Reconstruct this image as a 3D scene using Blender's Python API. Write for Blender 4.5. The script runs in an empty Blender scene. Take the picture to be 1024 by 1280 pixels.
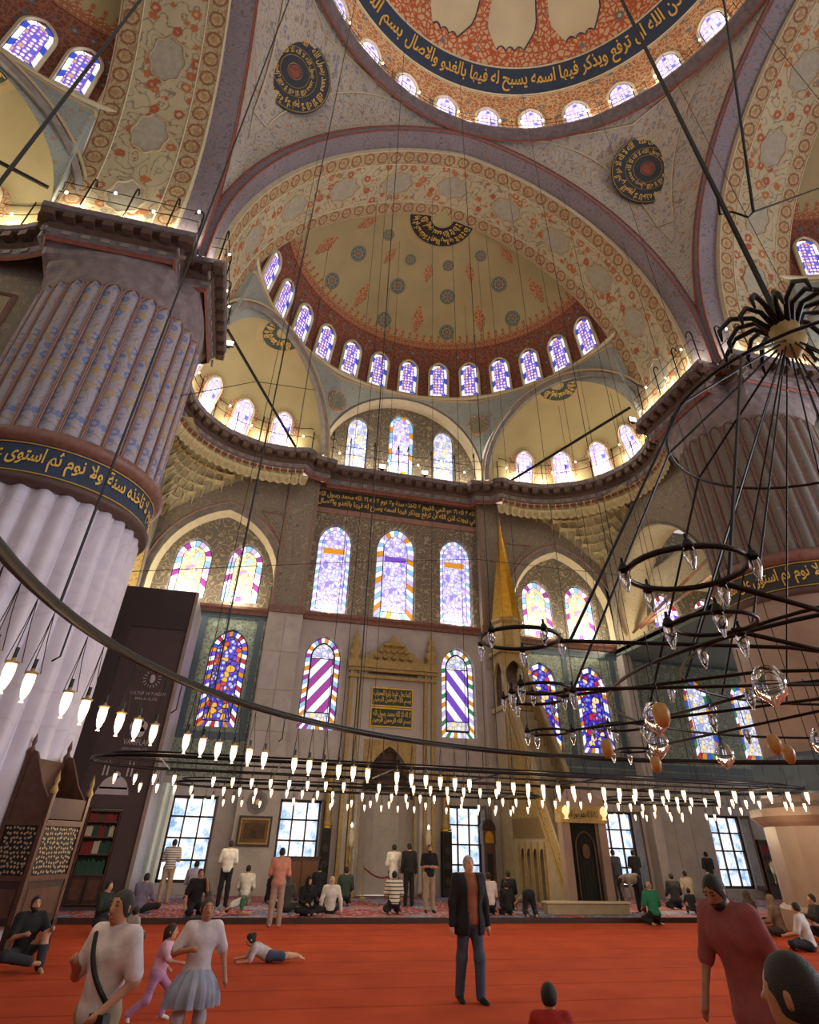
import bpy, bmesh, math, random, unicodedata
import numpy as np
from mathutils import Vector, Matrix
from mathutils.geometry import tessellate_polygon

RND = random.Random(7)
scene = bpy.context.scene
col = scene.collection
pi = math.pi

# ---------------------------------------------------------------- camera
def make_camera():
    cam = bpy.data.cameras.new('camera')
    cam.sensor_fit = 'VERTICAL'
    cam.sensor_height = 36.0
    cam.lens = 729.9 / 1280 * 36.0
    cam.shift_x = -(518.0 - 512) / 1280
    cam.shift_y = (519.0 - 640) / 1280
    cam.clip_start = 0.05
    cam.clip_end = 300
    ob = bpy.data.objects.new('camera', cam)
    col.objects.link(ob)
    y, p, r = (math.radians(a) for a in (13.735, 36.211, 1.414))
    fw = Vector((math.sin(y) * math.cos(p), math.cos(y) * math.cos(p), math.sin(p)))
    rt = Vector((math.cos(y), -math.sin(y), 0))
    up = rt.cross(fw)
    rt2 = math.cos(r) * rt + math.sin(r) * up
    up2 = math.cos(r) * up - math.sin(r) * rt
    m = Matrix((rt2, up2, -fw)).transposed().to_4x4()
    m.translation = Vector((-6.47, -4.49, 1.87))
    ob.matrix_world = m
    scene.camera = ob
make_camera()

# ---------------------------------------------------------------- world, exposure
world = bpy.data.worlds.new('hall_ambience')
scene.world = world
world.use_nodes = True
_bg = world.node_tree.nodes.get('Background') or world.node_tree.nodes.new('ShaderNodeBackground')
_out = world.node_tree.nodes.get('World Output') or world.node_tree.nodes.new('ShaderNodeOutputWorld')
world.node_tree.links.new(_bg.outputs[0], _out.inputs[0])
_bg.inputs[0].default_value = (1.0, 0.94, 0.88, 1)
_bg.inputs[1].default_value = 0.66

# daylight through the tall windows of the side wall beyond the dark belted pier
SIDE_WIN = (-6.5, -2.2, 2.1, 6.4)
for _y in SIDE_WIN:
    _l = bpy.data.lights.new('window_daylight', 'AREA'); _l.shape = 'RECTANGLE'; _l.size = 2.2; _l.size_y = 7.0
    _l.energy = 1250; _l.color = (.86, .90, 1.0)
    _o = bpy.data.objects.new('window_daylight', _l); col.objects.link(_o)
    _o.location = (24.9, _y, 7.5); _o.rotation_euler = (0, math.radians(90), 0)

vs = scene.view_settings
vs.view_transform = 'Standard'
vs.look = 'None'
vs.gamma = 1.0
vs.use_curve_mapping = False
vs.exposure = 0.0
try:
    scene.cycles.use_denoising = True
    scene.cycles.max_bounces = 5
    scene.cycles.diffuse_bounces = 3
    scene.cycles.transparent_max_bounces = 8
    scene.cycles.caustics_reflective = False
    scene.cycles.caustics_refractive = False
    scene.cycles.sample_clamp_indirect = 3.0
except Exception:
    pass

# ---------------------------------------------------------------- mesh helpers
class MB:
    """collects vertices and faces of ONE mesh object"""
    def __init__(s):
        s.v = []; s.f = []; s.uv = []; s.mi = []; s.has_uv = False
    def face(s, idx, uv=None, mi=0):
        s.f.append(tuple(idx)); s.uv.append(uv); s.mi.append(mi)
        if uv: s.has_uv = True
    def poly(s, pts, uv=None, mi=0):
        b = len(s.v); s.v += [tuple(p) for p in pts]
        s.face(range(b, b + len(pts)), uv, mi)
    def box(s, c, d, rz=0, mi=0, taper=1.0):
        b = len(s.v); ca, sa = math.cos(rz), math.sin(rz)
        for dz in (-1, 1):
            k = 1.0 if dz < 0 else taper
            for dx, dy in ((-1, -1), (1, -1), (1, 1), (-1, 1)):
                x, y = dx * d[0] / 2 * k, dy * d[1] / 2 * k
                s.v.append((c[0] + x * ca - y * sa, c[1] + x * sa + y * ca, c[2] + dz * d[2] / 2))
        for q in ((3, 2, 1, 0), (4, 5, 6, 7), (0, 1, 5, 4), (1, 2, 6, 5), (2, 3, 7, 6), (3, 0, 4, 7)):
            s.face([b + i for i in q], None, mi)
        return s
    def box2(s, a, b_, mi=0):
        return s.box([(a[i] + b_[i]) / 2 for i in range(3)], [abs(b_[i] - a[i]) for i in range(3)], 0, mi)
    def grid(s, nu, nv, fn, uvfn=None, mi=0, closeu=False):
        b = len(s.v)
        cu = nu if closeu else nu + 1
        for j in range(nv + 1):
            for i in range(cu):
                s.v.append(tuple(fn(i / nu, j / nv)))
        for j in range(nv):
            for i in range(nu):
                a = b + j * cu + i; c = b + j * cu + (i + 1) % cu
                uv = None
                if uvfn:
                    uv = [uvfn(i / nu, j / nv), uvfn((i + 1) / nu, j / nv), uvfn((i + 1) / nu, (j + 1) / nv), uvfn(i / nu, (j + 1) / nv)]
                s.face((a, c, c + cu, a + cu), uv, mi)
        return s
    def tube(s, path, r, n=6, closed=False, mi=0, caps=True):
        P = [Vector(p) for p in path]; m = len(P); b = len(s.v)
        rad = r if isinstance(r, (list, tuple)) else [r] * m
        up = Vector((0, 0, 1)); prev = None
        for i in range(m):
            if closed: t = P[(i + 1) % m] - P[i - 1]
            else: t = P[min(i + 1, m - 1)] - P[max(i - 1, 0)]
            if t.length < 1e-9: t = Vector((0, 0, 1))
            t.normalize()
            if prev is None:
                a = t.cross(up)
                if a.length < 1e-3: a = t.cross(Vector((1, 0, 0)))
            else:
                a = prev - t * prev.dot(t)
                if a.length < 1e-4: a = t.cross(up)
            a.normalize(); prev = a; c = t.cross(a)
            for k in range(n):
                w = 2 * pi * k / n
                s.v.append(tuple(P[i] + rad[i] * (math.cos(w) * a + math.sin(w) * c)))
        for i in range(m if closed else m - 1):
            j = (i + 1) % m
            for k in range(n):
                s.face((b + i * n + k, b + i * n + (k + 1) % n, b + j * n + (k + 1) % n, b + j * n + k), None, mi)
        if caps and not closed:
            s.face([b + k for k in range(n)][::-1], None, mi)
            s.face([b + (m - 1) * n + k for k in range(n)], None, mi)
        return s
    def lathe(s, prof, c=(0, 0, 0), n=16, a0=0.0, a1=2 * pi, mi=0):
        full = abs(a1 - a0 - 2 * pi) < 1e-6
        b = len(s.v); m = n if full else n + 1
        for r, z in prof:
            for k in range(m):
                w = a0 + (a1 - a0) * k / n
                s.v.append((c[0] + r * math.cos(w), c[1] + r * math.sin(w), c[2] + z))
        for i in range(len(prof) - 1):
            for k in range(n):
                k2 = (k + 1) % m
                s.face((b + i * m + k, b + i * m + k2, b + (i + 1) * m + k2, b + (i + 1) * m + k), None, mi)
        return s
    def prism(s, pts, fr, d0, d1, mi=0, back=False, uvs=None):
        """pts: 2d outline; fr=(o,ex,ey,en); extruded from depth d0 to d1 (front at d1)"""
        o, ex, ey, en = fr; n = len(pts); b = len(s.v)
        for d in (d0, d1):
            for p in pts:
                s.v.append(tuple(o + ex * p[0] + ey * p[1] + en * d))
        tri = tessellate_polygon([[Vector((p[0], p[1], 0)) for p in pts]])
        for t in tri:
            s.face([b + n + i for i in t], [pts[i] for i in t] if uvs is None else [uvs(*pts[i]) for i in t], mi)
            if back: s.face([b + i for i in t][::-1], None, mi)
        for i in range(n):
            j = (i + 1) % n
            s.face((b + i, b + j, b + n + j, b + n + i), None, mi)
        return s
    def plate(s, outer, holes, fr, d=0.0, reveal=0.0, mi=0):
        """flat wall with holes; reveal = depth of the hole sides behind the wall"""
        o, ex, ey, en = fr; loops = [outer] + holes
        fl = [p for l in loops for p in l]; b = len(s.v)
        for p in fl: s.v.append(tuple(o + ex * p[0] + ey * p[1] + en * d))
        for t in tessellate_polygon([[Vector((p[0], p[1], 0)) for p in l] for l in loops]):
            s.face([b + i for i in t], [fl[i] for i in t], mi)
        if reveal:
            k = b + len(outer)
            for l in holes:
                n = len(l); bb = len(s.v)
                for p in l: s.v.append(tuple(o + ex * p[0] + ey * p[1] + en * (d - reveal)))
                for i in range(n):
                    j = (i + 1) % n
                    s.face((k + i, k + j, bb + j, bb + i), [l[i], l[j], l[j], l[i]], mi)
                k += n
        return s
    def mesh(s, name):
        me = bpy.data.meshes.new(name)
        me.from_pydata(s.v, [], s.f)
        if s.has_uv:
            lay = me.uv_layers.new(name='UVMap')
            flat = []
            for f, u in zip(s.f, s.uv):
                if u is None:
                    flat += [c for i in f for c in (s.v[i][0] + s.v[i][1], s.v[i][2])]
                else:
                    flat += [c for q in u for c in q]
            lay.data.foreach_set('uv', flat)
        return me
    def build(s, name, mat, parent=None, smooth=False, inv=None):
        me = s.mesh(name)
        mats = mat if isinstance(mat, (list, tuple)) else [mat]
        for m in mats: me.materials.append(m)
        if len(mats) > 1: me.polygons.foreach_set('material_index', s.mi)
        if smooth: me.polygons.foreach_set('use_smooth', [True] * len(me.polygons))
        me.update()
        return link(name, me, parent, inv)

def link(name, data, parent=None, inv=None):
    o = bpy.data.objects.new(name, data); col.objects.link(o)
    if parent is not None:
        o.parent = parent
        if inv is not None and parent.parent is None: o.matrix_parent_inverse = inv
    return o
def tag(o, label=None, cat=None, group=None, kind=None):
    if label: o['label'] = label
    if cat: o['category'] = cat
    if group: o['group'] = group
    if kind: o['kind'] = kind
    return o
def thing(name, label, cat, loc=(0, 0, 0), rz=0.0, group=None, kind=None):
    o = bpy.data.objects.new(name, None); col.objects.link(o)
    o.empty_display_size = 0.2
    o.location = loc; o.rotation_euler = (0, 0, rz)
    return tag(o, label, cat, group, kind)
def inv_of(o):
    """inverse of a root's placement, for parts whose vertices are given in world coordinates"""
    return (Matrix.Translation(o.location) @ Matrix.Rotation(o.rotation_euler[2], 4, 'Z')).inverted()
def copy_tree(o, parent=None):
    c = o.copy(); col.objects.link(c); c.parent = parent
    if parent is not None: c.matrix_parent_inverse = o.matrix_parent_inverse.copy()
    for ch in list(o.children): copy_tree(ch, c)
    return c
def light(name, loc, watts, colr=(1, .78, .5), rad=.15):
    l = bpy.data.lights.new(name, 'POINT'); l.energy = watts; l.color = colr; l.shadow_soft_size = rad
    o = link(name, l); o.location = loc
    return o

def V(*a): return Vector(a)
def frame(o, ex, ey=None, en=None):
    ex = Vector(ex).normalized(); ey = Vector(ey or (0, 0, 1)).normalized()
    en = Vector(en).normalized() if en is not None else ex.cross(ey)
    return (Vector(o), ex, ey, en)
def rotp(p, a):
    c, s_ = math.cos(a), math.sin(a)
    return (p[0] * c - p[1] * s_, p[0] * s_ + p[1] * c, p[2])
def arch2d(w, h, n=7, point=.12):
    """outline of an arched opening, base centred on the origin, counter-clockwise from bottom left"""
    hw = w / 2; e = hw * point * 2; Rr = hw + e; rise = math.sqrt(Rr * Rr - e * e); zs = max(h - rise, .05)
    amax = math.acos(e / Rr)
    right = [(-e + Rr * math.cos(amax * i / n), zs + Rr * math.sin(amax * i / n)) for i in range(n + 1)]
    left = [(-x, z) for x, z in right[:-1]][::-1]
    pts = [(-hw, 0), (hw, 0)] + right + left
    return pts
def inset_arch(w, h, d, n=7, point=.12, base=None):
    pts = arch2d(w - 2 * d, h - d * (1 if base is None else 1) - (d if base is None else base), n, point)
    return [(x, z + (d if base is None else base)) for x, z in pts]
def hx(s, k=1.0):
    c = [int(s[i:i + 2], 16) / 255 for i in (0, 2, 4)]
    c = [(x / 12.92 if x <= .04045 else ((x + .055) / 1.055) ** 2.4) * k for x in c]
    return (min(c[0], 1), min(c[1], 1), min(c[2], 1), 1)

# ---------------------------------------------------------------- material helpers
class N:
    def __init__(s, name):
        s.mat = bpy.data.materials.new(name); s.mat.use_nodes = True
        s.nt = s.mat.node_tree; s.nt.nodes.clear()
        s.out = s.nt.nodes.new('ShaderNodeOutputMaterial')
    def new(s, t): return s.nt.nodes.new(t)
    def put(s, sock, val):
        if isinstance(val, bpy.types.NodeSocket): s.nt.links.new(val, sock)
        elif val is not None:
            try: sock.default_value = val
            except Exception: sock.default_value = (val, val, val) if not isinstance(val, tuple) else val[:3]
    def uv(s): return s.new('ShaderNodeTexCoord').outputs['UV']
    def obj(s): return s.new('ShaderNodeTexCoord').outputs['Object']
    def m(s, op, a, b=None, c=None, clamp=False):
        n = s.new('ShaderNodeMath'); n.operation = op; n.use_clamp = clamp
        s.put(n.inputs[0], a)
        if b is not None: s.put(n.inputs[1], b)
        if c is not None: s.put(n.inputs[2], c)
        return n.outputs[0]
    def vm(s, op, a, b):
        n = s.new('ShaderNodeVectorMath'); n.operation = op
        s.put(n.inputs[0], a); s.put(n.inputs[1] if op != 'SCALE' else n.inputs['Scale'], b)
        return n.outputs['Value'] if op in ('LENGTH', 'DISTANCE', 'DOT_PRODUCT') else n.outputs['Vector']
    def sep(s, v):
        n = s.new('ShaderNodeSeparateXYZ'); s.put(n.inputs[0], v); return n.outputs
    def comb(s, x, y, z=0.0):
        n = s.new('ShaderNodeCombineXYZ'); s.put(n.inputs[0], x); s.put(n.inputs[1], y); s.put(n.inputs[2], z); return n.outputs[0]
    def noise(s, v, scale, detail=2.0, rough=.5, color=False):
        n = s.new('ShaderNodeTexNoise'); s.put(n.inputs['Vector'], v); n.inputs['Scale'].default_value = scale
        n.inputs['Detail'].default_value = detail; n.inputs['Roughness'].default_value = rough
        return n.outputs['Color' if color else 'Fac']
    def vor(s, v, scale, feature='F1', rnd=1.0):
        n = s.new('ShaderNodeTexVoronoi'); n.feature = feature; s.put(n.inputs['Vector'], v)
        n.inputs['Scale'].default_value = scale; n.inputs['Randomness'].default_value = rnd
        return n.outputs
    def mix(s, f, a, b):
        n = s.new('ShaderNodeMix'); n.data_type = 'RGBA'
        s.put(n.inputs[0], f); s.put(n.inputs[6], a); s.put(n.inputs[7], b)
        return n.outputs[2]
    def lt(s, a, b, soft=.02):
        """1 where a<b, soft edge"""
        n = s.new('ShaderNodeMapRange'); s.put(n.inputs[0], a)
        n.inputs[1].default_value = b - soft; n.inputs[2].default_value = b + soft
        n.inputs[3].default_value = 1; n.inputs[4].default_value = 0
        return n.outputs[0]
    def ramp(s, f, stops, const=False):
        n = s.new('ShaderNodeValToRGB'); s.put(n.inputs[0], f); cr = n.color_ramp
        cr.interpolation = 'CONSTANT' if const else 'LINEAR'
        while len(cr.elements) < len(stops): cr.elements.new(.5)
        for e, (p, c) in zip(cr.elements, stops): e.position = p; e.color = c
        return n.outputs[0]
    def warp(s, v, scale, amt):
        n = s.noise(v, scale, 2, .5, True)
        return s.vm('ADD', v, s.vm('SCALE', s.vm('SUBTRACT', n, (.5, .5, .5)), amt))
    def done(s, color, rough=.7, metal=0.0, bump=None, bd=.02, emit=None, estr=0.0, trans=0.0, alpha=None, spec=None, ior=None):
        b = s.new('ShaderNodeBsdfPrincipled')
        s.put(b.inputs['Base Color'], color); s.put(b.inputs['Roughness'], rough); s.put(b.inputs['Metallic'], metal)
        if emit is not None:
            s.put(b.inputs['Emission Color'], emit); s.put(b.inputs['Emission Strength'], estr)
        if trans: b.inputs['Transmission Weight'].default_value = trans
        if ior: b.inputs['IOR'].default_value = ior
        if alpha is not None: s.put(b.inputs['Alpha'], alpha)
        if spec is not None: b.inputs['Specular IOR Level'].default_value = spec
        if bump is not None:
            n = s.new('ShaderNodeBump'); n.inputs['Strength'].default_value = .6; n.inputs['Distance'].default_value = bd
            s.put(n.inputs['Height'], bump); s.nt.links.new(n.outputs[0], b.inputs['Normal'])
        s.nt.links.new(b.outputs[0], s.out.inputs[0])
        return s.mat

def plain(name, c, rough=.6, metal=0.0, var=.12, scale=3.0, bump=0.0):
    n = N(name); f = n.noise(n.obj(), scale, 3)
    c = hx(c) if isinstance(c, str) else c
    d = tuple(x * (1 - var) for x in c[:3]) + (1,); e = tuple(min(1, x * (1 + var)) for x in c[:3]) + (1,)
    return n.done(n.ramp(f, [(.3, d), (.7, e)]), rough, metal, n.noise(n.obj(), scale * 12, 2) if bump else None, bump)
def glow(name, c, s_):
    n = N(name); n.mat.cycles.emission_sampling = 'NONE'
    return n.done(c, .4, emit=c, estr=s_)
def dirty(n, c, amt=.25, p=None, sc=.5):
    f = n.noise(p or n.obj(), sc, 4, .6)
    return n.mix(n.m('MULTIPLY', n.m('SUBTRACT', f, .35, None, True), amt * 3, None, True), c, hx('3a3028'))

def floral(name, bg, c1, c2, line, leaf, scale=1.6, vine=.045, rough=.75, dirt=.2, size=.34):
    """painted rumi ornament: curling stems, small leaves and blossoms on a ground colour; UV in metres"""
    n = N(name); p = n.uv()
    g = n.noise(p, scale * .9, 1.0, .45)
    st = n.m('ABSOLUTE', n.m('SUBTRACT', n.m('FRACT', n.m('MULTIPLY', g, 7.0)), .5))
    lv = n.vor(n.warp(p, scale * 2.2, .22 / scale), scale * 4.2)
    lf = n.m('MULTIPLY', n.lt(lv[0], .30, .05), n.lt(st, .26, .05))
    c = n.mix(n.m('MULTIPLY', lf, .9), hx(bg), n.mix(n.lt(n.sep(lv[1])[0], .55, .01), hx(leaf), hx(c2)))
    c = n.mix(n.m('MULTIPLY', n.lt(st, vine * 1.6, .02), .85), c, hx(line))
    f = n.vor(n.warp(p, scale * 1.5, .2 / scale), scale * 1.35, 'F1', .75)
    an = n.noise(p, scale * 8, 1)
    pet = n.m('ADD', f[0], n.m('MULTIPLY', n.m('SUBTRACT', an, .5), .26))
    rc = n.sep(f[1])
    fc = n.mix(n.lt(rc[0], .6, .01), hx(c2), hx(c1))
    fc = n.mix(n.lt(pet, size * .36, .03), fc, hx(bg))
    c = n.mix(n.lt(pet, size * .85, .03), c, fc)
    c = dirty(n, c, dirt, p, .35)
    return n.done(c, rough)
def scroll(name, bg, line, fill, per=1.0, h=.8, rough=.75, vcent=0.0):
    """running band of rings: u along the band in metres, v across, centred on vcent"""
    n = N(name); x, y, _ = n.sep(n.uv())
    xm = n.m('SUBTRACT', n.m('FRACT', n.m('DIVIDE', x, per)), .5)
    xm = n.m('MULTIPLY', xm, per); ym = n.m('SUBTRACT', y, vcent)
    r = n.m('SQRT', n.m('ADD', n.m('MULTIPLY', xm, xm), n.m('MULTIPLY', ym, ym)))
    r = n.m('ADD', r, n.m('MULTIPLY', n.m('SUBTRACT', n.noise(n.uv(), 7 / h, 1), .5), h * .16))
    c = n.mix(n.lt(r, h * .16, .02), hx(bg), hx(fill))
    ring = n.m('ABSOLUTE', n.m('SUBTRACT', r, h * .34))
    c = n.mix(n.lt(ring, h * .055, .015), c, hx(line))
    vn = n.m('ABSOLUTE', n.m('SUBTRACT', n.vor(n.warp(n.uv(), 4 / h, .2), 3.0 / h, 'DISTANCE_TO_EDGE')[0], 0))
    c = n.mix(n.m('MULTIPLY', n.lt(vn, .05, .03), .6), c, hx(line))
    edge = n.m('ABSOLUTE', ym)
    c = n.mix(n.lt(n.m('SUBTRACT', h * .5, edge), h * .05, .01), c, hx(line))
    c = dirty(n, c, .2, n.uv(), .35)
    return n.done(c, rough)
def lace(name, bg, fg, fg2, scale=4.0, rough=.75, thr=.11, spots=None):
    """dense filigree of curling lines over a ground colour"""
    n = N(name); p = n.uv(); w = n.warp(p, scale * .6, 1.1 / scale)
    d = n.vor(w, scale, 'DISTANCE_TO_EDGE')[0]
    c = n.mix(n.lt(d, thr, .05), hx(bg), hx(fg))
    d2 = n.vor(w, scale * 1.9, 'F1')[0]
    c = n.mix(n.m('MULTIPLY', n.lt(d2, .22, .05), .8), c, hx(fg2))
    if spots:
        s_ = n.vor(p, spots[0], 'F1', .25)
        c = n.mix(n.lt(s_[0], spots[2], .03), c, hx(spots[1])); c = n.mix(n.lt(s_[0], spots[2] * .45, .02), c, hx(spots[3]))
    return n.done(dirty(n, c, .2, p, .35), rough)
def marble(name, a, b, joint=None, rough=.45):
    n = N(name); p = n.obj()
    f = n.noise(n.warp(p, .7, .9), .9, 5, .6)
    c = n.ramp(f, [(.3, hx(a)), (.72, hx(b))])
    v = n.lt(n.m('ABSOLUTE', n.m('SUBTRACT', n.noise(n.warp(p, .5, 1.5), .6, 4), .5)), .012, .012)
    c = n.mix(n.m('MULTIPLY', v, .14), c, hx('6a5f5a'))
    return n.done(c, rough)
# ---------------------------------------------------------------- materials
MAT = {}
MAT['plaster'] = plain('khaki_plaster', 'a4966c', .85, var=.10, scale=.5)
MAT['plaster_dome'] = plain('cream_dome_plaster', 'c6ba98', .85, var=.10, scale=.4)
MAT['stucco'] = plain('cream_stucco', 'cfc2a2', .8, var=.08)
MAT['marble_wall'] = marble('grey_marble', 'a69c9a', 'beb5b2')
MAT['marble_panel'] = marble('pale_marble_panel', 'a39a92', 'b8aea6')
MAT['marble_pier'] = marble('lilac_marble', 'c2bccc', 'dad6e2', rough=.5)
MAT['marble_warm'] = marble('warm_pink_marble', '8c7668', 'a38c7c')
MAT['porphyry'] = plain('red_porphyry', '7e5a50', .5, var=.2, scale=6)
MAT['cornice'] = plain('dusky_stone', '6e6468', .7, var=.25, scale=4)
MAT['cornice_red'] = plain('brick_red_paint', '7f4436', .7, var=.2, scale=4)
MAT['corbel'] = plain('brown_stone', '574338', .7, var=.2, scale=5)
MAT['iron'] = plain('black_iron', '151210', .45, .6, var=.3)
MAT['cable'] = plain('dark_cable', '1d1916', .6)
MAT['gold'] = plain('gilded_metal', 'd2a23c', .34, .85, var=.15, scale=5)
MAT['gold_paint'] = plain('gold_leaf_paint', 'd9b35a', .5, .35, var=.12)
MAT['gold_dull'] = plain('dull_gilding', 'a38a55', .55, .25, var=.2, scale=8)
MAT['wood_dark'] = plain('dark_walnut', '33201a', .5, var=.3, scale=6)
MAT['wood_mid'] = plain('brown_walnut', '543425', .5, var=.3, scale=6)
MAT['black'] = plain('matt_black', '0d0c0d', .6)
MAT['lead'] = plain('window_lead', '2c2630', .6)

MAT['soffit_floral'] = floral('arch_soffit_blossoms', 'b9ad8b', 'b06a3c', 'a5563a', '7d7362', '8e9488', 1.25, .04, size=.42)
MAT['soffit_scroll'] = scroll('arch_scroll_band', 'b2a37c', '8a5a3c', 'b08a5a', .8, .8)
MAT['mauve_band'] = floral('mauve_edge_band', '857b82', '9a6a4e', '6b6478', '66606a', '7b7a80', 2.2, .05, size=.25)
MAT['red_rib'] = plain('painted_red_rib', '8a4a3a', .7, var=.3, scale=5)
MAT['pendentive'] = floral('pendentive_blossoms', 'b8b0a4', 'b88c60', '8e94a8', '8a8078', '9a948a', 2.0, .05, size=.30)
MAT['pendentive_in'] = floral('pendentive_panel_sprigs', 'bdb5a6', '8a8c9c', '9a8a72', '988e80', 'a49c90', 2.6, .04, size=.42)
MAT['spandrel'] = floral('spandrel_sprays', '98a09a', 'b08258', '87949a', '8c8a80', 'a4a698', 2.2, .04, size=.28)
MAT['orange_border'] = lace('orange_border', 'b8a482', 'a85a34', 'b98a5a', 6.0)
MAT['wall_floral'] = floral('wall_painted_sprays', '776c5e', 'b0a284', '6a6e6c', 'b0a284', '5c564e', 1.9, .06, size=.30)
MAT['wall_pilaster'] = floral('pilaster_sprays', '857a6c', '9a8c70', '66686a', '9a8e7a', '756d64', 1.9, .06, size=.30)
MAT['wall_band'] = plain('rose_painted_band', '937064', .75, var=.15)
MAT['arch_grey'] = plain('grey_voussoir', '7f7872', .75, var=.2, scale=3)
MAT['soffit_gold'] = floral('gilded_soffit_ornament', 'c3a868', 'a98a4c', 'b5985c', '8f7444', 'b09a66', 2.6, .06, size=.28)
MAT['soffit_cream'] = floral('gallery_soffit_ornament', 'b8a98c', '9c8468', '8f8f8c', 'a3957c', 'a8a08c', 3.4, .05, size=.25)
MAT['tile'] = lace('iznik_tile', '6b7a74', '96a08e', '4a5f76', 7.0, .35, .12, (1.7, 'a6b0a2', .22, '52727e'))
MAT['tile_border'] = lace('iznik_tile_border', '4e6070', 'a4ac9e', '8a5a4a', 8.0, .35, .12)
MAT['dome_drum'] = lace('orange_drum_ornament', 'b0673f', 'cfb48a', '8f5f6a', 5.0, .75, .10, (1.15, '6c7480', .17, 'c9b490'))
MAT['dome_arab'] = lace('vermilion_arabesque', 'd0ae88', 'b0552e', 'bd6a40', 3.4, .75, .13, (.5, '5d6a78', .12, 'd2c2a0'))
MAT['navy'] = plain('navy_ground', '2a3950', .7, var=.15)
MAT['semi_drum'] = lace('oxblood_drum_ornament', '6e3a2c', '94593a', '4e5866', 5.0, .75, .09, (1.5, '50606a', .2, 'b08a5c'))
MAT['semi_lace'] = lace('rust_lace', 'b09a6c', 'a0583a', 'a8683f', 6.5, .8, .15)
MAT['almond'] = lace('rust_medallion', '9c5334', 'c09a6c', 'b06a44', 7.0, .8, .1)
def rosette():
    n = N('blue_grey_rosette'); x, y, _ = n.sep(n.uv())
    r = n.m('SQRT', n.m('ADD', n.m('MULTIPLY', x, x), n.m('MULTIPLY', y, y)))
    a = n.m('ARCTAN2', y, x)
    pet = n.m('MULTIPLY', n.m('COSINE', n.m('MULTIPLY', a, 8.0)), .1)
    c = n.mix(n.lt(n.m('ADD', r, pet), .62, .03), hx('525c5c'), hx('8e8a70'))
    c = n.mix(n.lt(n.m('ADD', r, pet), .42, .03), c, hx('56605f'))
    c = n.mix(n.lt(r, .26, .03), c, hx('a06a44'))
    c = n.mix(n.lt(n.m('ABSOLUTE', n.m('SUBTRACT', r, .86)), .04, .02), c, hx('8e8a70'))
    return n.done(c, .8)
MAT['rosette'] = rosette()
MAT['green_disc'] = plain('deep_green_ground', '33413a', .7, var=.2)
MAT['roundel'] = plain('roundel_navy', '333a44', .7, var=.15)
MAT['cap_small'] = lace('grey_green_roundel', '66726c', '8f9684', '5a6664', 9.0, .8)
MAT['reed_paint'] = floral('reed_blue_gold_sprays', 'a5a0ae', '6f80b0', 'b09a70', '9a8668', '7884ac', 2.3, .06, size=.5)
MAT['reed_paint_r'] = floral('reed_brown_sprays', '6f6660', '8a7458', '5a6478', '7a6a58', '645e5a', 3.6, .07, size=.34)
MAT['reed_rib'] = plain('rose_rib', '96756f', .7, var=.15)
MAT['reed_rib_r'] = plain('brown_rose_rib', '7d5d54', .7, var=.15)
MAT['capital'] = plain('smoky_capital_stone', '7a6e70', .75, var=.3, scale=2.5)
MAT['band_dark'] = plain('dark_band', '2f2c2a', .6, var=.2)
MAT['brown_mould'] = plain('brown_moulding', '54423c', .6, var=.2)
MAT['muq'] = plain('ochre_muqarnas', 'c4b68e', .8, var=.15, scale=2)
MAT['muq_edge'] = plain('ochre_muqarnas_grey', 'a09678', .8, var=.2, scale=2)
def carpet():
    n = N('vermilion_carpet'); p = n.obj(); x, y, _ = n.sep(p)
    f = n.noise(p, 1.2, 4)
    c = n.ramp(f, [(.3, hx('a54024')), (.7, hx('bb4e2c'))])
    f2 = n.noise(p, 120, 2)
    c = n.mix(n.m('MULTIPLY', f2, .25), c, hx('7d2812'))
    row = n.m('ABSOLUTE', n.m('SUBTRACT', n.m('FRACT', n.m('DIVIDE', n.m('ADD', y, n.m('MULTIPLY', n.noise(p, .4, 1), .1)), 1.25)), .5))
    c = n.mix(n.m('MULTIPLY', n.lt(row, .025, .015), .6), c, hx('7a2410'))
    return n.done(c, .95, bump=f2, bd=.01, spec=.1)
MAT['carpet'] = carpet()
def rugs():
    n = N('patterned_rug'); p = n.obj()
    v = n.vor(n.warp(p, 1.0, .25), 1.0, 'F1', .6)
    c = n.ramp(n.sep(v[1])[0], [(0, hx('8a3440')), (.25, hx('56648c')), (.45, hx('a06a70')), (.65, hx('7a86a0')), (.82, hx('993a34'))], True)
    d = n.vor(p, 4.0, 'DISTANCE_TO_EDGE')[0]
    c = n.mix(n.lt(d, .06, .03), c, hx('b0a0a4'))
    return n.done(c, .95, spec=.1)
MAT['rug'] = rugs()

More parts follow.
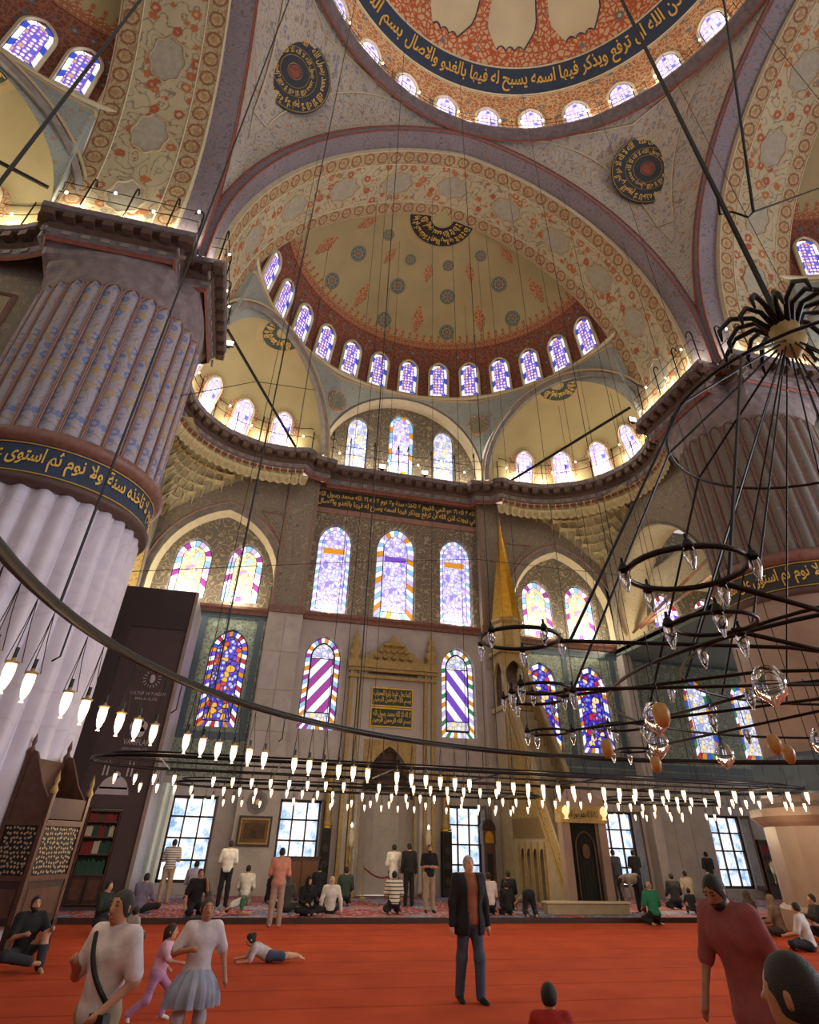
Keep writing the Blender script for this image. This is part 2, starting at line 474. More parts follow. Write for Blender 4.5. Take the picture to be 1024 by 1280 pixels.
# ---- glass (day-lit window panes glow)
GL = {}
for k, c, s_ in (('white', 'eef0ff', 1.0), ('lav', 'c9bdf2', .75), ('purple', '7a4fd6', .62), ('blue', '3f58d8', .6), ('cyan', '8fc3ea', .8), ('red', 'c23a4a', .5),
                 ('amber', 'e09a2c', .6), ('green', '3f9a6c', .5), ('magenta', 'a646a8', .55), ('cream', 'f4ecc4', .95), ('day', 'eaf2ff', 1.1), ('sky', 'b9d4f4', .85)):
    GL[k] = glow('glass_' + k, hx(c), s_)
def glaze(name, a, b, c3, c4, sc, lead='3a2c50', s_=.95, k3=.14, rn=.85):
    """leaded glass with a repeating pattern, lit by the day outside; UV in metres"""
    n = N(name); n.mat.cycles.emission_sampling = 'NONE'
    p = n.uv(); v = n.vor(p, sc, 'F1', rn); e = n.vor(p, sc, 'DISTANCE_TO_EDGE', rn)[0]
    r = n.sep(v[1])
    c = n.mix(n.lt(v[0], .34, .06), hx(b), hx(a))
    c = n.mix(n.lt(r[0], k3, .01), c, hx(c3)); c = n.mix(n.lt(r[1], k3 * .9, .01), c, hx(c4))
    c = n.mix(n.lt(e, .055, .02), c, hx(lead))
    return n.done(c, .3, emit=c, estr=s_)
GL['hex'] = glaze('glass_lattice_purple', 'f2eeff', '8f6cd0', '5a62d0', 'c89a8c', 5.2, '5a4880', .95, .09, .3)
GL['hex2'] = glaze('glass_lattice_lavender', 'ffffff', 'b9a2e6', '5a6ad8', 'd8c8e0', 4.4, 'b0a4cc', 1.1, .09, .3)
GL['pale'] = glaze('glass_pale_mosaic', 'ffffff', 'c3cdea', '8fa8e0', 'efd8a0', 5.0, '8c88a8', 1.0)
GL['leaf'] = glaze('glass_flower_mosaic', 'ffffff', 'cfc6f6', '8f84e6', 'c8d8f8', 5.0, '9488c4', 1.0, .12)
GL['rich'] = glaze('glass_violet_mosaic', '8fa6ff', '4a34d6', 'c2304a', 'f2e6b0', 4.6, '1c1440', .75)
GL['rich2'] = glaze('glass_blue_red_mosaic', 'b9ccff', '5a48c8', 'c24a3a', 'e8b040', 4.6, '1c1440', .8)
GL['gem'] = glaze('glass_gem_mosaic', 'ffffff', 'dfe6f4', 'd8483c', '4a5ae0', 3.2, '6a6478', .85)
def garden():
    n = N('window_daylight'); n.mat.cycles.emission_sampling = 'NONE'; p = n.obj()
    f = n.noise(p, 2.2, 5, .7)
    c = n.ramp(f, [(.30, hx('5f86b4')), (.42, hx('a9c8e8')), (.52, hx('f2f8ff')), (.75, hx('ffffff'))])
    return n.done(c, .2, emit=c, estr=1.15)
GL['garden'] = garden()
# ---------------------------------------------------------------- lettering
def _forms():
    d = {}
    for cp in range(0xFE70, 0xFEFD):
        ch = chr(cp); dec = unicodedata.decomposition(ch)
        if not dec: continue
        k, *seq = dec.split()
        d.setdefault(tuple(seq), {})[k.strip('<>')] = ch
    return d
_AF = _forms()
def arabic(s):
    """joined letter forms of an Arabic line in drawing order (left to right)"""
    out = []; cs = list(s); i = 0
    def key(c): return ('%04X' % ord(c),)
    def f(c): return _AF.get(key(c), {})
    toks = []
    while i < len(cs):
        if cs[i] == '\u0644' and i + 1 < len(cs) and ('0644', '%04X' % ord(cs[i + 1])) in _AF:
            toks.append(_AF[('0644', '%04X' % ord(cs[i + 1]))]); i += 2
        elif f(cs[i]): toks.append(f(cs[i])); i += 1
        else: toks.append(cs[i]); i += 1
    for j, t in enumerate(toks):
        if isinstance(t, str): out.append(t); continue
        p = toks[j - 1] if j else None; nx = toks[j + 1] if j + 1 < len(toks) else None
        a = isinstance(p, dict) and 'initial' in p and 'final' in t
        b = isinstance(nx, dict) and 'final' in nx and 'initial' in t
        k = 'medial' if a and b else 'final' if a else 'initial' if b else 'isolated'
        out.append(t.get(k) or t.get('isolated') or list(t.values())[0])
    return ''.join(out[::-1])
def text2d(s, size=1.0, bold=0.0):
    """flat lettering as (points, faces), left edge at 0, scaled to the given cap height"""
    c = bpy.data.curves.new('lettering', 'FONT'); c.body = s; c.size = 1.0; c.resolution_u = 2
    c.offset = bold
    o = bpy.data.objects.new('lettering', c); col.objects.link(o)
    dg = bpy.context.evaluated_depsgraph_get(); ev = o.evaluated_get(dg); me = ev.to_mesh()
    P = np.array([(v.co.x, v.co.y) for v in me.vertices]) if len(me.vertices) else np.zeros((0, 2))
    F = [tuple(p.vertices) for p in me.polygons]
    ev.to_mesh_clear(); bpy.data.objects.remove(o); bpy.data.curves.remove(c)
    if len(P):
        P[:, 0] -= P[:, 0].min(); P[:, 1] -= P[:, 1].min(); P *= size / max(P[:, 1].max(), 1e-6)
    return P, F
def lettering(name, s, mat, parent, fn, width, height, x0=0.0, y0=0.0, rows=1, bold=.012, inv=None):
    """stretch a line of writing over width x height and lay it on a surface by fn(x, y)"""
    mb = MB(); lines = s if isinstance(s, list) else [s]
    for k, line in enumerate(lines):
        P, F = text2d(line, 1.0, bold)
        if not len(P): continue
        w = P[:, 0].max(); hh = height / len(lines)
        b = len(mb.v)
        for x, y in P:
            mb.v.append(tuple(fn(x0 + x / w * width, y0 + (len(lines) - 1 - k) * hh * .92 + y * hh)))
        for f in F: mb.face([b + i for i in f])
    return mb.build(name, mat, parent, inv=inv)
V_NUR = '\u0641\u064a \u0628\u064a\u0648\u062a \u0627\u0630\u0646 \u0627\u0644\u0644\u0647 \u0627\u0646 \u062a\u0631\u0641\u0639 \u0648\u064a\u0630\u0643\u0631 \u0641\u064a\u0647\u0627 \u0627\u0633\u0645\u0647 \u064a\u0633\u0628\u062d \u0644\u0647 \u0641\u064a\u0647\u0627 \u0628\u0627\u0644\u063a\u062f\u0648 \u0648\u0627\u0644\u0627\u0635\u0627\u0644'
V_BSM = '\u0628\u0633\u0645 \u0627\u0644\u0644\u0647 \u0627\u0644\u0631\u062d\u0645\u0646 \u0627\u0644\u0631\u062d\u064a\u0645'
V_KUR = '\u0627\u0644\u0644\u0647 \u0644\u0627 \u0627\u0644\u0647 \u0627\u0644\u0627 \u0647\u0648 \u0627\u0644\u062d\u064a \u0627\u0644\u0642\u064a\u0648\u0645 \u0644\u0627 \u062a\u0627\u062e\u0630\u0647 \u0633\u0646\u0629 \u0648\u0644\u0627 \u0646\u0648\u0645'
V_ARS = '\u062b\u0645 \u0627\u0633\u062a\u0648\u0649 \u0639\u0644\u0649 \u0627\u0644\u0639\u0631\u0634 \u0648\u0633\u062e\u0631 \u0627\u0644\u0634\u0645\u0633 \u0648\u0627\u0644\u0642\u0645\u0631 \u064a\u062f\u0628\u0631 \u0627\u0644\u0627\u0645\u0631'
V_MIH = '\u0643\u0644\u0645\u0627 \u062f\u062e\u0644 \u0639\u0644\u064a\u0647\u0627 \u0632\u0643\u0631\u064a\u0627 \u0627\u0644\u0645\u062d\u0631\u0627\u0628'
V_SHA = '\u0644\u0627 \u0627\u0644\u0647 \u0627\u0644\u0627 \u0627\u0644\u0644\u0647 \u0645\u062d\u0645\u062f \u0631\u0633\u0648\u0644 \u0627\u0644\u0644\u0647'
# ================================================================ STRUCTURE
# X across the hall, Y towards the mihrab wall, Z up; the dome stands over the origin
W = 25.24                     # mihrab wall plane
ARS, AR0, AR1, AZ0, AZC = 10.5, 11.0, 16.0, 19.15, 32.5   # great arches: half span, near and far face, springing, crown

def arch_profile(S, z0, zc, n=48, stilt=1.2, off=0.0):
    """great pointed arch from left springing to right springing"""
    rise = zc - z0 - stilt; e = max((rise * rise - S * S) / (2 * S), 0.0); Rr = S + e + off
    zs = z0 + stilt; am = math.acos(min(1, e / Rr))
    right = [(S + off, z0)] + [(-e + Rr * math.cos(am * i / n), zs + Rr * math.sin(am * i / n)) for i in range(n + 1)]
    left = [(-x, z) for x, z in right]
    return left + right[::-1][1:]
def lens(pts):
    L = [0.0]
    for a, b in zip(pts, pts[1:]): L.append(L[-1] + math.dist(a, b))
    return L

class Ell:
    """dome surface: ellipsoid about a vertical axis; az from +Y towards +X, t the elevation angle"""
    def __init__(s, c, Rr, h, rot=0.0, sx=1): s.c = c; s.R = Rr; s.h = h; s.rot = rot; s.sx = sx
    def pos(s, az, t, off=0.0):
        R2, h2 = s.R - off, s.h - off
        p = (s.sx * (s.c[0] + R2 * math.cos(t) * math.sin(az)), s.c[1] + R2 * math.cos(t) * math.cos(az), s.c[2] + h2 * math.sin(t))
        return rotp(p, s.rot) if s.rot else p
    def tz(s, z): return math.asin(max(-1, min(1, (z - s.c[2]) / s.h)))
    def local(s, az0, t0, x, y):
        """metres right / up along the surface from a centre"""
        dt = math.sqrt((s.R * math.sin(t0)) ** 2 + (s.h * math.cos(t0)) ** 2)
        t = t0 + y / dt
        return az0 + x / (s.R * max(.08, math.cos((t + t0) / 2))), t
    def patch(s, name, mat, parent, az0, t0, pts, off=.03, uvs=1.0, inv=None, n=None):
        """painted medallion as a thin shell lying on the dome; pts is a star-shaped outline about its centre"""
        mb = MB(); rings = 4; m = len(pts)
        for j in range(rings + 1):
            for x, y in pts:
                k = j / rings
                mb.v.append(s.pos(*s.local(az0, t0, x * k, y * k), off))
        for j in range(rings):
            for i in range(m):
                i2 = (i + 1) % m; k0, k1 = j / rings * uvs, (j + 1) / rings * uvs
                mb.face((j * m + i, j * m + i2, (j + 1) * m + i2, (j + 1) * m + i),
                        [(pts[i][0] * k0, pts[i][1] * k0), (pts[i2][0] * k0, pts[i2][1] * k0), (pts[i2][0] * k1, pts[i2][1] * k1), (pts[i][0] * k1, pts[i][1] * k1)])
        return mb.build(name, mat, parent, True, inv)
    def zone(s, name, mat, parent, a0, a1, z0, z1, nu=64, nv=8, off=0.0, inv=None, vz=None):
        t0, t1 = s.tz(z0), s.tz(z1)
        mb = MB().grid(nu, nv, lambda u, v: s.pos(a0 + (a1 - a0) * u, t0 + (t1 - t0) * v, off),
                       lambda u, v: ((a0 + (a1 - a0) * u) * s.R * .8, (t0 + (t1 - t0) * v) * (s.h + s.R) / 2))
        return mb.build(name, mat, parent, True, inv)
def circle2(r, n=24, k=1.0): return [(r * math.cos(2 * pi * i / n), r * k * math.sin(2 * pi * i / n)) for i in range(n)]
def almond2(w, h):
    pts = []
    for i in range(32):
        a = 2 * pi * i / 32; c, s_ = math.cos(a), math.sin(a)
        r = .62 + .06 * math.cos(8 * a)
        if abs(s_) > .97: r = 1.0
        elif abs(s_) > .9: r = .72
        pts.append((w / 2 * r * c * 1.5, h / 2 * r * s_))
    return pts

# ---------------------------------------------------------------- floor
fl = MB().box2((-24, -14, -.3), (24, 17.0, 0)).build('floor', MAT['carpet'])
tag(fl, 'vermilion red carpet covering the prayer hall floor', 'carpet', kind='structure')
pl = thing('floor', 'low platform before the mihrab wall covered with patterned rugs', 'platform', (0, 21, 0), kind='structure')
I = inv_of(pl)
MB().box2((-22, 17.0, -.3), (22, 25.6, .10)).build('step', MAT['wood_mid'], pl, inv=I)
k = 0
for ix in range(-14, 15):
    for iy in range(4):
        x0 = ix * 1.45; y0 = 17.12 + iy * 2.0
        MB().box2((x0, y0, .10), (x0 + 1.42, y0 + 1.97, .118 + .004 * ((ix + iy) % 2))).build('rug', MAT['rug'], pl, inv=I)
MB().box2((-22, 16.94, 0), (22, 17.03, .13)).build('edge_board', MAT['wood_dark'], pl, inv=I)

# ---------------------------------------------------------------- piers
def pier(sx, sy, lower, reed, rib, label, flutes):
    cx, cy = 13.25 * sx, 13.25 * sy
    t = thing('pier', label, 'pier', (cx, cy, 0), kind='structure')
    nf = 30
    # lower shaft: convex marble flutes with round heads
    if flutes:
        Rf = 2.62
        MB().lathe([(Rf, 0), (Rf, 9.1)], n=60).build('shaft', MAT[lower], t, True)
        fm = MB(); w = 2 * pi * 2.72 / nf
        fm.grid(6, 1, lambda u, v: (Rf - .05 + .24 * math.sin(pi * u), (u - .5) * w, v * 8.6 + .2), None)
        fm.grid(6, 4, lambda u, v: (Rf - .05 + .24 * math.sin(pi * u) * math.cos(v * pi / 2), (u - .5) * w * math.cos(v * pi / 2 * .98), 8.8 + .32 * math.sin(v * pi / 2)), None)
        me = fm.mesh('flute'); me.materials.append(MAT[lower]); me.polygons.foreach_set('use_smooth', [True] * len(me.polygons))
        for i in range(nf):
            o = link('flute', me, t); o.rotation_euler = (0, 0, 2 * pi * i / nf)
    else:
        prof = [(3.6, 0), (3.6, .5), (3.45, .6), (3.45, 2.5), (3.6, 2.6), (3.75, 2.75), (3.75, 2.95), (3.4, 3.1), (3.3, 3.3)]
        MB().lathe(prof, n=24).build('plinth', MAT['marble_warm'], t)
        MB().lathe([(3.28, 3.2), (3.32, 3.35), (3.32, 4.15), (3.28, 4.25), (2.9, 4.4)], n=48).build('tile_frieze', MAT['tile_border'], t)
        MB().lathe([(2.85, 3), (2.85, 9.1)], n=60).build('shaft', MAT['marble_warm'], t, True)
    # inscription belt between two mouldings
    MB().lathe([(2.70, 8.95), (2.95, 9.0), (3.02, 9.1), (2.95, 9.2), (2.86, 9.22)], n=72).build('lower_moulding', MAT['brown_mould'], t, True)
    MB().lathe([(2.86, 9.2), (2.88, 10.15)], n=72).build('belt', MAT['navy' if flutes else 'band_dark'], t, True)
    MB().lathe([(2.88, 10.12), (3.02, 10.18), (3.12, 10.3), (3.06, 10.46), (2.9, 10.55), (2.6, 10.6)], n=72).build('upper_moulding', MAT['porphyry'], t, True)
    for lo, rr in ((9.26, 2.89), (10.06, 2.905)):
        MB().tube([(rr * math.cos(a), rr * math.sin(a), lo) for a in (2 * pi * i / 72 for i in range(72))], .018, 5, True).build('gold_line', MAT['gold_paint'], t)
    ang = -math.pi / 2 if sy > 0 else math.pi / 2
    base = math.atan2(-13.25 * sy - 4.49 if sy > 0 else 0, -13.25 * sx - 6.47)
    base = math.atan2(-4.49 - cy, -6.47 - cx)
    for q, line in enumerate((V_ARS, V_KUR)):
        span = 7.2
        def fn(x, y, q=q):
            a = base + (x - span * (q == 0)) / 2.9 + (.02 if q else -.02)
            return (2.9 * math.cos(a), 2.9 * math.sin(a), 9.34 + y)
        lettering('inscription', [arabic(line)], MAT['gold_paint'], t, fn, span, .66, bold=.02)
    # painted reeds above
    Rr = 2.78; z0, z1 = 10.5, 16.4
    MB().lathe([(Rr - .06, z0), (Rr - .06, 17.4)], n=72).build('upper_shaft', MAT[rib], t, True)
    rm = MB(); w = 2 * pi * Rr / nf * .88
    rm.grid(5, 1, lambda u, v: (Rr - .08 + .13 * math.sin(pi * u), (u - .5) * w, z0 + v * (z1 - z0 - .35)), lambda u, v: (u * w, v * 5.5))
    rm.grid(5, 4, lambda u, v: (Rr - .08 + .13 * math.sin(pi * u), (u - .5) * w * math.cos(v * pi / 2 * .97), z1 - .35 + .3 * math.sin(v * pi / 2)), lambda u, v: (u * w, 5.5 + v * .3))
    me = rm.mesh('painted_reed'); me.materials.append(MAT[reed]); me.polygons.foreach_set('use_smooth', [True] * len(me.polygons))
    sm = MB()
    for s_ in (-1, 1):
        sm.tube([(Rr + .0, s_ * w * .52, z0)] + [(Rr + .0, s_ * w * .52 * math.cos(v * pi / 2 / 6), z1 - .33 + .34 * math.sin(v * pi / 2 / 6)) for v in range(7)], .024, 4)
    me2 = sm.mesh('reed_fillet'); me2.materials.append(MAT[rib])
    for i in range(nf):
        o = link('painted_reed', me, t); o.rotation_euler = (0, 0, 2 * pi * i / nf)
        o = link('reed_fillet', me2, t); o.rotation_euler = (0, 0, 2 * pi * i / nf)
    # capital: round below, notched square above
    a0, a1, b = 10.62, 16.0, 11.5
    sq = [(a0, b), (b, b), (b, a0), (a1, a0), (a1, a1), (a0, a1)]
    sq = [((x - 13.25) * sx, (y - 13.25) * sy) for x, y in sq]
    def rad(poly, w):
        d = (math.cos(w), math.sin(w)); best = 9
        for (x1, y1), (x2, y2) in zip(poly, poly[1:] + poly[:1]):
            ex, ey = x2 - x1, y2 - y1; den = d[0] * ey - d[1] * ex
            if abs(den) < 1e-9: continue
            tt = (x1 * ey - y1 * ex) / den; uu = (x1 * d[1] - y1 * d[0]) / den
            if tt > 0 and -1e-6 <= uu <= 1 + 1e-6: best = min(best, tt)
        return best
    mb = MB(); na = 144
    steps = [(0, 16.3), (.06, 16.75), (.16, 17.0), (.3, 17.2), (.34, 17.45), (.62, 17.6), (.68, 17.9), (1.0, 18.1), (1.0, 18.6)]
    for f_, z in steps:
        for i in range(na):
            w_ = 2 * pi * i / na; r = 2.74 + (rad(sq, w_) - 2.74) * f_ if f_ else 2.74
            if f_ < .5: r = max(r, 2.74)
            mb.v.append((r * math.cos(w_), r * math.sin(w_), z))
    for j in range(len(steps) - 1):
        for i in range(na):
            i2 = (i + 1) % na
            mb.face((j * na + i, j * na + i2, (j + 1) * na + i2, (j + 1) * na + i))
    mb.build('capital', MAT['capital'], t)
    # core above the cornice, behind the springing of the arches
    c0 = MB(); top = 21.0
    pts = [((x - 13.25) * sx, (y - 13.25) * sy) for x, y in ((10.62, 11.5), (11.5, 11.5), (11.5, 10.62), (16, 10.62), (16, 16), (10.62, 16))]
    n_ = len(pts)
    for z in (18.4, 19.2):
        c0.v += [(x, y, z) for x, y in pts]
    for i in range(n_): c0.face((i, (i + 1) % n_, n_ + (i + 1) % n_, n_ + i))
    c0.face(range(n_, 2 * n_)); c0.build('springer', MAT['stucco'], t)
    return t
pier(-1, 1, 'marble_pier', 'reed_paint', 'reed_rib', 'great pier with pale lilac marble flutes and a navy inscription belt', True)
pier(1, 1, 'marble_warm', 'reed_paint_r', 'reed_rib_r', 'great pier with brownish smooth marble shaft and a dark inscription belt', False)

# ---------------------------------------------------------------- great arches
def great_arch(rz, label):
    t = thing('arch', label, 'arch', (0, 0, AZ0), rz, kind='structure')
    I = Matrix.Translation((0, 0, -AZ0))
    pr = arch_profile(ARS, AZ0, AZC); L = lens(pr); n = len(pr) - 1
    def strip(name, y0, y1, mat, d0=0.0, d1=0.0, vc=None, smooth=True):
        p0 = arch_profile(ARS, AZ0, AZC, off=d0); p1 = arch_profile(ARS, AZ0, AZC, off=d1)
        vc = (y0 + y1) / 2
        mb = MB().grid(n, 1, lambda u, v: ((p0 if v < .5 else p1)[round(u * n)][0], y0 + (y1 - y0) * v, (p0 if v < .5 else p1)[round(u * n)][1]),
                       lambda u, v: (L[round(u * n)], y0 + (y1 - y0) * v - vc))
        return mb.build(name, mat, t, smooth, I)
    strip('edge_band', AR0, AR0 + .95, MAT['mauve_band'], .22, .22)
    strip('edge_step', AR0 + .95, AR0 + .96, MAT['stucco'], .22, 0)
    strip('scroll_band', AR0 + .96, AR0 + 1.76, MAT['soffit_scroll'])
    strip('blossom_band', AR0 + 1.76, AR1 - .85, MAT['soffit_floral'])
    strip('scroll_band', AR1 - .85, AR1 - .05, MAT['soffit_scroll'])
    strip('inner_edge', AR1 - .05, AR1, MAT['stucco'], 0, .02)
    # face towards the dome and the painted red ribs
    p0 = arch_profile(ARS, AZ0, AZC, off=.22); p1 = arch_profile(ARS, AZ0, AZC, off=.9)
    MB().grid(n, 1, lambda u, v: ((p0 if v < .5 else p1)[round(u * n)][0], AR0, (p0 if v < .5 else p1)[round(u * n)][1]), lambda u, v: (L[round(u * n)], v)).build('face', MAT['mauve_band'], t, True, I)
    for off, r in ((.25, .045), (.62, .05)):
        p2 = arch_profile(ARS, AZ0, AZC, off=off)
        MB().tube([(x, AR0 - .01, z) for x, z in p2], r, 5).build('rib', MAT['red_rib'], t, True, I)
    for y in (AR0 + .98, AR0 + 1.76, AR1 - .85):
        MB().tube([(x * .999, y, z - .01) for x, z in pr], .03, 4).build('fillet', MAT['stucco'], t, True, I)
    # medallions along the blossom band
    ym = (AR0 + 1.76 + AR1 - .85) / 2
    tot = L[-1]
    for q in range(11):
        s0 = tot * (q + .5) / 11; pts = []
        mb = MB(); m = 24
        def at(s_, y):
            i = max(0, min(n - 1, next((k for k in range(n) if L[k + 1] >= s_), n - 1)))
            f_ = (s_ - L[i]) / (L[i + 1] - L[i]); x = pr[i][0] + (pr[i + 1][0] - pr[i][0]) * f_; z = pr[i][1] + (pr[i + 1][1] - pr[i][1]) * f_
            k = 1 - .012 / max(1, math.hypot(x, z - 24)) * 1.0
            return (x * .9985, y, 24 + (z - 24) * .9985)
        for j in range(4):
            for i in range(m):
                a = 2 * pi * i / m; kk = j / 3 * (1 + .07 * math.cos(8 * a))
                mb.v.append(at(s0 + .85 * kk * math.cos(a), ym + .62 * kk * math.sin(a)))
        for j in range(3):
            for i in range(m): mb.face((j * m + i, j * m + (i + 1) % m, (j + 1) * m + (i + 1) % m, (j + 1) * m + i), [(0, 0)] * 4)
        mb.build('medallion', MAT['medal'], t, True, I)
        mb = MB()
        mb.tube([at(s0 + .9 * (1 + .07 * math.cos(8 * a)) * math.cos(a), ym + .66 * (1 + .07 * math.cos(8 * a)) * math.sin(a)) for a in (2 * pi * i / 48 for i in range(48))], .05, 4, True)
        mb.build('wreath', MAT['orange_border'], t, True, I)
    return t
MAT['medal'] = plain('grey_cream_medallion', 'a19a88', .8, var=.12, scale=5)
great_arch(0, 'great painted arch spanning the two fluted piers before the mihrab semi-dome')
great_arch(pi / 2, 'great painted arch rising from the navy belted pier towards the side aisle')
great_arch(-pi / 2, 'great painted arch rising from the dark belted pier towards the side aisle')

# ---------------------------------------------------------------- pendentives
RING, ZR = 10.95, 33.35
def extz(lat):
    p = arch_profile(ARS, AZ0, AZC, off=.75)
    q = [(x, z) for x, z in p if x >= -1e-6][::-1]
    q.sort()
    for (x1, z1), (x2, z2) in zip(q, q[1:]):
        if x1 <= lat <= x2 and x2 > x1: return z1 + (z2 - z1) * (lat - x1) / (x2 - x1)
    return AZ0 if lat > 5 else AZC + .9
def pend_pt(phi, v):
    """phi 0..90 degrees between two arches (+Y first), v 0 at the arches, 1 at the ring"""
    lat_plane = phi < pi / 4
    ph = phi if lat_plane else pi / 2 - phi
    lat = AR0 * math.tan(ph); zb = min(extz(min(lat, 11.05)), ZR - .1)
    rb = AR0 / math.cos(ph)
    am = math.radians(66); a = am * v
    r = RING + (rb - RING) * (math.cos(a) - math.cos(am)) / (1 - math.cos(am)); z = zb + (ZR - zb) * math.sin(a) / math.sin(am)
    return (r * math.sin(phi), r * math.cos(phi), z)
def pendentive(sx, label):
    t = thing('pendentive', label, 'pendentive', (11 * sx, 11, AZ0), kind='structure'); I = inv_of(t)
    f = lambda u, v: (sx * pend_pt(u * pi / 2, v)[0], pend_pt(u * pi / 2, v)[1], pend_pt(u * pi / 2, v)[2])
    uvp = lambda q: (math.atan2(sx * q[0], q[1]) * math.hypot(q[0], q[1]), q[2])
    MB().grid(64, 24, f, lambda u, v: uvp(f(u, v))).build('field', MAT['pendentive'], t, True, I)
    # inner panel with a pale border
    def g(u, v, off=.05):
        # triangle panel: v from .34 (bottom) to .93 (top)
        vv = .30 + .62 * v; hw = .018 + .31 * v ** 1.6
        p = f(.5 + (u - .5) * 2 * hw, vv); k = 1 - off / 14
        return (p[0] * k, p[1] * k, p[2])
    MB().grid(30, 20, g, lambda u, v: uvp(g(u, v))).build('panel', MAT['pendentive_in'], t, True, I)
    edge = [g(0, i / 20, .07) for i in range(21)] + [g(i / 30, 1, .07) for i in range(1, 31)] + [g(1, 1 - i / 20, .07) for i in range(1, 21)]
    MB().tube(edge, .045, 4, True).build('panel_border', MAT['stucco'], t, True, I)
    # calligraphic roundel
    c = Vector(f(.5, .69)); c2 = Vector(f(.5, .72)); r2 = Vector(f(.52, .69))
    ey = (c2 - c).normalized(); ex = (r2 - c); ex = (ex - ey * ex.dot(ey)).normalized(); en = ex.cross(ey)
    if en.dot(Vector((0, 0, 30)) - c + Vector((0, 0, -10))) < 0: en = -en
    c = c + en * .12
    fr = (c, ex if ex.cross(ey).dot(en) > 0 else -ex, ey, en)
    rd = MB().prism(circle2(1.85, 48), fr, -.06, .02).build('roundel', MAT['roundel'], t, inv=I)
    P_ = lambda x, y, d=.035: tuple(fr[0] + fr[1] * x + fr[2] * y + fr[3] * d)
    for r, w in ((1.78, .03), (1.12, .018), (.72, .018), (.36, .02)):
        MB().tube([P_(r * math.cos(a), r * math.sin(a)) for a in (2 * pi * i / 48 for i in range(48))], w, 4, True).build('ring', MAT['gold_dull'], rd, inv=I)
    MB().prism(circle2(.3, 20), fr, .0, .03).build('boss', MAT['red_rib'], rd, inv=I)
    for r0, hgt, line, rep in ((1.18, .54, V_KUR + ' ' + V_SHA, 1), (.76, .32, V_SHA, 2)):
        for q in range(rep):
            span = 2 * pi / rep * .97
            lettering('inscription', [arabic(line)], MAT['gold_paint'], rd, lambda x, y: P_((r0 + y) * math.sin(x), (r0 + y) * math.cos(x)), span, hgt, x0=q * 2 * pi / rep, bold=.02, inv=I)
    return t
pendentive(-1, 'grey painted pendentive with roundel above the navy belted pier')
pendentive(1, 'grey painted pendentive with roundel above the dark belted pier')

# ---------------------------------------------------------------- main dome
dm = thing('dome', 'great central dome with orange ornament and a navy inscription ring', 'dome', (0, 0, ZR), kind='structure'); I = inv_of(dm)
D = Ell((0, 0, 34.2), 11.4, 8.6)
prof = [(RING + .02, ZR - .3), (RING - .12, ZR - .1), (RING - .12, ZR + .08), (RING - .3, ZR + .25), (RING - .32, ZR + .42), (RING - .2, ZR + .5), (11.5, ZR + .55)]
MB().lathe(prof, n=128).build('ring_cornice', MAT['cornice'], dm, True, I)
MB().lathe([(RING + .03, ZR - .42), (RING - .05, ZR - .36), (RING + .03, ZR - .3)], n=96).build('ring_fillet', MAT['red_rib'], dm, True, I)
MB().lathe([(11.42, ZR + .4), (11.42, 34.25)], n=96).build('drum_foot', MAT['dome_drum'], dm, True, I)
D.zone('drum', MAT['dome_drum'], dm, -pi, pi, 34.2, 37.35, 128, 8, inv=I)
D.zone('inscription_band', MAT['navy'], dm, -pi, pi, 37.35, 38.75, 128, 6, inv=I)
for z, r in ((37.38, .05), (37.28, .025), (38.74, .05)):
    tt = D.tz(z)
    MB().tube([D.pos(2 * pi * i / 128, tt, .02) for i in range(128)], r, 5, True).build('cream_line', MAT['stucco'], dm, True, I)
D.zone('arabesque', MAT['dome_arab'], dm, -pi, pi, 38.75, 42.78, 128, 14, inv=I)
dl = []
tA, tB = D.tz(39.45), D.tz(42.3)
for q in range(14):
    az = 2 * pi * (q + .5) / 14 - pi
    if abs(az) > 2.0: continue
    mb = MB(); nn = 12
    def lob(u, v):
        # cream panel with a cusped foot, narrowing to the crown
        hw = .178 * (.5 + .5 * min(1, v * 5)) if v < .2 else .178
        foot = .035 * abs(math.sin(u * pi * 3)) * (1 - v)
        return D.pos(az + (u - .5) * 2 * hw, tA + (tB - tA) * (v + foot * (1 - v)), .03)
    mb.grid(nn, 12, lob)
    mb.build('panel', MAT['plaster_dome'], dm, True, I)
    MB().tube([lob(i / nn, 0) for i in range(nn + 1)] + [lob(1, j / 12) for j in range(1, 13)], .04, 4).build('panel_border', MAT['navy'], dm, True, I)
for q, line in enumerate((V_NUR, V_BSM)):
    span, x0 = ((1.9, -.42) if q == 0 else (.75, -1.2))
    tb, te = D.tz(37.55), D.tz(38.6)
    # drawn right to left as one reads it from below: x grows towards the right of the viewer
    lettering('inscription', [arabic(line)], MAT['gold_paint'], dm, lambda x, y: D.pos(x, tb + (te - tb) * y, .04), span, 1.0, x0=x0, bold=.02, inv=I)

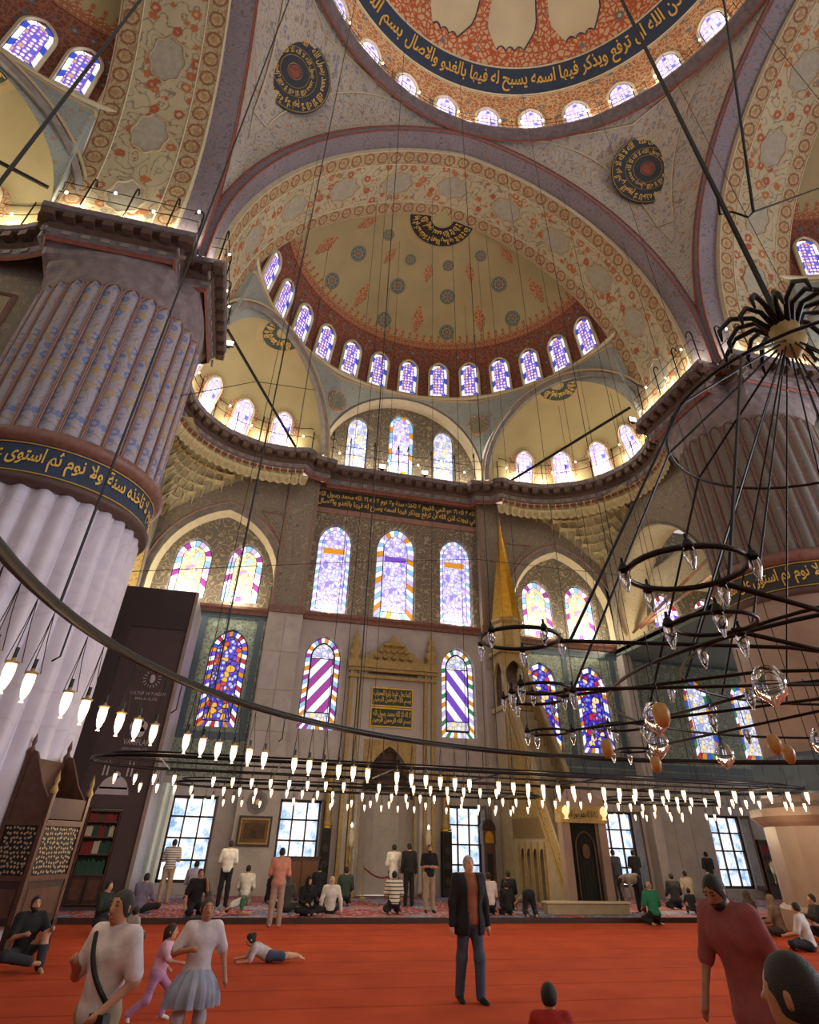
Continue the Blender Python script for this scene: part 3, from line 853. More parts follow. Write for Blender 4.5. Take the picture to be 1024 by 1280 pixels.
# ---------------------------------------------------------------- semi-domes
def semi_dome(rot, label, sides, full):
    t = thing('semi_dome', label, 'semi-dome', rotp((0, 14.27, 25), rot), rot, kind='structure')
    I = Matrix.Translation((0, -14.27, -25))
    S = Ell((0, 14.27, 25.0), 9.91, 7.55); A = math.radians(84)
    S.zone('drum', MAT['semi_drum'], t, -A, A, 25.0, 28.3, 96, 8, inv=I)
    S.zone('vault', MAT['plaster'], t, -A, A, 28.3, 32.549, 96, 16, inv=I)
    # lace of pointed leaves above the drum
    m = 52
    for i in range(m):
        az = -A + 2 * A * (i + .5) / m
        w = .27; pts = [(-w, -.1), (w, -.1), (w * .95, .3), (w * .4, .45), (.07, .8), (-.07, .8), (-w * .4, .45), (-w * .95, .3)]
        pts = [(x, y - .2) for x, y in pts]
        S.patch('lace_leaf', MAT['semi_lace'], t, az, S.tz(28.3) + .035, pts, .02, inv=I)
    MB().tube([S.pos(-A + 2 * A * i / 80, S.tz(28.28), .01) for i in range(81)], .035, 4).build('fillet', MAT['red_rib'], t, True, I)
    ro = [(15, 30.73), (-15, 30.73), (15, 29.22), (-15, 29.22), (46, 30.8), (-46, 30.8), (46, 29.3), (-46, 29.3), (15, 31.66), (-15, 31.6), (42, 31.75), (-42, 31.75)]
    al = [(0.5, 29.7), (31, 29.7), (-30, 29.7), (62, 29.9), (-61, 29.95), (1, 31.41), (30.4, 31.41), (-29.8, 31.41), (59.5, 31.45), (-59.5, 31.45)]
    for a, z in ro:
        r = .50 if z < 31.2 else .36
        S.patch('rosette', MAT['rosette'], t, math.radians(a), S.tz(z), circle2(r), .025, uvs=1 / r, inv=I)
    for a, z in al:
        S.patch('almond_medallion', MAT['almond'], t, math.radians(a), S.tz(z), almond2(.78 if z < 31 else .62, 1.75 if z < 31 else 1.25), .025, inv=I)
    # half disc of gold writing at the crown, cut by the arch
    yc, rr = 16.02, 1.75
    def sz(x, y): 
        q = 1 - (x * x + (y - 14.27) ** 2) / 9.91 ** 2
        return 25 + 7.55 * math.sqrt(max(q, 0))
    mb = MB(); n1 = 28
    mb.grid(n1, 5, lambda u, v: ((.62 + (rr - .62) * v) * 1.12 * math.cos(pi * u), yc + (.62 + (rr - .62) * v) * math.sin(pi * u), sz((.62 + (rr - .62) * v) * 1.12 * math.cos(pi * u), yc + (.62 + (rr - .62) * v) * math.sin(pi * u)) - .04))
    gd = mb.build('inscription_disc', MAT['black'], t, True, I)
    def fw(x, y):
        a = pi - x; r = .66 + y
        X, Y_ = r * 1.12 * math.cos(a), yc + r * math.sin(a)
        return (X, Y_, sz(X, Y_) - .07)
    lettering('inscription', [arabic(V_KUR), arabic(V_SHA)], MAT['gold_paint'], gd, fw, pi * .94, 1.05, x0=.09, bold=.02, inv=I)
    for i in range(17):
        a = pi * (i + .5) / 17
        x, y = 2.05 * 1.12 * math.cos(a), yc + 2.0 * math.sin(a)
        mb = MB(); k = .22
        for j in range(10):
            b = 2 * pi * j / 10; X, Y_ = x + k * math.cos(b), y + k * math.sin(b); mb.v.append((X, Y_, sz(X, Y_) - .03))
        mb.face(range(10), [(0, 0)] * 10); mb.build('rust_knop', MAT['semi_lace'], t, inv=I)
    # ring moulding under the drum
    rp = [(9.80, -.28), (9.72, -.2), (9.72, -.06), (9.86, .02)]
    mb = MB()
    mb.grid(80, 3, lambda u, v: (rp[round(v * 3)][0] * math.sin(-A + 2 * A * u), 14.27 + rp[round(v * 3)][0] * math.cos(-A + 2 * A * u), 25 + rp[round(v * 3)][1]))
    mb.build('ring_moulding', MAT['stucco'], t, True, I)
    return t, S
sd_front, SF = semi_dome(0, 'semi-dome over the mihrab with thirteen stained windows', (1, -1), True)
sd_left, SL = semi_dome(pi / 2, 'side semi-dome beyond the arch of the navy belted pier', (1,), False)
sd_right, SR_ = semi_dome(-pi / 2, 'side semi-dome beyond the arch of the dark belted pier', (-1,), False)

# spandrels between the semi-dome ring and the arches under it
EXN = Vector((.793, .609, 0)); EXT = Vector((.609, -.793, 0)); EXC = Vector((7.05, 18.65, 18.9)); EXR = 5.05; EXD = 1.13
def under_ring(rot, sides, label, flat):
    t = thing('spandrel', label, 'spandrel', rotp((0, 24, 19.2), rot), rot, kind='structure'); I = Matrix.Translation((0, -24, -19.2))
    A = math.radians(89)
    zc_e, r_e = 18.9, 4.98
    def low(th):
        """lower edge of the spandrel at azimuth th: point on the plane of the arch below it"""
        s_ = 1 if th >= 0 else -1; a = abs(th); ac = math.radians(26.0)
        if a < ac:
            y = 24.25; x = (y - 14.27) * math.tan(a); r, c0, zz = 4.95, 0.0, 19.7
            if not flat:
                y = 24.0; x = (y - 14.27) * math.tan(a)
            hgt = math.sqrt(max(0, r * r - x * x)); z = zz + hgt
            return (s_ * x, y, z)
        b = a - math.radians(52.5); d = 9.37 / math.cos(b); lat = 9.37 * math.tan(b)
        z = zc_e + math.sqrt(max(0, r_e * r_e - (lat) ** 2))
        return (s_ * d * math.sin(a), 14.27 + d * math.cos(a), z)
    def f(u, v):
        th = -A + 2 * A * u; p = low(th); q = (9.80 * math.sin(th), 14.27 + 9.80 * math.cos(th), 24.8)
        k = v ** .8
        return (p[0] + (q[0] - p[0]) * k, max(16.03, p[1] + (q[1] - p[1]) * k), min(p[2], 24.75) + (q[2] - min(p[2], 24.75)) * v)
    MB().grid(178, 10, f, lambda u, v: (u * 30, f(u, v)[2])).build('field', MAT['spandrel'], t, True, I)
    MB().tube([f(i / 120, .93) for i in range(121)], .10, 4).build('border', MAT['orange_border'], t, True, I)
    for s_ in (-1, 1):
        c = Vector(f(.5 + s_ * 26.1 / 178, .53)); ey = Vector((0, 0, 1))
        en = Vector((-s_ * math.sin(math.radians(26)), -math.cos(math.radians(26)), -.25)).normalized(); ex = ey.cross(en).normalized(); ey = en.cross(ex)
        fr = (c + en * .12, ex, ey, en)
        d = MB().prism(circle2(.62, 28), fr, -.2, 0).build('roundel_border', MAT['orange_border'], t, inv=I)
        MB().prism(circle2(.5, 28), fr, -.1, .03).build('roundel', MAT['cap_small'], d, inv=I)
        lettering('inscription', [arabic('\u0639\u0645\u0631'), arabic('\u0627\u0644\u0644\u0647')], MAT['soffit_gold'], d, lambda x, y: tuple(fr[0] + fr[1] * x + fr[2] * y + fr[3] * .045), .6, .6, x0=-.3, y0=-.3, bold=.01, inv=I)
    return t
under_ring(0, (1, -1), 'painted spandrels with small roundels below the mihrab semi-dome', True)
under_ring(pi / 2, (1,), 'painted spandrels below the side semi-dome of the navy belted pier', False)
under_ring(-pi / 2, (1,), 'painted spandrels below the side semi-dome of the dark belted pier', False)

def exedra(rot, sx, label):
    c = rotp((sx * EXC.x, EXC.y, EXC.z), rot)
    t = thing('exedra', label, 'half dome', c, rot, kind='structure'); I = Matrix.Translation((-sx * EXC.x, -EXC.y, -EXC.z))
    def P_(al, be, off=0):
        p = EXC + (EXR - off) * (math.cos(al) * EXN + math.sin(al) * (math.cos(be) * EXT + math.sin(be) * Vector((0, 0, 1))))
        return (sx * p.x, p.y, p.z)
    am = math.acos(EXD / EXR)
    MB().grid(40, 18, lambda u, v: P_(am * (v + .001), pi * u)).build('vault', MAT['plaster'], t, True, I)
    # archivolt
    Pc = EXC + EXN * EXD; r = EXR * math.sin(am)
    def ring(rr, d): 
        return [(sx * q.x, q.y, q.z) for q in (Pc - EXN * d + rr * (math.cos(pi * i / 48) * EXT + math.sin(pi * i / 48) * Vector((0, 0, 1))) for i in range(49))]
    a, b, c_ = ring(r - .02, -.02), ring(r - .10, .30), ring(r + .16, .34)
    mb = MB(); mb.grid(48, 2, lambda u, v: (a, b, c_)[round(v * 2)][round(u * 48)]); mb.build('archivolt', MAT['arch_grey'], t, False, I)
    MB().tube(ring(r + .32, .3), .09, 4).build('archivolt_border', MAT['orange_border'], t, True, I)
    # half disc of gold writing by the arch crown, with a fringe
    def dp(x, y, off=.03):
        al = am - y / EXR; be = pi / 2 + x / (EXR * math.sin(am))
        return P_(al, be, off)
    mb = MB(); mb.grid(24, 4, lambda u, v: dp((.4 + .75 * v) * math.cos(pi * u), (.4 + .75 * v) * math.sin(pi * u))); gd = mb.build('inscription_disc', MAT['green_disc'], t, True, I)
    lettering('inscription', [arabic(V_SHA)], MAT['gold_paint'], gd, lambda x, y: dp((.45 + y) * math.cos(x), (.45 + y) * math.sin(x), .06), pi * .92, .66, x0=.12, bold=.03, inv=I)
    for i in range(13):
        w = pi * (i + .5) / 13; k = .17 if i % 2 else .24
        mb = MB(); cx, cy = (1.3 + .1 * (i % 2)) * math.cos(w), (1.3 + .1 * (i % 2)) * math.sin(w)
        for j in range(10):
            b_ = 2 * pi * j / 10; mb.v.append(dp(cx + k * math.cos(b_), cy + k * math.sin(b_), .02))
        mb.face(range(10), [(0, 0)] * 10); mb.build('rust_knop', MAT['semi_lace'], t, inv=I)
    return t
EXES = [exedra(0, -1, 'yellow plaster half dome beside the navy belted pier, mihrab side'),
        exedra(0, 1, 'yellow plaster half dome above the minbar'),
        exedra(pi / 2, 1, 'yellow plaster half dome of the side bay beyond the navy belted pier'),
        exedra(-pi / 2, -1, 'yellow plaster half dome of the side bay beyond the dark belted pier')]
# ---------------------------------------------------------------- windows
WN = [0]
def window(fr, w, h, style, label, group=None, depth=.16, rot=0.0, surround=.16, parent_cat='window', mat_s='stucco', point=.12, base=None):
    """arched stained window. fr: frame at the foot of the opening; parts: surround, glazing, panes"""
    WN[0] += 1
    t = thing('window_%d' % WN[0], label, parent_cat, tuple(fr[0]), 0, group, 'structure'); I = inv_of(t)
    out = arch2d(w, h, 7, point); big = [(x, z - (surround * .5)) for x, z in arch2d(w + 2 * surround, h + 1.6 * surround, 7, point)]
    # surround: a rim standing proud of the wall
    mb = MB(); n = len(out); o, ex, ey, en = fr
    P_ = lambda p, d: tuple(o + ex * p[0] + ey * p[1] + en * d)
    for i in range(n):
        j = (i + 1) % n
        mb.poly([P_(big[i], 0), P_(big[j], 0), P_(big[j], depth * .6), P_(big[i], depth * .6)])
        mb.poly([P_(big[i], depth * .6), P_(big[j], depth * .6), P_(out[j], depth), P_(out[i], depth)])
        mb.poly([P_(out[i], depth), P_(out[j], depth), P_(out[j], .0), P_(out[i], .0)])
    mb.build('surround', MAT[mat_s], t, inv=I)
    MB().prism(out, fr, -.02, .02).build('leading', MAT['lead'], t, inv=I)
    glass(fr, t, I, w, h, style, point)
    return t
def shrink(poly, k):
    cx = sum(p[0] for p in poly) / len(poly); cy = sum(p[1] for p in poly) / len(poly)
    return [(cx + (x - cx) * k, cy + (y - cy) * k) for x, y in poly]
def along(pts, n):
    """n+1 points evenly along a closed outline"""
    q = pts + pts[:1]; L = lens(q); out = []
    for i in range(n + 1):
        s_ = L[-1] * i / n; k = max(0, min(len(L) - 2, next((j for j in range(len(L) - 1) if L[j + 1] >= s_ - 1e-9), len(L) - 2)))
        f = (s_ - L[k]) / max(1e-9, L[k + 1] - L[k]); out.append((q[k][0] + (q[k + 1][0] - q[k][0]) * f, q[k][1] + (q[k + 1][1] - q[k][1]) * f))
    return out
def along2(outer, inner, n):
    """matching points along two outlines that share their vertex order"""
    q = outer + outer[:1]; r = inner + inner[:1]; L = lens(q); a, b = [], []
    for i in range(n + 1):
        s_ = L[-1] * i / n; k = max(0, min(len(L) - 2, next((j for j in range(len(L) - 1) if L[j + 1] >= s_ - 1e-9), len(L) - 2)))
        f = (s_ - L[k]) / max(1e-9, L[k + 1] - L[k])
        for src, dst in ((q, a), (r, b)): dst.append((src[k][0] + (src[k + 1][0] - src[k][0]) * f, src[k][1] + (src[k + 1][1] - src[k][1]) * f))
    return a, b
def clip_rect(poly, x0, x1, y0, y1):
    def cl(p, ax, lim, sg):
        r = []
        for a, b in zip(p, p[1:] + p[:1]):
            ia, ib = sg * (a[ax] - lim) >= 0, sg * (b[ax] - lim) >= 0
            if ia: r.append(a)
            if ia != ib:
                f = (lim - a[ax]) / (b[ax] - a[ax]); r.append((a[0] + (b[0] - a[0]) * f, a[1] + (b[1] - a[1]) * f))
        return r
    for ax, lim, sg in ((0, x0, 1), (0, x1, -1), (1, y0, 1), (1, y1, -1)):
        if poly: poly = cl(poly, ax, lim, sg)
    return poly
def glass(fr, t, I, w, h, style, point=.12):
    def pane(poly, c, d=.045):
        if len(poly) > 2: MB().prism(poly, fr, .02, d).build('pane', GL[c], t, inv=I)
    def border(b0, b1, n, cols):
        o_, i_ = along2(inset_arch(w, h, b0, 7, point), inset_arch(w, h, b1, 7, point), n * 3)
        for k in range(n):
            q = [o_[k * 3 + j] for j in range(4)] + [i_[k * 3 + 3 - j] for j in range(4)]
            pane(shrink(q, .9), cols[k % len(cols)])
    def centre(b1, c):
        MB().prism(inset_arch(w, h, b1, 7, point), fr, .02, .04).build('glazing', GL[c], t, inv=I)
    if style == 'drum': centre(.05, 'hex2')
    elif style == 'ring': border(.02, .2, 16, ['white', 'white', 'blue']); centre(.21, 'hex')
    elif style == 'exed': border(.02, .14, 14, ['white', 'lav']); centre(.15, 'hex2')
    elif style == 'gallery': centre(.06, 'pale')
    elif style == 'gallery_c': border(.03, .24, 26, ['cyan', 'white', 'amber', 'cyan']); centre(.26, 'leaf')
    elif style == 'tall':
        border(.03, .24, 56, ['lav', 'white', 'cyan', 'white']); centre(.26, 'leaf')
        x = w / 2 - .34
        zt = h - w * .62
        pane([(-x, zt - .5), (x, zt - .5), (x, zt - .2), (-x, zt - .2)], 'amber', .06)
    elif style == 'tall_c':
        border(.03, .42, 44, ['cyan', 'white', 'amber', 'lav', 'white']); centre(.44, 'leaf')
        x = w / 2 - .48
        pane([(-x, h - w * .62 - .6), (x, h - w * .62 - .6), (x, h - w * .62 - .3), (-x, h - w * .62 - .3)], 'purple', .06)
    elif style == 'pair': border(.03, .34, 26, ['cyan', 'white', 'magenta', 'white', 'lav']); centre(.36, 'gem_y')
    elif style in ('stripe', 'stripe_m'):
        border(.03, .27, 52, ['white', 'green', 'white', 'amber', 'white', 'lav'] if style == 'stripe_m' else ['white', 'magenta', 'cyan', 'white', 'amber'])
        x0, x1, y0, y1 = -w / 2 + .34, w / 2 - .34, .75, h - 1.05
        m = -1 if style == 'stripe_m' else 1; p = .46
        for k in range(-6, 14):
            b = k * p; sl = (x1 - x0) * 1.15
            q = [(x0, y0 + b), (x1, y0 + b + m * sl), (x1, y0 + b + m * sl + p * .93), (x0, y0 + b + p * .93)]
            q = clip_rect(q, x0, x1, y0, y1)
            pane(q, ('white' if k % 2 else ('magenta' if m > 0 else 'purple')), .06)
        pane([(x0, .36), (x1, .36), (x1, .70), (x0, .70)], 'pale')
        top = [p_ for p_ in inset_arch(w, h, .34, 7, point) if p_[1] > h - 1.0]
        top.sort(key=lambda q: math.atan2(q[1] - (h - .95), q[0])); pane([(x1, h - 1.0)] + [q for q in top] + [(x0, h - 1.0)], 'pale')
    elif style == 'rich': border(.03, .27, 52, ['amber', 'purple', 'white', 'red', 'white', 'blue']); centre(.31, 'rich2')
    elif style == 'violet':
        border(.03, .27, 50, ['white', 'purple', 'amber', 'white', 'blue', 'white']); centre(.31, 'rich')
    elif style == 'gems': border(.03, .34, 30, ['red', 'amber', 'blue', 'green', 'white']); centre(.35, 'pale')
    elif style == 'gallery_r': border(.03, .3, 26, ['red', 'white', 'purple', 'white']); centre(.32, 'hex2')
GL['gem_y'] = glaze('glass_yellow_mosaic', 'fffaea', 'efdca0', 'b088cc', 'a8cce8', 5.0, 'a89a80', .98, .1)

def wall_frame(y=W, x=0.0, z=0.0): return (V(x, y, z), V(1, 0, 0), V(0, 0, 1), V(0, -1, 0))
def hole(x, z, w, h, pt=.12): return [(x + a, z + b) for a, b in arch2d(w, h, 7, pt)]
def rect(x0, x1, z0, z1): return [(x0, z0), (x1, z0), (x1, z1), (x0, z1)]

# bottom windows (rectangular) : centre, width
BOT = [(-7.97, 1.8), (-3.67, 1.75), (3.55, 1.6), (11.0, 1.85), (16.9, 1.85), (20.3, 1.6)]
LOW = [(-3.4, 1.75, 5.9, 4.1), (3.4, 1.75, 5.9, 4.1)]
LOWT = [(-7.8, 1.75, 5.75, 4.15), (7.9, 1.75, 5.6, 4.05), (10.75, 1.85, 5.6, 4.05), (17.05, 1.75, 5.6, 3.9), (20.0, 1.75, 5.6, 3.9)]
UP = [(-3.4, 1.85, 11.15, 4.85), (0, 2.2, 11.15, 5.1), (3.4, 1.85, 11.15, 4.85)]
PAIR = [(-10.4, 1.8, 11.2, 3.05), (-7.85, 1.8, 11.2, 3.05), (8.15, 1.85, 11.0, 3.1), (10.75, 1.85, 11.0, 3.1)]
GALR = [(16.4, 1.9, 11.0, 3.2), (19.2, 1.9, 11.0, 3.2)]

wq = thing('wall_front', 'mihrab wall of grey marble below and painted ornament above', 'wall', (0, W, 0), kind='structure'); I = inv_of(wq)
F0 = wall_frame()
rh = lambda x, w: rect(x - w / 2, x + w / 2, .45, 3.25)
# marble centre, marble foot left and right
MB().plate(rect(-6.3, 6.3, 0, 10.9), [hole(*q[:1], q[2], q[1], q[3]) for q in LOW] + [rh(x, w) for x, w in BOT[1:3]] + [hole(0, .1, 2.5, 5.3, .2)], F0, 0, .5).build('marble_face', MAT['marble_wall'], wq, inv=I)
MB().plate(rect(-22, -6.3, 0, 3.9), [rh(*BOT[0])], F0, 0, .5).build('marble_foot', MAT['marble_wall'], wq, inv=I)
MB().plate(rect(6.3, 22.2, 0, 4.7), [rh(*q) for q in BOT[3:]], F0, 0, .5).build('marble_foot', MAT['marble_wall'], wq, inv=I)
MB().plate(rect(-22, -6.3, 3.9, 10.9), [hole(LOWT[0][0], LOWT[0][2], LOWT[0][1], LOWT[0][3])], F0, 0, .4).build('tile_field', MAT['tile'], wq, inv=I)
MB().plate(rect(6.3, 22.2, 4.7, 10.9), [hole(q[0], q[2], q[1], q[3]) for q in LOWT[1:]], F0, 0, .4).build('tile_field', MAT['tile'], wq, inv=I)
for x0, x1, z in ((-12, -6.35, 5.3), (-12, -6.35, 10.4), (6.35, 22, 5.0), (6.35, 22, 10.1), (6.35, 22, 4.65)):
    MB().box2((x0, W - .04, z), (x1, W + .02, z + .28)).build('tile_border', MAT['tile_border'], wq, inv=I)
for x in (-6.6, -9.2, 6.6, 9.3, 12.1):
    MB().box2((x - .14, W - .045, 5.3), (x + .14, W + .02, 10.5)).build('tile_border', MAT['tile_border'], wq, inv=I)
# painted upper zone
MB().plate(rect(-4.75, 4.75, 10.9, 18.4), [hole(q[0], q[2], q[1], q[3]) for q in UP], F0, 0, .55).build('painted_face', MAT['wall_floral'], wq, inv=I)
MB().plate(rect(-22, -4.75, 10.9, 18.4), [hole(q[0], q[2], q[1], q[3]) for q in PAIR[:2]], F0, 0, .5).build('painted_face', MAT['wall_floral'], wq, inv=I)
MB().plate(rect(4.75, 22.2, 10.9, 18.4), [hole(q[0], q[2], q[1], q[3]) for q in PAIR[2:] + GALR], F0, 0, .5).build('painted_face', MAT['wall_floral'], wq, inv=I)
# rose bands above the upper windows and the inscription strip
MB().box2((-4.75, W - .10, 17.95), (4.75, W, 18.4)).build('rose_band', MAT['wall_band'], wq, inv=I)
MB().box2((-4.75, W - .08, 16.55), (4.75, W, 16.85)).build('rose_band', MAT['wall_band'], wq, inv=I)
st = MB().box2((-4.72, W - .12, 16.86), (4.72, W, 17.92)).build('inscription_strip', MAT['band_dark'], wq, inv=I)
lettering('inscription', [arabic(V_KUR + ' ' + V_SHA), arabic(V_NUR)], MAT['gold_paint'], st, lambda x, y: (x, W - .14, 16.9 + y), 9.3, .98, x0=-4.65, bold=.03, inv=I)
# string course
def mould(name, x0, x1, z, y=W, mat='porphyry', k=1.0):
    pf = [(0, -.22), (.14, -.2), (.2, -.08), (.3, .0), (.34, .1), (.2, .16), (0, .18)]
    mb = MB()
    for x in (x0, x1): mb.v += [(x, y - a * k, z + b * k) for a, b in pf]
    n = len(pf)
    for i in range(n - 1): mb.face((i, i + 1, n + i + 1, n + i))
    mb.face(range(n)); mb.face(range(2 * n - 1, n - 1, -1))
    return mb.build(name, MAT[mat], wq, inv=I)
mould('string_course', -4.6, 4.6, 10.9); mould('string_course', 6.3, 22, 10.7); mould('string_course', -22, -6.3, 10.8)
# pilasters flanking the centre bay
for s_ in (-1, 1):
    x0, x1 = sorted((s_ * 4.65, s_ * 6.3))
    p = MB().box2((x0, W - .5, 0), (x1, W, 10.9)).build('pilaster', MAT['marble_panel'], wq, inv=I)
    mb = MB(); mb.plate(rect(x0, x1, 11.0, 18.4), [], wall_frame(W - .5)); mb.build('pilaster_face', MAT['wall_pilaster'], wq, inv=I)
    for xx in (x0, x1): MB().plate(rect(0, .5, 11, 18.4), [], (V(xx, W - .5, 0), V(0, 1, 0), V(0, 0, 1), V(1, 0, 0))).build('pilaster_cheek', MAT['wall_pilaster'], wq, inv=I)
    mb = MB(); mb.box2((x0 - .08, W - .62, 10.75), (x1 + .08, W, 11.08)); mb.build('pilaster_moulding', MAT['porphyry'], wq, inv=I)
    for xx in (x0 + .12, x1 - .12): MB().box2((xx - .04, W - .53, 11.1), (xx + .04, W - .49, 18.3)).build('pilaster_fillet', MAT['wall_band'], wq, inv=I)
# blind arches over the window pairs
for s_, xc in ((-1, -9.15), (1, 9.45)):
    o2 = [(x, z) for x, z in arch2d(6.0, 4.75, 10, .16)]
    def arc(w, h): return [(xc + x, 10.95 + z) for x, z in arch2d(w, h, 10, .16)][2:]
    a1, a2, a3 = arc(5.7, 4.6), arc(6.1, 4.85), arc(6.9, 5.3)
    a1 = [(xc + 2.85, 10.95)] + a1 + [(xc - 2.85, 10.95)]; a2 = [(xc + 3.05, 10.95)] + a2 + [(xc - 3.05, 10.95)]; a3 = [(xc + 3.45, 10.95)] + a3 + [(xc - 3.45, 10.95)]
    mb = MB(); n = len(a1) - 1
    mb.grid(n, 1, lambda u, v: ((a1 if v < .5 else a2)[round(u * n)][0], W - (.02 if v < .5 else .42), (a1 if v < .5 else a2)[round(u * n)][1])); mb.build('arch_soffit', MAT['stucco'], wq, True, I)
    mb = MB(); mb.grid(n, 1, lambda u, v: ((a2 if v < .5 else a3)[round(u * n)][0], W - .42, (a2 if v < .5 else a3)[round(u * n)][1])); mb.build('archivolt', MAT['arch_grey'], wq, False, I)
    MB().tube([(x, W - .44, z) for x, z in a3], .05, 4).build('archivolt_fillet', MAT['wall_band'], wq, True, I)
    mb = MB(); top = 18.3; b0, b1 = (xc - 3.45, xc + 3.45)
    # wall above the arch, in front of the window recess
    lx = 6.3 * s_ ; rx = 12.45 * s_
    xs0, xs1 = min(lx, rx), max(lx, rx)
    mb.plate([(xs0, 10.95)] + [(x, z) for x, z in a3[::-1] if True] + [(xs1, 10.95), (xs1, top), (xs0, top)], [], wall_frame(W - .42)); mb.build('spandrel_face', MAT['wall_pilaster'], wq, inv=I)
    for q in (-1, 1):
        if q * s_ > 0: continue
        tx = xc + q * 2.55; tri = [(tx - q * .2, 15.15), (tx + q * 1.0, 13.4), (tx + q * .75, 15.9), (tx - q * .9, 15.95)]
        MB().tube([(x, W - .46, z) for x, z in tri], .06, 4, True).build('rose_frame', MAT['wall_band'], wq, False, I)

for i, (x, w, z, h) in enumerate(UP):
    window(wall_frame(W + .38, x, z), w - .02, h, 'tall_c' if i == 1 else 'tall', ('tall stained window with wide blue flower border above the mihrab' if i == 1 else 'slender lavender stained window flanking the wide blue one above the mihrab'), None if i == 1 else 'slender windows above the mihrab', .1, surround=.02)
for i, (x, w, z, h) in enumerate(LOW):
    window(wall_frame(W + .33, x, z), w - .02, h, 'stripe' if i == 0 else 'stripe_m', 'striped stained window with magenta diagonals beside the mihrab' if i == 0 else 'striped stained window with violet diagonals between mihrab and minbar', None, .1, surround=.02)
LB = ['multicoloured stained window in tiles beside the brown banner tower', 'violet stained window directly behind the minbar stair', 'violet stained window with rings, second from the minbar in the tiles',
      'gem coloured stained window in tiles near the dark belted pier', 'narrow view of a gem coloured stained window beside the dark belted pier']
for i, (x, w, z, h) in enumerate(LOWT):
    window(wall_frame(W + .25, x, z), w - .02, h, ('rich', 'violet', 'violet', 'gems', 'gems')[i], LB[i], None, .1, surround=.02, mat_s='marble_warm')
for i, (x, w, z, h) in enumerate(PAIR):
    window(wall_frame(W + .33, x, z), w - .02, h, 'pair', 'stained window with yellow centre under the pointed arch ' + ('beside the navy belted pier' if x < 0 else 'behind the minbar spire'), 'paired windows ' + ('by the navy belted pier' if x < 0 else 'behind the minbar'), .1, surround=.02)
for i, (x, w, z, h) in enumerate(GALR):
    window(wall_frame(W + .33, x, z), w - .02, h, 'gallery_r', 'red and violet stained window seen through the gallery arch', 'windows beyond the gallery arch', .1, surround=.02)

# rectangular windows at floor level
def grille_window(x, w, label, shutter=0, group=None):
    WN[0] += 1; z0, h = .45, 2.8
    t = thing('window_%d' % WN[0], label, 'window', (x, W, z0), 0, group, 'structure')
    hw = w / 2
    fmt = MAT['wood_dark']; y = .3
    mb = MB()
    for xx in (-hw + .05, hw - .05): mb.box((xx, y, h / 2), (.1, .14, h))
    for zz in (.05, h - .05): mb.box((0, y, zz), (w, .14, .1))
    mb.build('window_frame', fmt, t)
    nx, nz = 3, 4
    for i in range(1, nx): MB().box((-hw + w * i / nx, y - .02, h / 2), (.06, .08, h)).build('mullion', fmt, t)
    for j in range(1, nz): MB().box((0, y - .02, h * j / nz), (w, .08, .06)).build('transom', fmt, t)
    for i in range(nx):
        for j in range(nz):
            px, pz = -hw + w * (i + .5) / nx, h * (j + .5) / nz
            MB().box((px, y + .05, pz), (w / nx - .06, .02, h / nz - .06)).build('pane', GL['garden'], t)
    if shutter:
        s_ = shutter; fr = (V(s_ * hw, -.02, 0), V(0, -1, 0), V(0, 0, 1), V(-s_, 0, 0))
        sh = MB().box((s_ * (hw - .02), -.28, h / 2), (.05, .62, h)).build('shutter', MAT['wood_mid'], t)
        MB().box((s_ * (hw - .055), -.28, h / 2), (.02, .5, h * .9)).build('inlay', MAT['arch_grey'], sh)
    return t
grille_window(*BOT[0], 'barred floor level window beside the brown banner tower', 1)
grille_window(*BOT[1], 'barred floor level window between framed picture and mihrab', 1)
grille_window(*BOT[2], 'barred floor level window between mihrab and minbar', 1)
grille_window(*BOT[3], 'barred floor level window beside the minbar portal', 1)
grille_window(*BOT[4], 'barred floor level window with lattice shutter right of the minbar', 1)
grille_window(*BOT[5], 'narrow barred floor level window beside the dark belted pier plinth', 0)

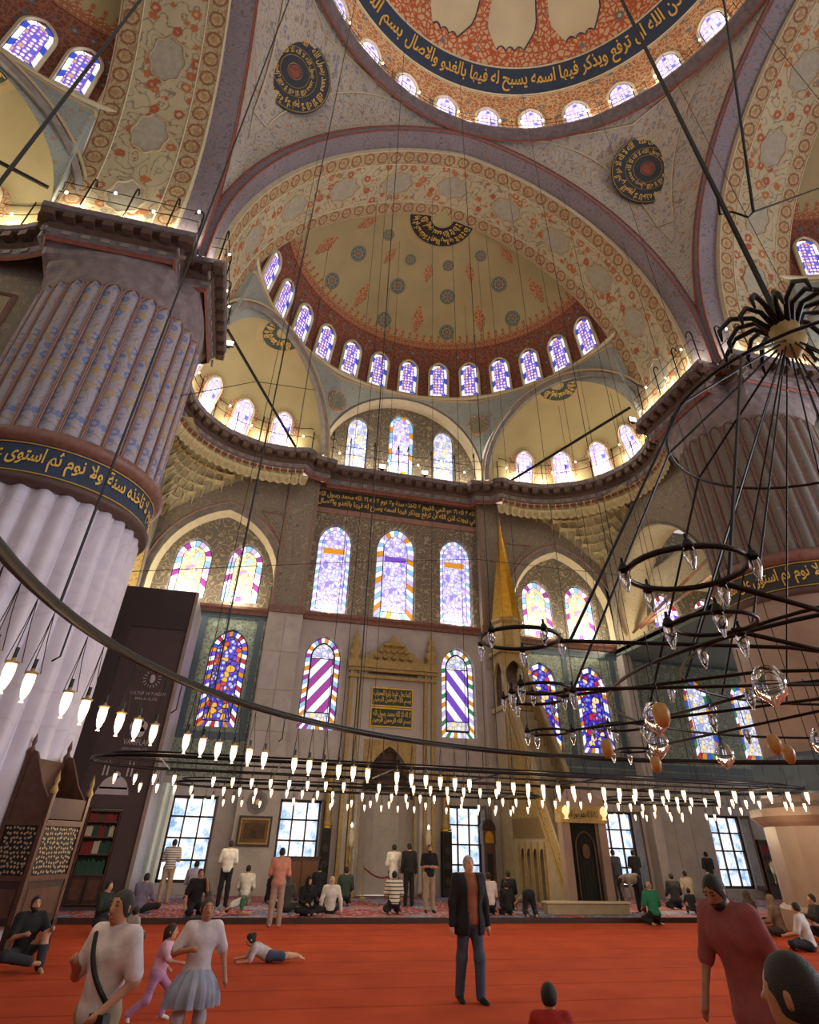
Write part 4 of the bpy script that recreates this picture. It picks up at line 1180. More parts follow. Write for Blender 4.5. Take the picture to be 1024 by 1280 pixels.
# ---------------------------------------------------------------- side walls with gallery arches
def side_wall(s_, name, label):
    X0, X1 = 12.45, 14.3
    t = thing(name, label, 'wall', (s_ * X0, 20.5, 0), kind='structure'); I = inv_of(t)
    opening = [(20.35 + x, 10.7 + z) for x, z in arch2d(8.5, 5.1, 10, .1)]
    lower = rect(17.6, 23.6, .1, 8.6)
    for X, mt in ((X0, 'wall_pilaster'), (X1, 'wall_floral')):
        fr = (V(s_ * X, 0, 0), V(0, 1, 0), V(0, 0, 1), V(-s_, 0, 0))
        MB().plate(rect(15.0, W, 10.4, 18.3), [opening], fr).build('painted_face', MAT[mt], t, inv=I)
    n = len(opening)
    mb = MB(); mb.grid(n, 1, lambda u, v: (s_ * (X0 + (X1 - X0) * v), opening[round(u * n) % n][0], opening[round(u * n) % n][1]), lambda u, v: (u * 22, v * 1.8))
    mb.build('arch_soffit', MAT['soffit_gold' if s_ < 0 else 'soffit_cream'], t, True, I)
    MB().tube([(s_ * (X0 - .02), y, z) for y, z in opening[1:]], .07, 4).build('archivolt', MAT['arch_grey'], t, True, I)
    # gallery floor and the vault of the corner bay behind
    MB().box2((s_ * X0, 15, 10.25), (s_ * 22.2, W, 10.6)).build('gallery_floor', MAT['cap_small'], t, inv=I)
    for y in (24.6,): MB().box2((s_ * X0, y, 0), (s_ * (X0 + .5), W, 10.3)).build('corner_pilaster', MAT['marble_wall'], t, inv=I)
    mb = MB(); mb.grid(16, 12, lambda u, v: (s_ * (X1 + 8 * u), 15 + 10.3 * v, 14.6 + 2.4 * math.sin(pi * u) * math.sin(pi * v)), lambda u, v: (u * 8, v * 10)); mb.build('gallery_vault', MAT['soffit_cream'], t, True, I)
    MB().plate(rect(15, W, 10.5, 15), [], (V(s_ * 22.2, 0, 0), V(0, 1, 0), V(0, 0, 1), V(-s_, 0, 0))).build('outer_face', MAT['soffit_cream'], t, inv=I)
    return t
side_wall(-1, 'wall_left', 'painted side wall with gallery arch between the navy belted pier and the mihrab wall')
side_wall(1, 'wall_right', 'painted side wall with gallery arch between the dark belted pier and the mihrab wall')

# walls of the side bays, under the side half domes
for s_, nm, lb in ((-1, 'wall_left', 'painted side bay wall beyond the navy belted pier'), (1, 'wall_right', 'painted side bay wall beyond the dark belted pier')):
    t = thing(nm, lb, 'wall', (s_ * 20, 12.45, 0), kind='structure'); I = inv_of(t)
    MB().plate(rect(15.0, 25.3, 0, 19.1), [], (V(0, 12.45, 0), V(s_, 0, 0), V(0, 0, 1), V(0, -1, 0))).build('painted_face', MAT['wall_pilaster'], t, inv=I)
    MB().plate(rect(-8, 12.5, 0, 19.2), [], (V(s_ * 25.24, 0, 0), V(0, 1, 0), V(0, 0, 1), V(-s_, 0, 0))).build('outer_face', MAT['wall_floral'], t, inv=I)
    MB().tube([(s_ * x, 12.42, z) for x, z in ((16.6, 12), (16.6, 16.8), (19.5, 16.8), (19.5, 12))], .1, 4, True).build('rose_frame', MAT['wall_band'], t, inv=I)
    MB().box2((s_ * 16.7, 12.40, 12.1), (s_ * 19.4, 12.45, 16.7)).build('painted_panel', MAT['reed_paint'], t, inv=I)

for y_ in SIDE_WIN:
    window((V(25.2, y_, 4.0), V(0, 1, 0), V(0, 0, 1), V(-1, 0, 0)), 2.2, 7.0, 'gallery', 'tall pale window in the side wall beyond the dark belted pier', 'windows of the side wall', .1, surround=.1)
# rear of the hall: unseen wall and gallery, added to shade the near carpet
t = thing('shade_wall_back', 'unseen marble rear wall and low gallery floor added to shade the near carpet', 'wall', (0, -9.5, 0), kind='structure'); I = inv_of(t)
MB().box2((-25, -10.0, 0), (25, -9.5, 5.2)).build('rear_face', MAT['marble_wall'], t, inv=I)
MB().box2((-25, -14, 5.2), (25, -7.2, 5.6)).build('gallery_floor', MAT['wood_mid'], t, inv=I)
MB().box2((-25, -7.3, 5.6), (25, -7.15, 6.7)).build('balustrade', MAT['marble_wall'], t, inv=I)
# ---------------------------------------------------------------- gallery lunette over the centre bay
lu = thing('lunette', 'arched lunette with three pale windows above the mihrab cornice', 'wall', (0, 25.3, 19.2), kind='structure'); I = inv_of(lu)
GY = 25.2; gh = [(-2.75, 1.35, 19.75, 3.6), (0, 1.6, 19.75, 4.35), (2.75, 1.35, 19.75, 3.6)]
lo = [(4.85, 19.15)] + [(4.85 * math.cos(pi * i / 32), 19.7 + 4.85 * math.sin(pi * i / 32)) for i in range(33)] + [(-4.85, 19.15)]
MB().plate(lo, [hole(q[0], q[2], q[1], q[3]) for q in gh], wall_frame(GY), 0, .35).build('face', MAT['wall_floral'], lu, inv=I)
n = len(lo) - 1
mb = MB(); mb.grid(n, 2, lambda u, v: (lo[round(u * n)][0] * (1, .965, 1.0)[round(v * 2)], (GY, 24.45, 24.2)[round(v * 2)], 19.15 + (lo[round(u * n)][1] - 19.15) * (1, .965, 1.0)[round(v * 2)])); mb.build('arch_soffit', MAT['stucco'], lu, True, I)
mb = MB(); lo2 = [(x * 1.06, 19.15 + (z - 19.15) * 1.05) for x, z in lo]
mb.grid(n, 1, lambda u, v: ((lo if v < .5 else lo2)[round(u * n)][0], 24.19, (lo if v < .5 else lo2)[round(u * n)][1])); mb.build('archivolt', MAT['arch_grey'], lu, False, I)
for i, (x, w, z, h) in enumerate(gh):
    window(wall_frame(GY + .2, x, z), w - .02, h, 'gallery_c' if i == 1 else 'gallery', 'pale mosaic window with blue border in the middle of the lunette' if i == 1 else 'pale lattice window at the side of the lunette', None if i == 1 else 'side windows of the lunette', .1, surround=.02)

# ---------------------------------------------------------------- cornice walk
def cornice_path():
    Rh = [(0, 24.2), (3.85, 24.2), (3.95, 23.75), (4.95, 23.55), (5.3, 23.1)]
    for i in range(19):
        a = math.radians(-18 + (121 + 18) * i / 18); Rh.append((7.05 + 4.55 * math.sin(a), 18.65 + 4.5 * math.cos(a)))
    Rh += [(10.0, 16.0), (10.0, 11.0)]
    diag = [(11.05, 11.05)]
    other = [(y, x) for x, y in Rh[::-1]]
    half = Rh + diag + other[:26]
    return half
CP = cornice_path()
def offset(path, d):
    out = []
    for i, p in enumerate(path):
        a = Vector(path[max(i - 1, 0)] + (0,)); b = Vector(p + (0,)); c = Vector(path[min(i + 1, len(path) - 1)] + (0,))
        n1 = (b - a); n2 = (c - b)
        if n1.length < 1e-6: n1 = n2
        if n2.length < 1e-6: n2 = n1
        n1 = Vector((-n1.y, n1.x, 0)).normalized(); n2 = Vector((-n2.y, n2.x, 0)).normalized()
        m = (n1 + n2); m = m.normalized() if m.length > 1e-3 else n1
        k = min(1.6, 1 / max(.4, m.dot(n1)))
        out.append((p[0] + m.x * d * k, p[1] + m.y * d * k))
    return out
def cornice(sx, label):
    t = thing('cornice', label, 'cornice', (sx * 5, 23, 18), kind='structure'); I = inv_of(t)
    def sweep(name, prof, mat):
        mb = MB(); rows = [[(sx * x, y, z) for x, y in offset(CP, d)] for d, z in prof]; m = len(CP)
        for r_ in rows: mb.v += r_
        for j in range(len(rows) - 1):
            for i in range(m - 1): mb.face((j * m + i, j * m + i + 1, (j + 1) * m + i + 1, (j + 1) * m + i))
        return mb.build(name, MAT[mat], t, inv=I)
    sweep('walkway', [(1.7, 19.16), (0, 19.16), (0, 18.92), (.1, 18.88)], 'cornice')
    sweep('bed_moulding', [(.1, 18.88), (.34, 18.8), (.38, 18.5), (.3, 18.44), (.42, 18.36)], 'corbel')
    sweep('frieze', [(.42, 18.36), (.44, 18.12), (.5, 18.06)], 'cornice')
    sweep('red_fillet', [(.5, 18.06), (.46, 17.98), (.54, 17.88)], 'cornice_red')
    # corbels
    me = MB().box((0, .12, -.14), (.34, .34, .26)).mesh('corbel'); me.materials.append(MAT['corbel'])
    me2 = MB().box((0, .0, 0), (.3, .06, .17)).mesh('frieze_block'); me2.materials.append(MAT['arch_grey'])
    for x, y, a in walk(CP, .62):
        for m_, nm, zz, off in ((me, 'corbel', 18.88, .08), (me2, 'frieze_block', 18.22, .42)):
            o = link(nm, m_, t, I)
            o.location = (sx * (x - math.sin(a) * off), y + math.cos(a) * off, zz)
            o.rotation_euler = (0, 0, a if sx > 0 else -a)
    return t
def walk(path, step, start=.3):
    out = []; acc = start
    for (x0, y0), (x1, y1) in zip(path, path[1:]):
        L = math.hypot(x1 - x0, y1 - y0); a = math.atan2(y1 - y0, x1 - x0)
        while acc < L:
            out.append((x0 + (x1 - x0) * acc / L, y0 + (y1 - y0) * acc / L, a)); acc += step
        acc -= L
    return out
cornice(-1, 'bracketed stone cornice walk on the side of the navy belted pier')
cornice(1, 'bracketed stone cornice walk on the side of the dark belted pier')

# railing with hooked posts, wires and small lamps along the walk
def railing(sx, label):
    t = thing('railing', label, 'railing', (sx * 5, 23, 19.16)); I = inv_of(t)
    path = offset(CP, .18)
    for z in (20.0, 20.55):
        MB().tube([(sx * x, y, z) for x, y in path], .02, 4).build('wire', MAT['iron'], t, inv=I)
    pm = MB().tube([(0, 0, 0), (0, 0, 1.75), (0, .03, 1.95), (0, .14, 2.08), (0, .27, 2.02), (0, .32, 1.85)], .03, 5).mesh('post'); pm.materials.append(MAT['iron'])
    for x, y, a in walk(path, 1.45):
        o = link('post', pm, t, I); o.location = (sx * x, y, 19.16); o.rotation_euler = (0, 0, a if sx > 0 else -a)
    lm = MB().lathe([(0, -.06), (.045, -.04), (.055, 0), (.04, .05), (0, .07)], n=8).mesh('lamp'); lm.materials.append(GL['lampdot'])
    for i, (x, y, a) in enumerate(walk(path, 1.45, .9)):
        o = link('lamp', lm, t, I); o.location = (sx * x, y, 20.55 if i % 2 else 20.0)
    return t
GL['flood'] = glow('floodlight_lens', (1, .97, .9, 1), 3.0)
GL['lampdot'] = glow('small_lamp_glow', (1, .88, .68, 1), 6.0)
railing(-1, 'thin iron railing with small lamps on the walk of the navy belted pier')
railing(1, 'thin iron railing with small lamps on the walk of the dark belted pier')
# warm floodlamps standing on the walk
def walk_lamps():
    for sx in (-1, 1):
        for x, y, a in walk(offset(CP, .16), 1.7, .5):
            light('walk_lamp', (sx * x, y, 19.5), LAMP_W * (1.5 if y < 16.2 else 1.0), (1, .88, .68), .12)
LAMP_W = 66; SILL_W = 150
walk_lamps()

# lamps hidden on the string course below the upper windows
for x, w, z, h in UP + PAIR + GALR:
    light('sill_lamp', (x, W - .32 - (.3 if abs(x) > 6 and abs(x) < 13 else 0), 11.3), SILL_W * (.24 if abs(x) < 6 else .95), (1, .88, .66), .1)
for s_ in (-1, 1):
    for y in (18.2, 22.4): light('sill_lamp', (s_ * 13.2, y, 11.1), SILL_W * 1.3, (1, .85, .6), .1)
# lamps and rail on the ring of the great dome
t = thing('railing', 'thin rail with small lamps on the ring of the great dome', 'railing', (0, 0, ZR + .5))
for z in (.35, .75): MB().tube([(10.72 * math.sin(2 * pi * i / 90), 10.72 * math.cos(2 * pi * i / 90), z) for i in range(90)], .014, 4, True).build('wire', MAT['iron'], t)
pm = MB().tube([(0, 0, 0), (0, 0, .95)], .02, 4).mesh('post'); pm.materials.append(MAT['iron'])
lm = MB().lathe([(0, -.06), (.05, -.04), (.06, 0), (.045, .05), (0, .07)], n=8).mesh('lamp'); lm.materials.append(GL['lampdot'])
for i in range(56):
    a = 2 * pi * i / 56
    if 1.7 < a < 4.6: continue
    o = link('post', pm, t); o.location = (10.72 * math.sin(a), 10.72 * math.cos(a), 0)
    o = link('lamp', lm, t); o.location = (10.72 * math.sin(a + .05), 10.72 * math.cos(a + .05), .75)
for i in range(20):
    a = 2 * pi * i / 20; light('ring_lamp', (10.55 * math.sin(a), 10.55 * math.cos(a), ZR + 1.1), 70, (1, .88, .68), .15)

# ---------------------------------------------------------------- muqarnas in the corners under the half domes
def muqarnas(sx, label):
    t = thing('muqarnas', label, 'muqarnas', (sx * 12.4, W, 15.2), kind='structure'); I = inv_of(t)
    tiers = 7; z0, z1 = 15.0, 18.0
    def rz(k): return .25 + 4.55 * (k / tiers) ** 1.15
    cm = MB()
    def cell(u, v):
        lean = v ** 1.3 * .75; x = (u - .5); e = abs(2 * u - 1)
        scoop = .55 * (1 - e * e) * (.25 + .75 * math.sin(pi * min(1, v)))
        return (x * (1.0 - .15 * (1 - v)), lean - scoop - .05, v - (.18 * (1 - e) if v < .01 else 0))
    cm.grid(8, 5, cell)
    for q in (0, 1): cm.tube([tuple(a + b for a, b in zip(cell(q, v / 4), (0, .03, 0))) for v in range(5)], .06, 4)
    me = cm.mesh('cell'); me.materials.append(MAT['muq'])
    back = MB()
    for k in range(tiers):
        zz = z0 + (z1 - z0) * k / tiers; hgt = (z1 - z0) / tiers
        r = rz(k); cx, cy = 12.42 - r, W - .42 - r
        L = pi / 2 * r; nn = max(2, round(L / .52)); wd = L / nn
        for i in range(nn):
            a = pi / 2 * (i + .5) / nn + (.5 * pi / 2 / nn if k % 2 else 0)
            if a > pi / 2: continue
            o = link('cell', me, t, I)
            px, py = cx + r * math.sin(a), cy + r * math.cos(a)
            # local +y points to the room
            o.location = (sx * px, py, zz); o.rotation_euler = (0, 0, (pi - a) if sx > 0 else (pi + a))
            o.scale = (wd * 1.0, .62, hgt * 1.2)
    mb = MB(); m = 24
    for k in range(tiers + 1):
        r = rz(k); zz = z0 + (z1 - z0) * k / tiers; cx, cy = 12.42 - r, W - .42 - r
        for i in range(m + 1):
            a = pi / 2 * i / m; mb.v.append((sx * (cx + (r + .05) * math.sin(a)), cy + (r + .05) * math.cos(a), zz))
    for k in range(tiers):
        for i in range(m): mb.face((k * (m + 1) + i, k * (m + 1) + i + 1, (k + 1) * (m + 1) + i + 1, (k + 1) * (m + 1) + i))
    mb.build('backing', MAT['muq_edge'], t, inv=I)
    # ceiling that carries the top tier to the cornice
    mb = MB(); r = rz(tiers); cx, cy = 12.42 - r, W - .42 - r
    mb.grid(24, 2, lambda u, v: (sx * (cx + (r - 1.1 * v) * math.sin(pi / 2 * u)), cy + (r - 1.1 * v) * math.cos(pi / 2 * u), 18.0)); mb.build('soffit', MAT['muq_edge'], t, inv=I)
    # small niches in a row right under the cornice
    for q, rowz in enumerate((17.25, 17.62)):
        for x, y, a in walk(offset(CP[4:24], .62 - .0 * q), .42, .15 + .21 * q):
            o = link('cell', me, t, I); o.location = (sx * x, y, rowz); o.rotation_euler = (0, 0, a + pi if sx > 0 else -a + pi); o.scale = (.42, .3, .4)
    return t
muqarnas(-1, 'honeycomb muqarnas corner beside the navy belted pier')
muqarnas(1, 'honeycomb muqarnas corner above the minbar')

# ---------------------------------------------------------------- dome, semi-dome and half dome windows
for i in range(-6, 8):
    az = math.radians(12.857 * i - 6.43)
    o = V(*D.pos(az, D.tz(34.22), .02)); up = V(*D.pos(az, D.tz(36.2), .02)) - o
    ex = V(math.cos(az), -math.sin(az), 0); ey = up.normalized(); en = ex.cross(ey)
    if en.dot(V(-o.x, -o.y, 0)) < 0: en = -en
    window((o, ex, ey, en), 1.25, 2.15, 'drum', 'small round-headed white and violet window in the ring of the great dome', 'windows of the great dome ring', .18, surround=.14)
def semi_windows(S, rot, angs, label, group):
    for a in angs:
        az = math.radians(a)
        o = V(*S.pos(az, S.tz(25.05), .02)); up = V(*S.pos(az, S.tz(27.0), .02)) - o
        ex = V(math.cos(az), -math.sin(az), 0); ey = up.normalized(); en = ex.cross(ey)
        if en.dot(V(0, 14.27, 25) - o) < 0: en = -en
        R3 = Matrix.Rotation(rot, 3, 'Z')
        window((R3 @ o, R3 @ ex, R3 @ ey, R3 @ en), 1.12, 2.42, 'ring', label, group, .2, surround=.12)
semi_windows(SF, 0, [11.94 * k for k in range(-6, 7)], 'violet lattice window with white border in the mihrab semi-dome drum', 'windows of the mihrab semi-dome')
semi_windows(SL, pi / 2, (62.7, 73, 83), 'violet lattice window with white border in the semi-dome beyond the navy belted pier', 'windows of the side semi-dome by the navy belted pier')
semi_windows(SR_, -pi / 2, (-61, -71.6), 'violet lattice window in the semi-dome beyond the dark belted pier', 'windows of the side semi-dome by the dark belted pier')
def exedra_windows(sx, rot, angs, label, group):
    EE = Ell((EXC.x, EXC.y, EXC.z), EXR, EXR, 0)
    for a in angs:
        az = math.radians(a)
        p = V(*EE.pos(az, EE.tz(19.45), .03)); up = V(*EE.pos(az, EE.tz(21.0), .03)) - p
        ex = V(math.cos(az), -math.sin(az), 0); ey = up.normalized(); en = ex.cross(ey)
        if en.dot(EXC - p) < 0: en = -en
        f3 = []
        for q in (p, ex, ey, en):
            q = V(sx * q.x, q.y, q.z); f3.append(Matrix.Rotation(rot, 3, 'Z') @ q)
        if sx < 0: f3[1] = -f3[1]
        t = window(tuple(f3), 1.05, 1.95, 'exed', label, group, .16, surround=.08)
        # orange painted halo
        I = inv_of(t); o3, e1, e2, e3 = f3
        pts = []
        for i in range(26):
            b = -.25 * pi + 1.5 * pi * i / 25; k = 1 + (.13 if i % 2 else 0)
            pts.append((.86 * k * math.cos(b), 1.0 + 1.25 * k * math.sin(b)))
        pts = [(max(-1.05, min(1.05, x)), max(.02, y)) for x, y in pts]
        MB().prism(pts, f3, -.06, .035).build('halo', MAT['orange_border'], t, inv=I)
exedra_windows(1, 0, (2.5, 30.5, 58.5, 86), 'small bright window with orange halo in the half dome above the minbar', 'windows of the half dome above the minbar')
exedra_windows(-1, 0, (2.5, 30.5, 58.5, 86), 'small bright window with orange halo in the half dome by the navy belted pier', 'windows of the half dome by the navy belted pier')
exedra_windows(1, pi / 2, (58.5, 86), 'small bright window with orange halo in the side bay half dome by the navy belted pier', 'windows of the side bay half dome')
# ================================================================ OBJECTS
# ---------------------------------------------------------------- mihrab
mh = thing('mihrab', 'marble mihrab with gilded crest, green inscription panels and tall niche', 'mihrab', (0, W - .3, .1), kind=None); I = inv_of(mh)
Y0 = W - .02
for s_ in (-1, 1):
    for x, w, d, mt in ((2.0, .16, .34, 'gold_dull'), (1.82, .2, .26, 'marble_panel'), (1.62, .14, .34, 'gold_dull'), (1.38, .32, .2, 'marble_panel')):
        MB().box((s_ * x, Y0 - d / 2, 4.3), (w, d, 8.4)).build('jamb', MAT[mt], mh, inv=I)
    mb = MB().lathe([(.11, .1), (.17, .16), (.11, .3), (.1, .4), (.1, 3.3), (.14, 3.4), (.18, 3.7), (.2, 3.85)], (s_ * 1.42, Y0 - .42, .1), 12); mb.build('colonnette', MAT['marble_panel'], mh, True, I)
    # finials
    mb = MB().lathe([(.22, 0), (.26, .08), (.2, .2), (.3, .34), (.3, .5), (.14, .62), (.2, .75), (.2, .88), (.1, 1.0), (.14, 1.12), (.05, 1.3), (.0, 1.75)], (s_ * 1.9, Y0 - .2, 8.95), 14); mb.build('finial', MAT['gold_dull'], mh, True, I)
MB().box2((-1.22, Y0 - .2, 5.6), (1.22, Y0, 8.2)).build('head_slab', MAT['marble_panel'], mh, inv=I)
for z in (8.15, 8.45):
    MB().box2((-2.15, Y0 - .42, z), (2.15, Y0, z + .14)).build('moulding', MAT['gold_dull'], mh, inv=I)
MB().box2((-2.2, Y0 - .5, 8.6), (2.2, Y0, 8.95)).build('entablature', MAT['gold_dull'], mh, inv=I)
cr = [(-1.55, 0), (1.55, 0), (1.5, .25), (1.2, .3), (1.05, .5), (.75, .55), (.6, .8), (.35, .85), (.15, 1.12), (0, 1.3), (-.15, 1.12), (-.35, .85), (-.6, .8), (-.75, .55), (-1.05, .5), (-1.2, .3), (-1.5, .25)]
c_ = MB().prism(cr, wall_frame(Y0, 0, 8.95), 0, .22).build('crest', MAT['gold_dull'], mh, inv=I)
for i in range(5):
    for j in range(3):
        x, z = (i - 2) * .42 * (1 - j * .25), .18 + j * .3
        if abs(x) < 1.3 - z: MB().lathe([(0, -.14), (.13, -.06), (.15, 0), (.13, .06), (0, .14)], (x, Y0 - .24, 8.98 + z), 8).build('boss', MAT['gold_dull'], c_, inv=I)
for z0, line in ((6.98, V_MIH), (6.12, V_SHA)):
    p = MB().box2((-1.0, Y0 - .26, z0), (1.0, Y0 - .18, z0 + .82)).build('inscription_panel', MAT['gold'], mh, inv=I)
    q = MB().box2((-.95, Y0 - .28, z0 + .06), (.95, Y0 - .25, z0 + .76)).build('green_ground', MAT['green_disc'], p)
    lettering('inscription', [arabic(line), arabic(V_BSM)], MAT['gold_paint'], p, lambda x, y: (x, Y0 - .3, z0 + .1 + y), 1.8, .62, x0=-.9, bold=.02)
# gilded spandrels and the niche with its corbelled hood
hl = arch2d(2.36, 5.3, 9, .25)
MB().plate(rect(-1.22, 1.22, .1, 5.72), [[(x * .98, .1 + z) for x, z in arch2d(2.4, 5.28, 9, .45)]], wall_frame(Y0 - .16), 0, .15).build('spandrel', MAT['gold_dull'], mh, inv=I)
nb = MB(); nb.grid(10, 1, lambda u, v: (-1.22 * math.cos(pi * u), Y0 + .95 * math.sin(pi * u), .1 + v * 5.6)); nb.build('niche', MAT['marble_panel'], mh, inv=I)
hood = MB()
for k in range(7):
    r0 = 1.22 * (1 - k / 7.4); r1 = 1.22 * (1 - (k + 1) / 7.4); z0 = 3.4 + k * .3
    hood.grid(10, 2, lambda u, v: (-(r0 if v < .9 else r1) * math.cos(pi * u) * (1 - .04 * math.cos(u * 20 * pi)), Y0 + .1 + (r0 if v < .9 else r1) * .78 * math.sin(pi * u), z0 + min(v * 2, 1) * .3))
hood.build('niche_hood', MAT['corbel'], mh, inv=I)
tag(mh, kind=None)
# ---------------------------------------------------------------- gilded columns and loudspeakers beside the mihrab
for s_, lb in ((-1, 'left of the mihrab beside the low wooden cabinet'), (1, 'between the mihrab and the clock cabinet')):
    x = s_ * 2.58
    t = thing('column', 'gilded short column standing on a black box ' + lb, 'column', (x, W - .3, .1))
    MB().lathe([(.2, 2.28), (.22, 2.36), (.17, 2.45), (.17, 4.0), (.22, 4.1), (.25, 4.3), (.2, 4.38), (.0, 4.4)], n=14).build('shaft', MAT['gold_dull'], t, True)
    MB().lathe([(.24, 2.2), (.24, 2.3), (.0, 2.3)], n=14).build('foot', MAT['gold'], t, True)
    t2 = thing('loudspeaker', 'tall black column loudspeaker ' + lb, 'loudspeaker', (x, W - .32, .122))
    MB().box((0, 0, 1.08), (.4, .36, 2.16)).build('cabinet', MAT['black'], t2)
    MB().box((0, -.19, 1.2), (.32, .02, 1.8)).build('grille', MAT['iron'], t2)
    for z in (.5, 1.0, 1.5): MB().lathe([(0, 0), (.12, 0), (.13, .015), (0, .02)], (0, 0, 0), 12).build('driver', MAT['cable'], t2).matrix_basis = Matrix.Translation((0, -.2, z)) @ Matrix.Rotation(pi / 2, 4, 'X')
# candlesticks
for s_, lb in ((-1, 'left'), (1, 'right')):
    t = thing('candlestick', 'tall brass candlestick with a lamp glass ' + ('between cabinet and mihrab niche' if s_ < 0 else 'between mihrab niche and the man with folded arms'), 'candlestick', (s_ * 1.62, W - .95, .122))
    MB().lathe([(.26, 0), (.28, .06), (.12, .2), (.06, .35), (.1, .5), (.05, .65), (.05, 1.05), (.11, 1.15), (.06, 1.25), (.06, 1.5), (.14, 1.58), (.0, 1.6)], n=14).build('stem', MAT['gold_dull'], t, True)
    MB().lathe([(.06, 1.6), (.12, 1.75), (.13, 1.95), (.08, 2.15), (.07, 2.2)], n=12).build('candle', MAT['stucco'], t, True)
    MB().lathe([(.0, 2.2), (.05, 2.24), (.04, 2.32), (0, 2.38)], n=8).build('flame_bulb', GL['lampdot'], t, True)
# rope barrier
t = thing('rope_barrier', 'two brass posts with a sagging red rope before the mihrab niche', 'barrier', (-.35, W - 1.3, .122))
for x in (-.75, .75): MB().lathe([(.16, 0), (.16, .03), (.025, .06), (.025, .95), (.05, .98), (0, 1.02)], (x, 0, 0), 10).build('post', MAT['gold_dull'], t, True)
MB().tube([(-.75 + 1.5 * i / 10, 0, .92 - .3 * math.sin(pi * i / 10)) for i in range(11)], .03, 6).build('rope', plain('red_velvet', '7a1c20', .8), t, True)
# low cabinet, clock, picture, wall disc
t = thing('cabinet', 'low reddish wooden cabinet under the barred window', 'cabinet', (-3.5, W - .75, .122))
MB().box((0, 0, .62), (1.35, .5, 1.1)).build('body', MAT['wood_mid'], t)
for s_ in (-1, 1):
    d = MB().box((s_ * .33, -.26, .6), (.6, .03, .95)).build('door', plain('amber_walnut', '6e4424', .45), t)
    MB().lathe([(0, 0), (.02, .01), (0, .03)], (s_ * .08, -.29, .62), 8).build('knob', MAT['gold'], d)
MB().box((0, 0, 1.2), (1.45, .56, .06)).build('top', MAT['wood_dark'], t)
t = thing('clock', 'tall dark longcase clock with a golden face beside the barred window', 'clock', (4.6 - .3, W - .75, .122))
MB().box((0, 0, .9), (.5, .36, 1.8)).build('case', MAT['wood_mid'], t)
MB().box((0, 0, .12), (.58, .42, .24)).build('plinth', MAT['wood_dark'], t)
MB().box((0, 0, 2.02), (.56, .4, .5)).build('hood', MAT['wood_mid'], t)
MB().prism(arch2d(.6, .3, 6, .05), (V(0, -.2, 2.25), V(1, 0, 0), V(0, 0, 1), V(0, -1, 0)), -.4, 0, back=True).build('pediment', MAT['wood_dark'], t)
MB().prism(arch2d(.36, .42, 6, .05), (V(0, -.2, 1.8), V(1, 0, 0), V(0, 0, 1), V(0, -1, 0)), 0, .02).build('face', MAT['gold'], t)
MB().box((0, -.19, .95), (.26, .02, 1.0)).build('glass_door', MAT['black'], t)
t = thing('picture_frame', 'framed gilt picture hanging on the pilaster beside the barred window', 'picture', (-5.47, W - .5, 1.62))
MB().box((0, -.05, .5), (1.3, .08, 1.0)).build('frame', MAT['wood_dark'], t)
MB().box((0, -.1, .5), (1.14, .03, .84)).build('fillet', MAT['gold_dull'], t)
MB().box((0, -.12, .5), (1.04, .02, .74)).build('picture', plain('umber_gilt_picture', '6a4a22', .6, .2, .4, 2), t)
MB().box((0, -.135, .5), (.82, .01, .5)).build('centre', plain('umber_dark_centre', '4a3418', .6, .2, .4, 3), t)
t = thing('wall_plaque', 'round grey carved disc above the framed picture', 'plaque', (-5.5, W - .5, 3.08))
fr = (V(0, -.01, 0), V(1, 0, 0), V(0, 0, 1), V(0, -1, 0))
MB().prism(circle2(.42, 8), fr, -.0, .06).build('disc', MAT['arch_grey'], t)
MB().prism(circle2(.3, 16), fr, .05, .08).build('ring', MAT['cornice'], t)
MB().prism(circle2(.1, 12), fr, .07, .1).build('boss', MAT['stucco'], t)

GL['lampwarm'] = glow('warm_lamp_glass', (1, .72, .35, 1), .9)
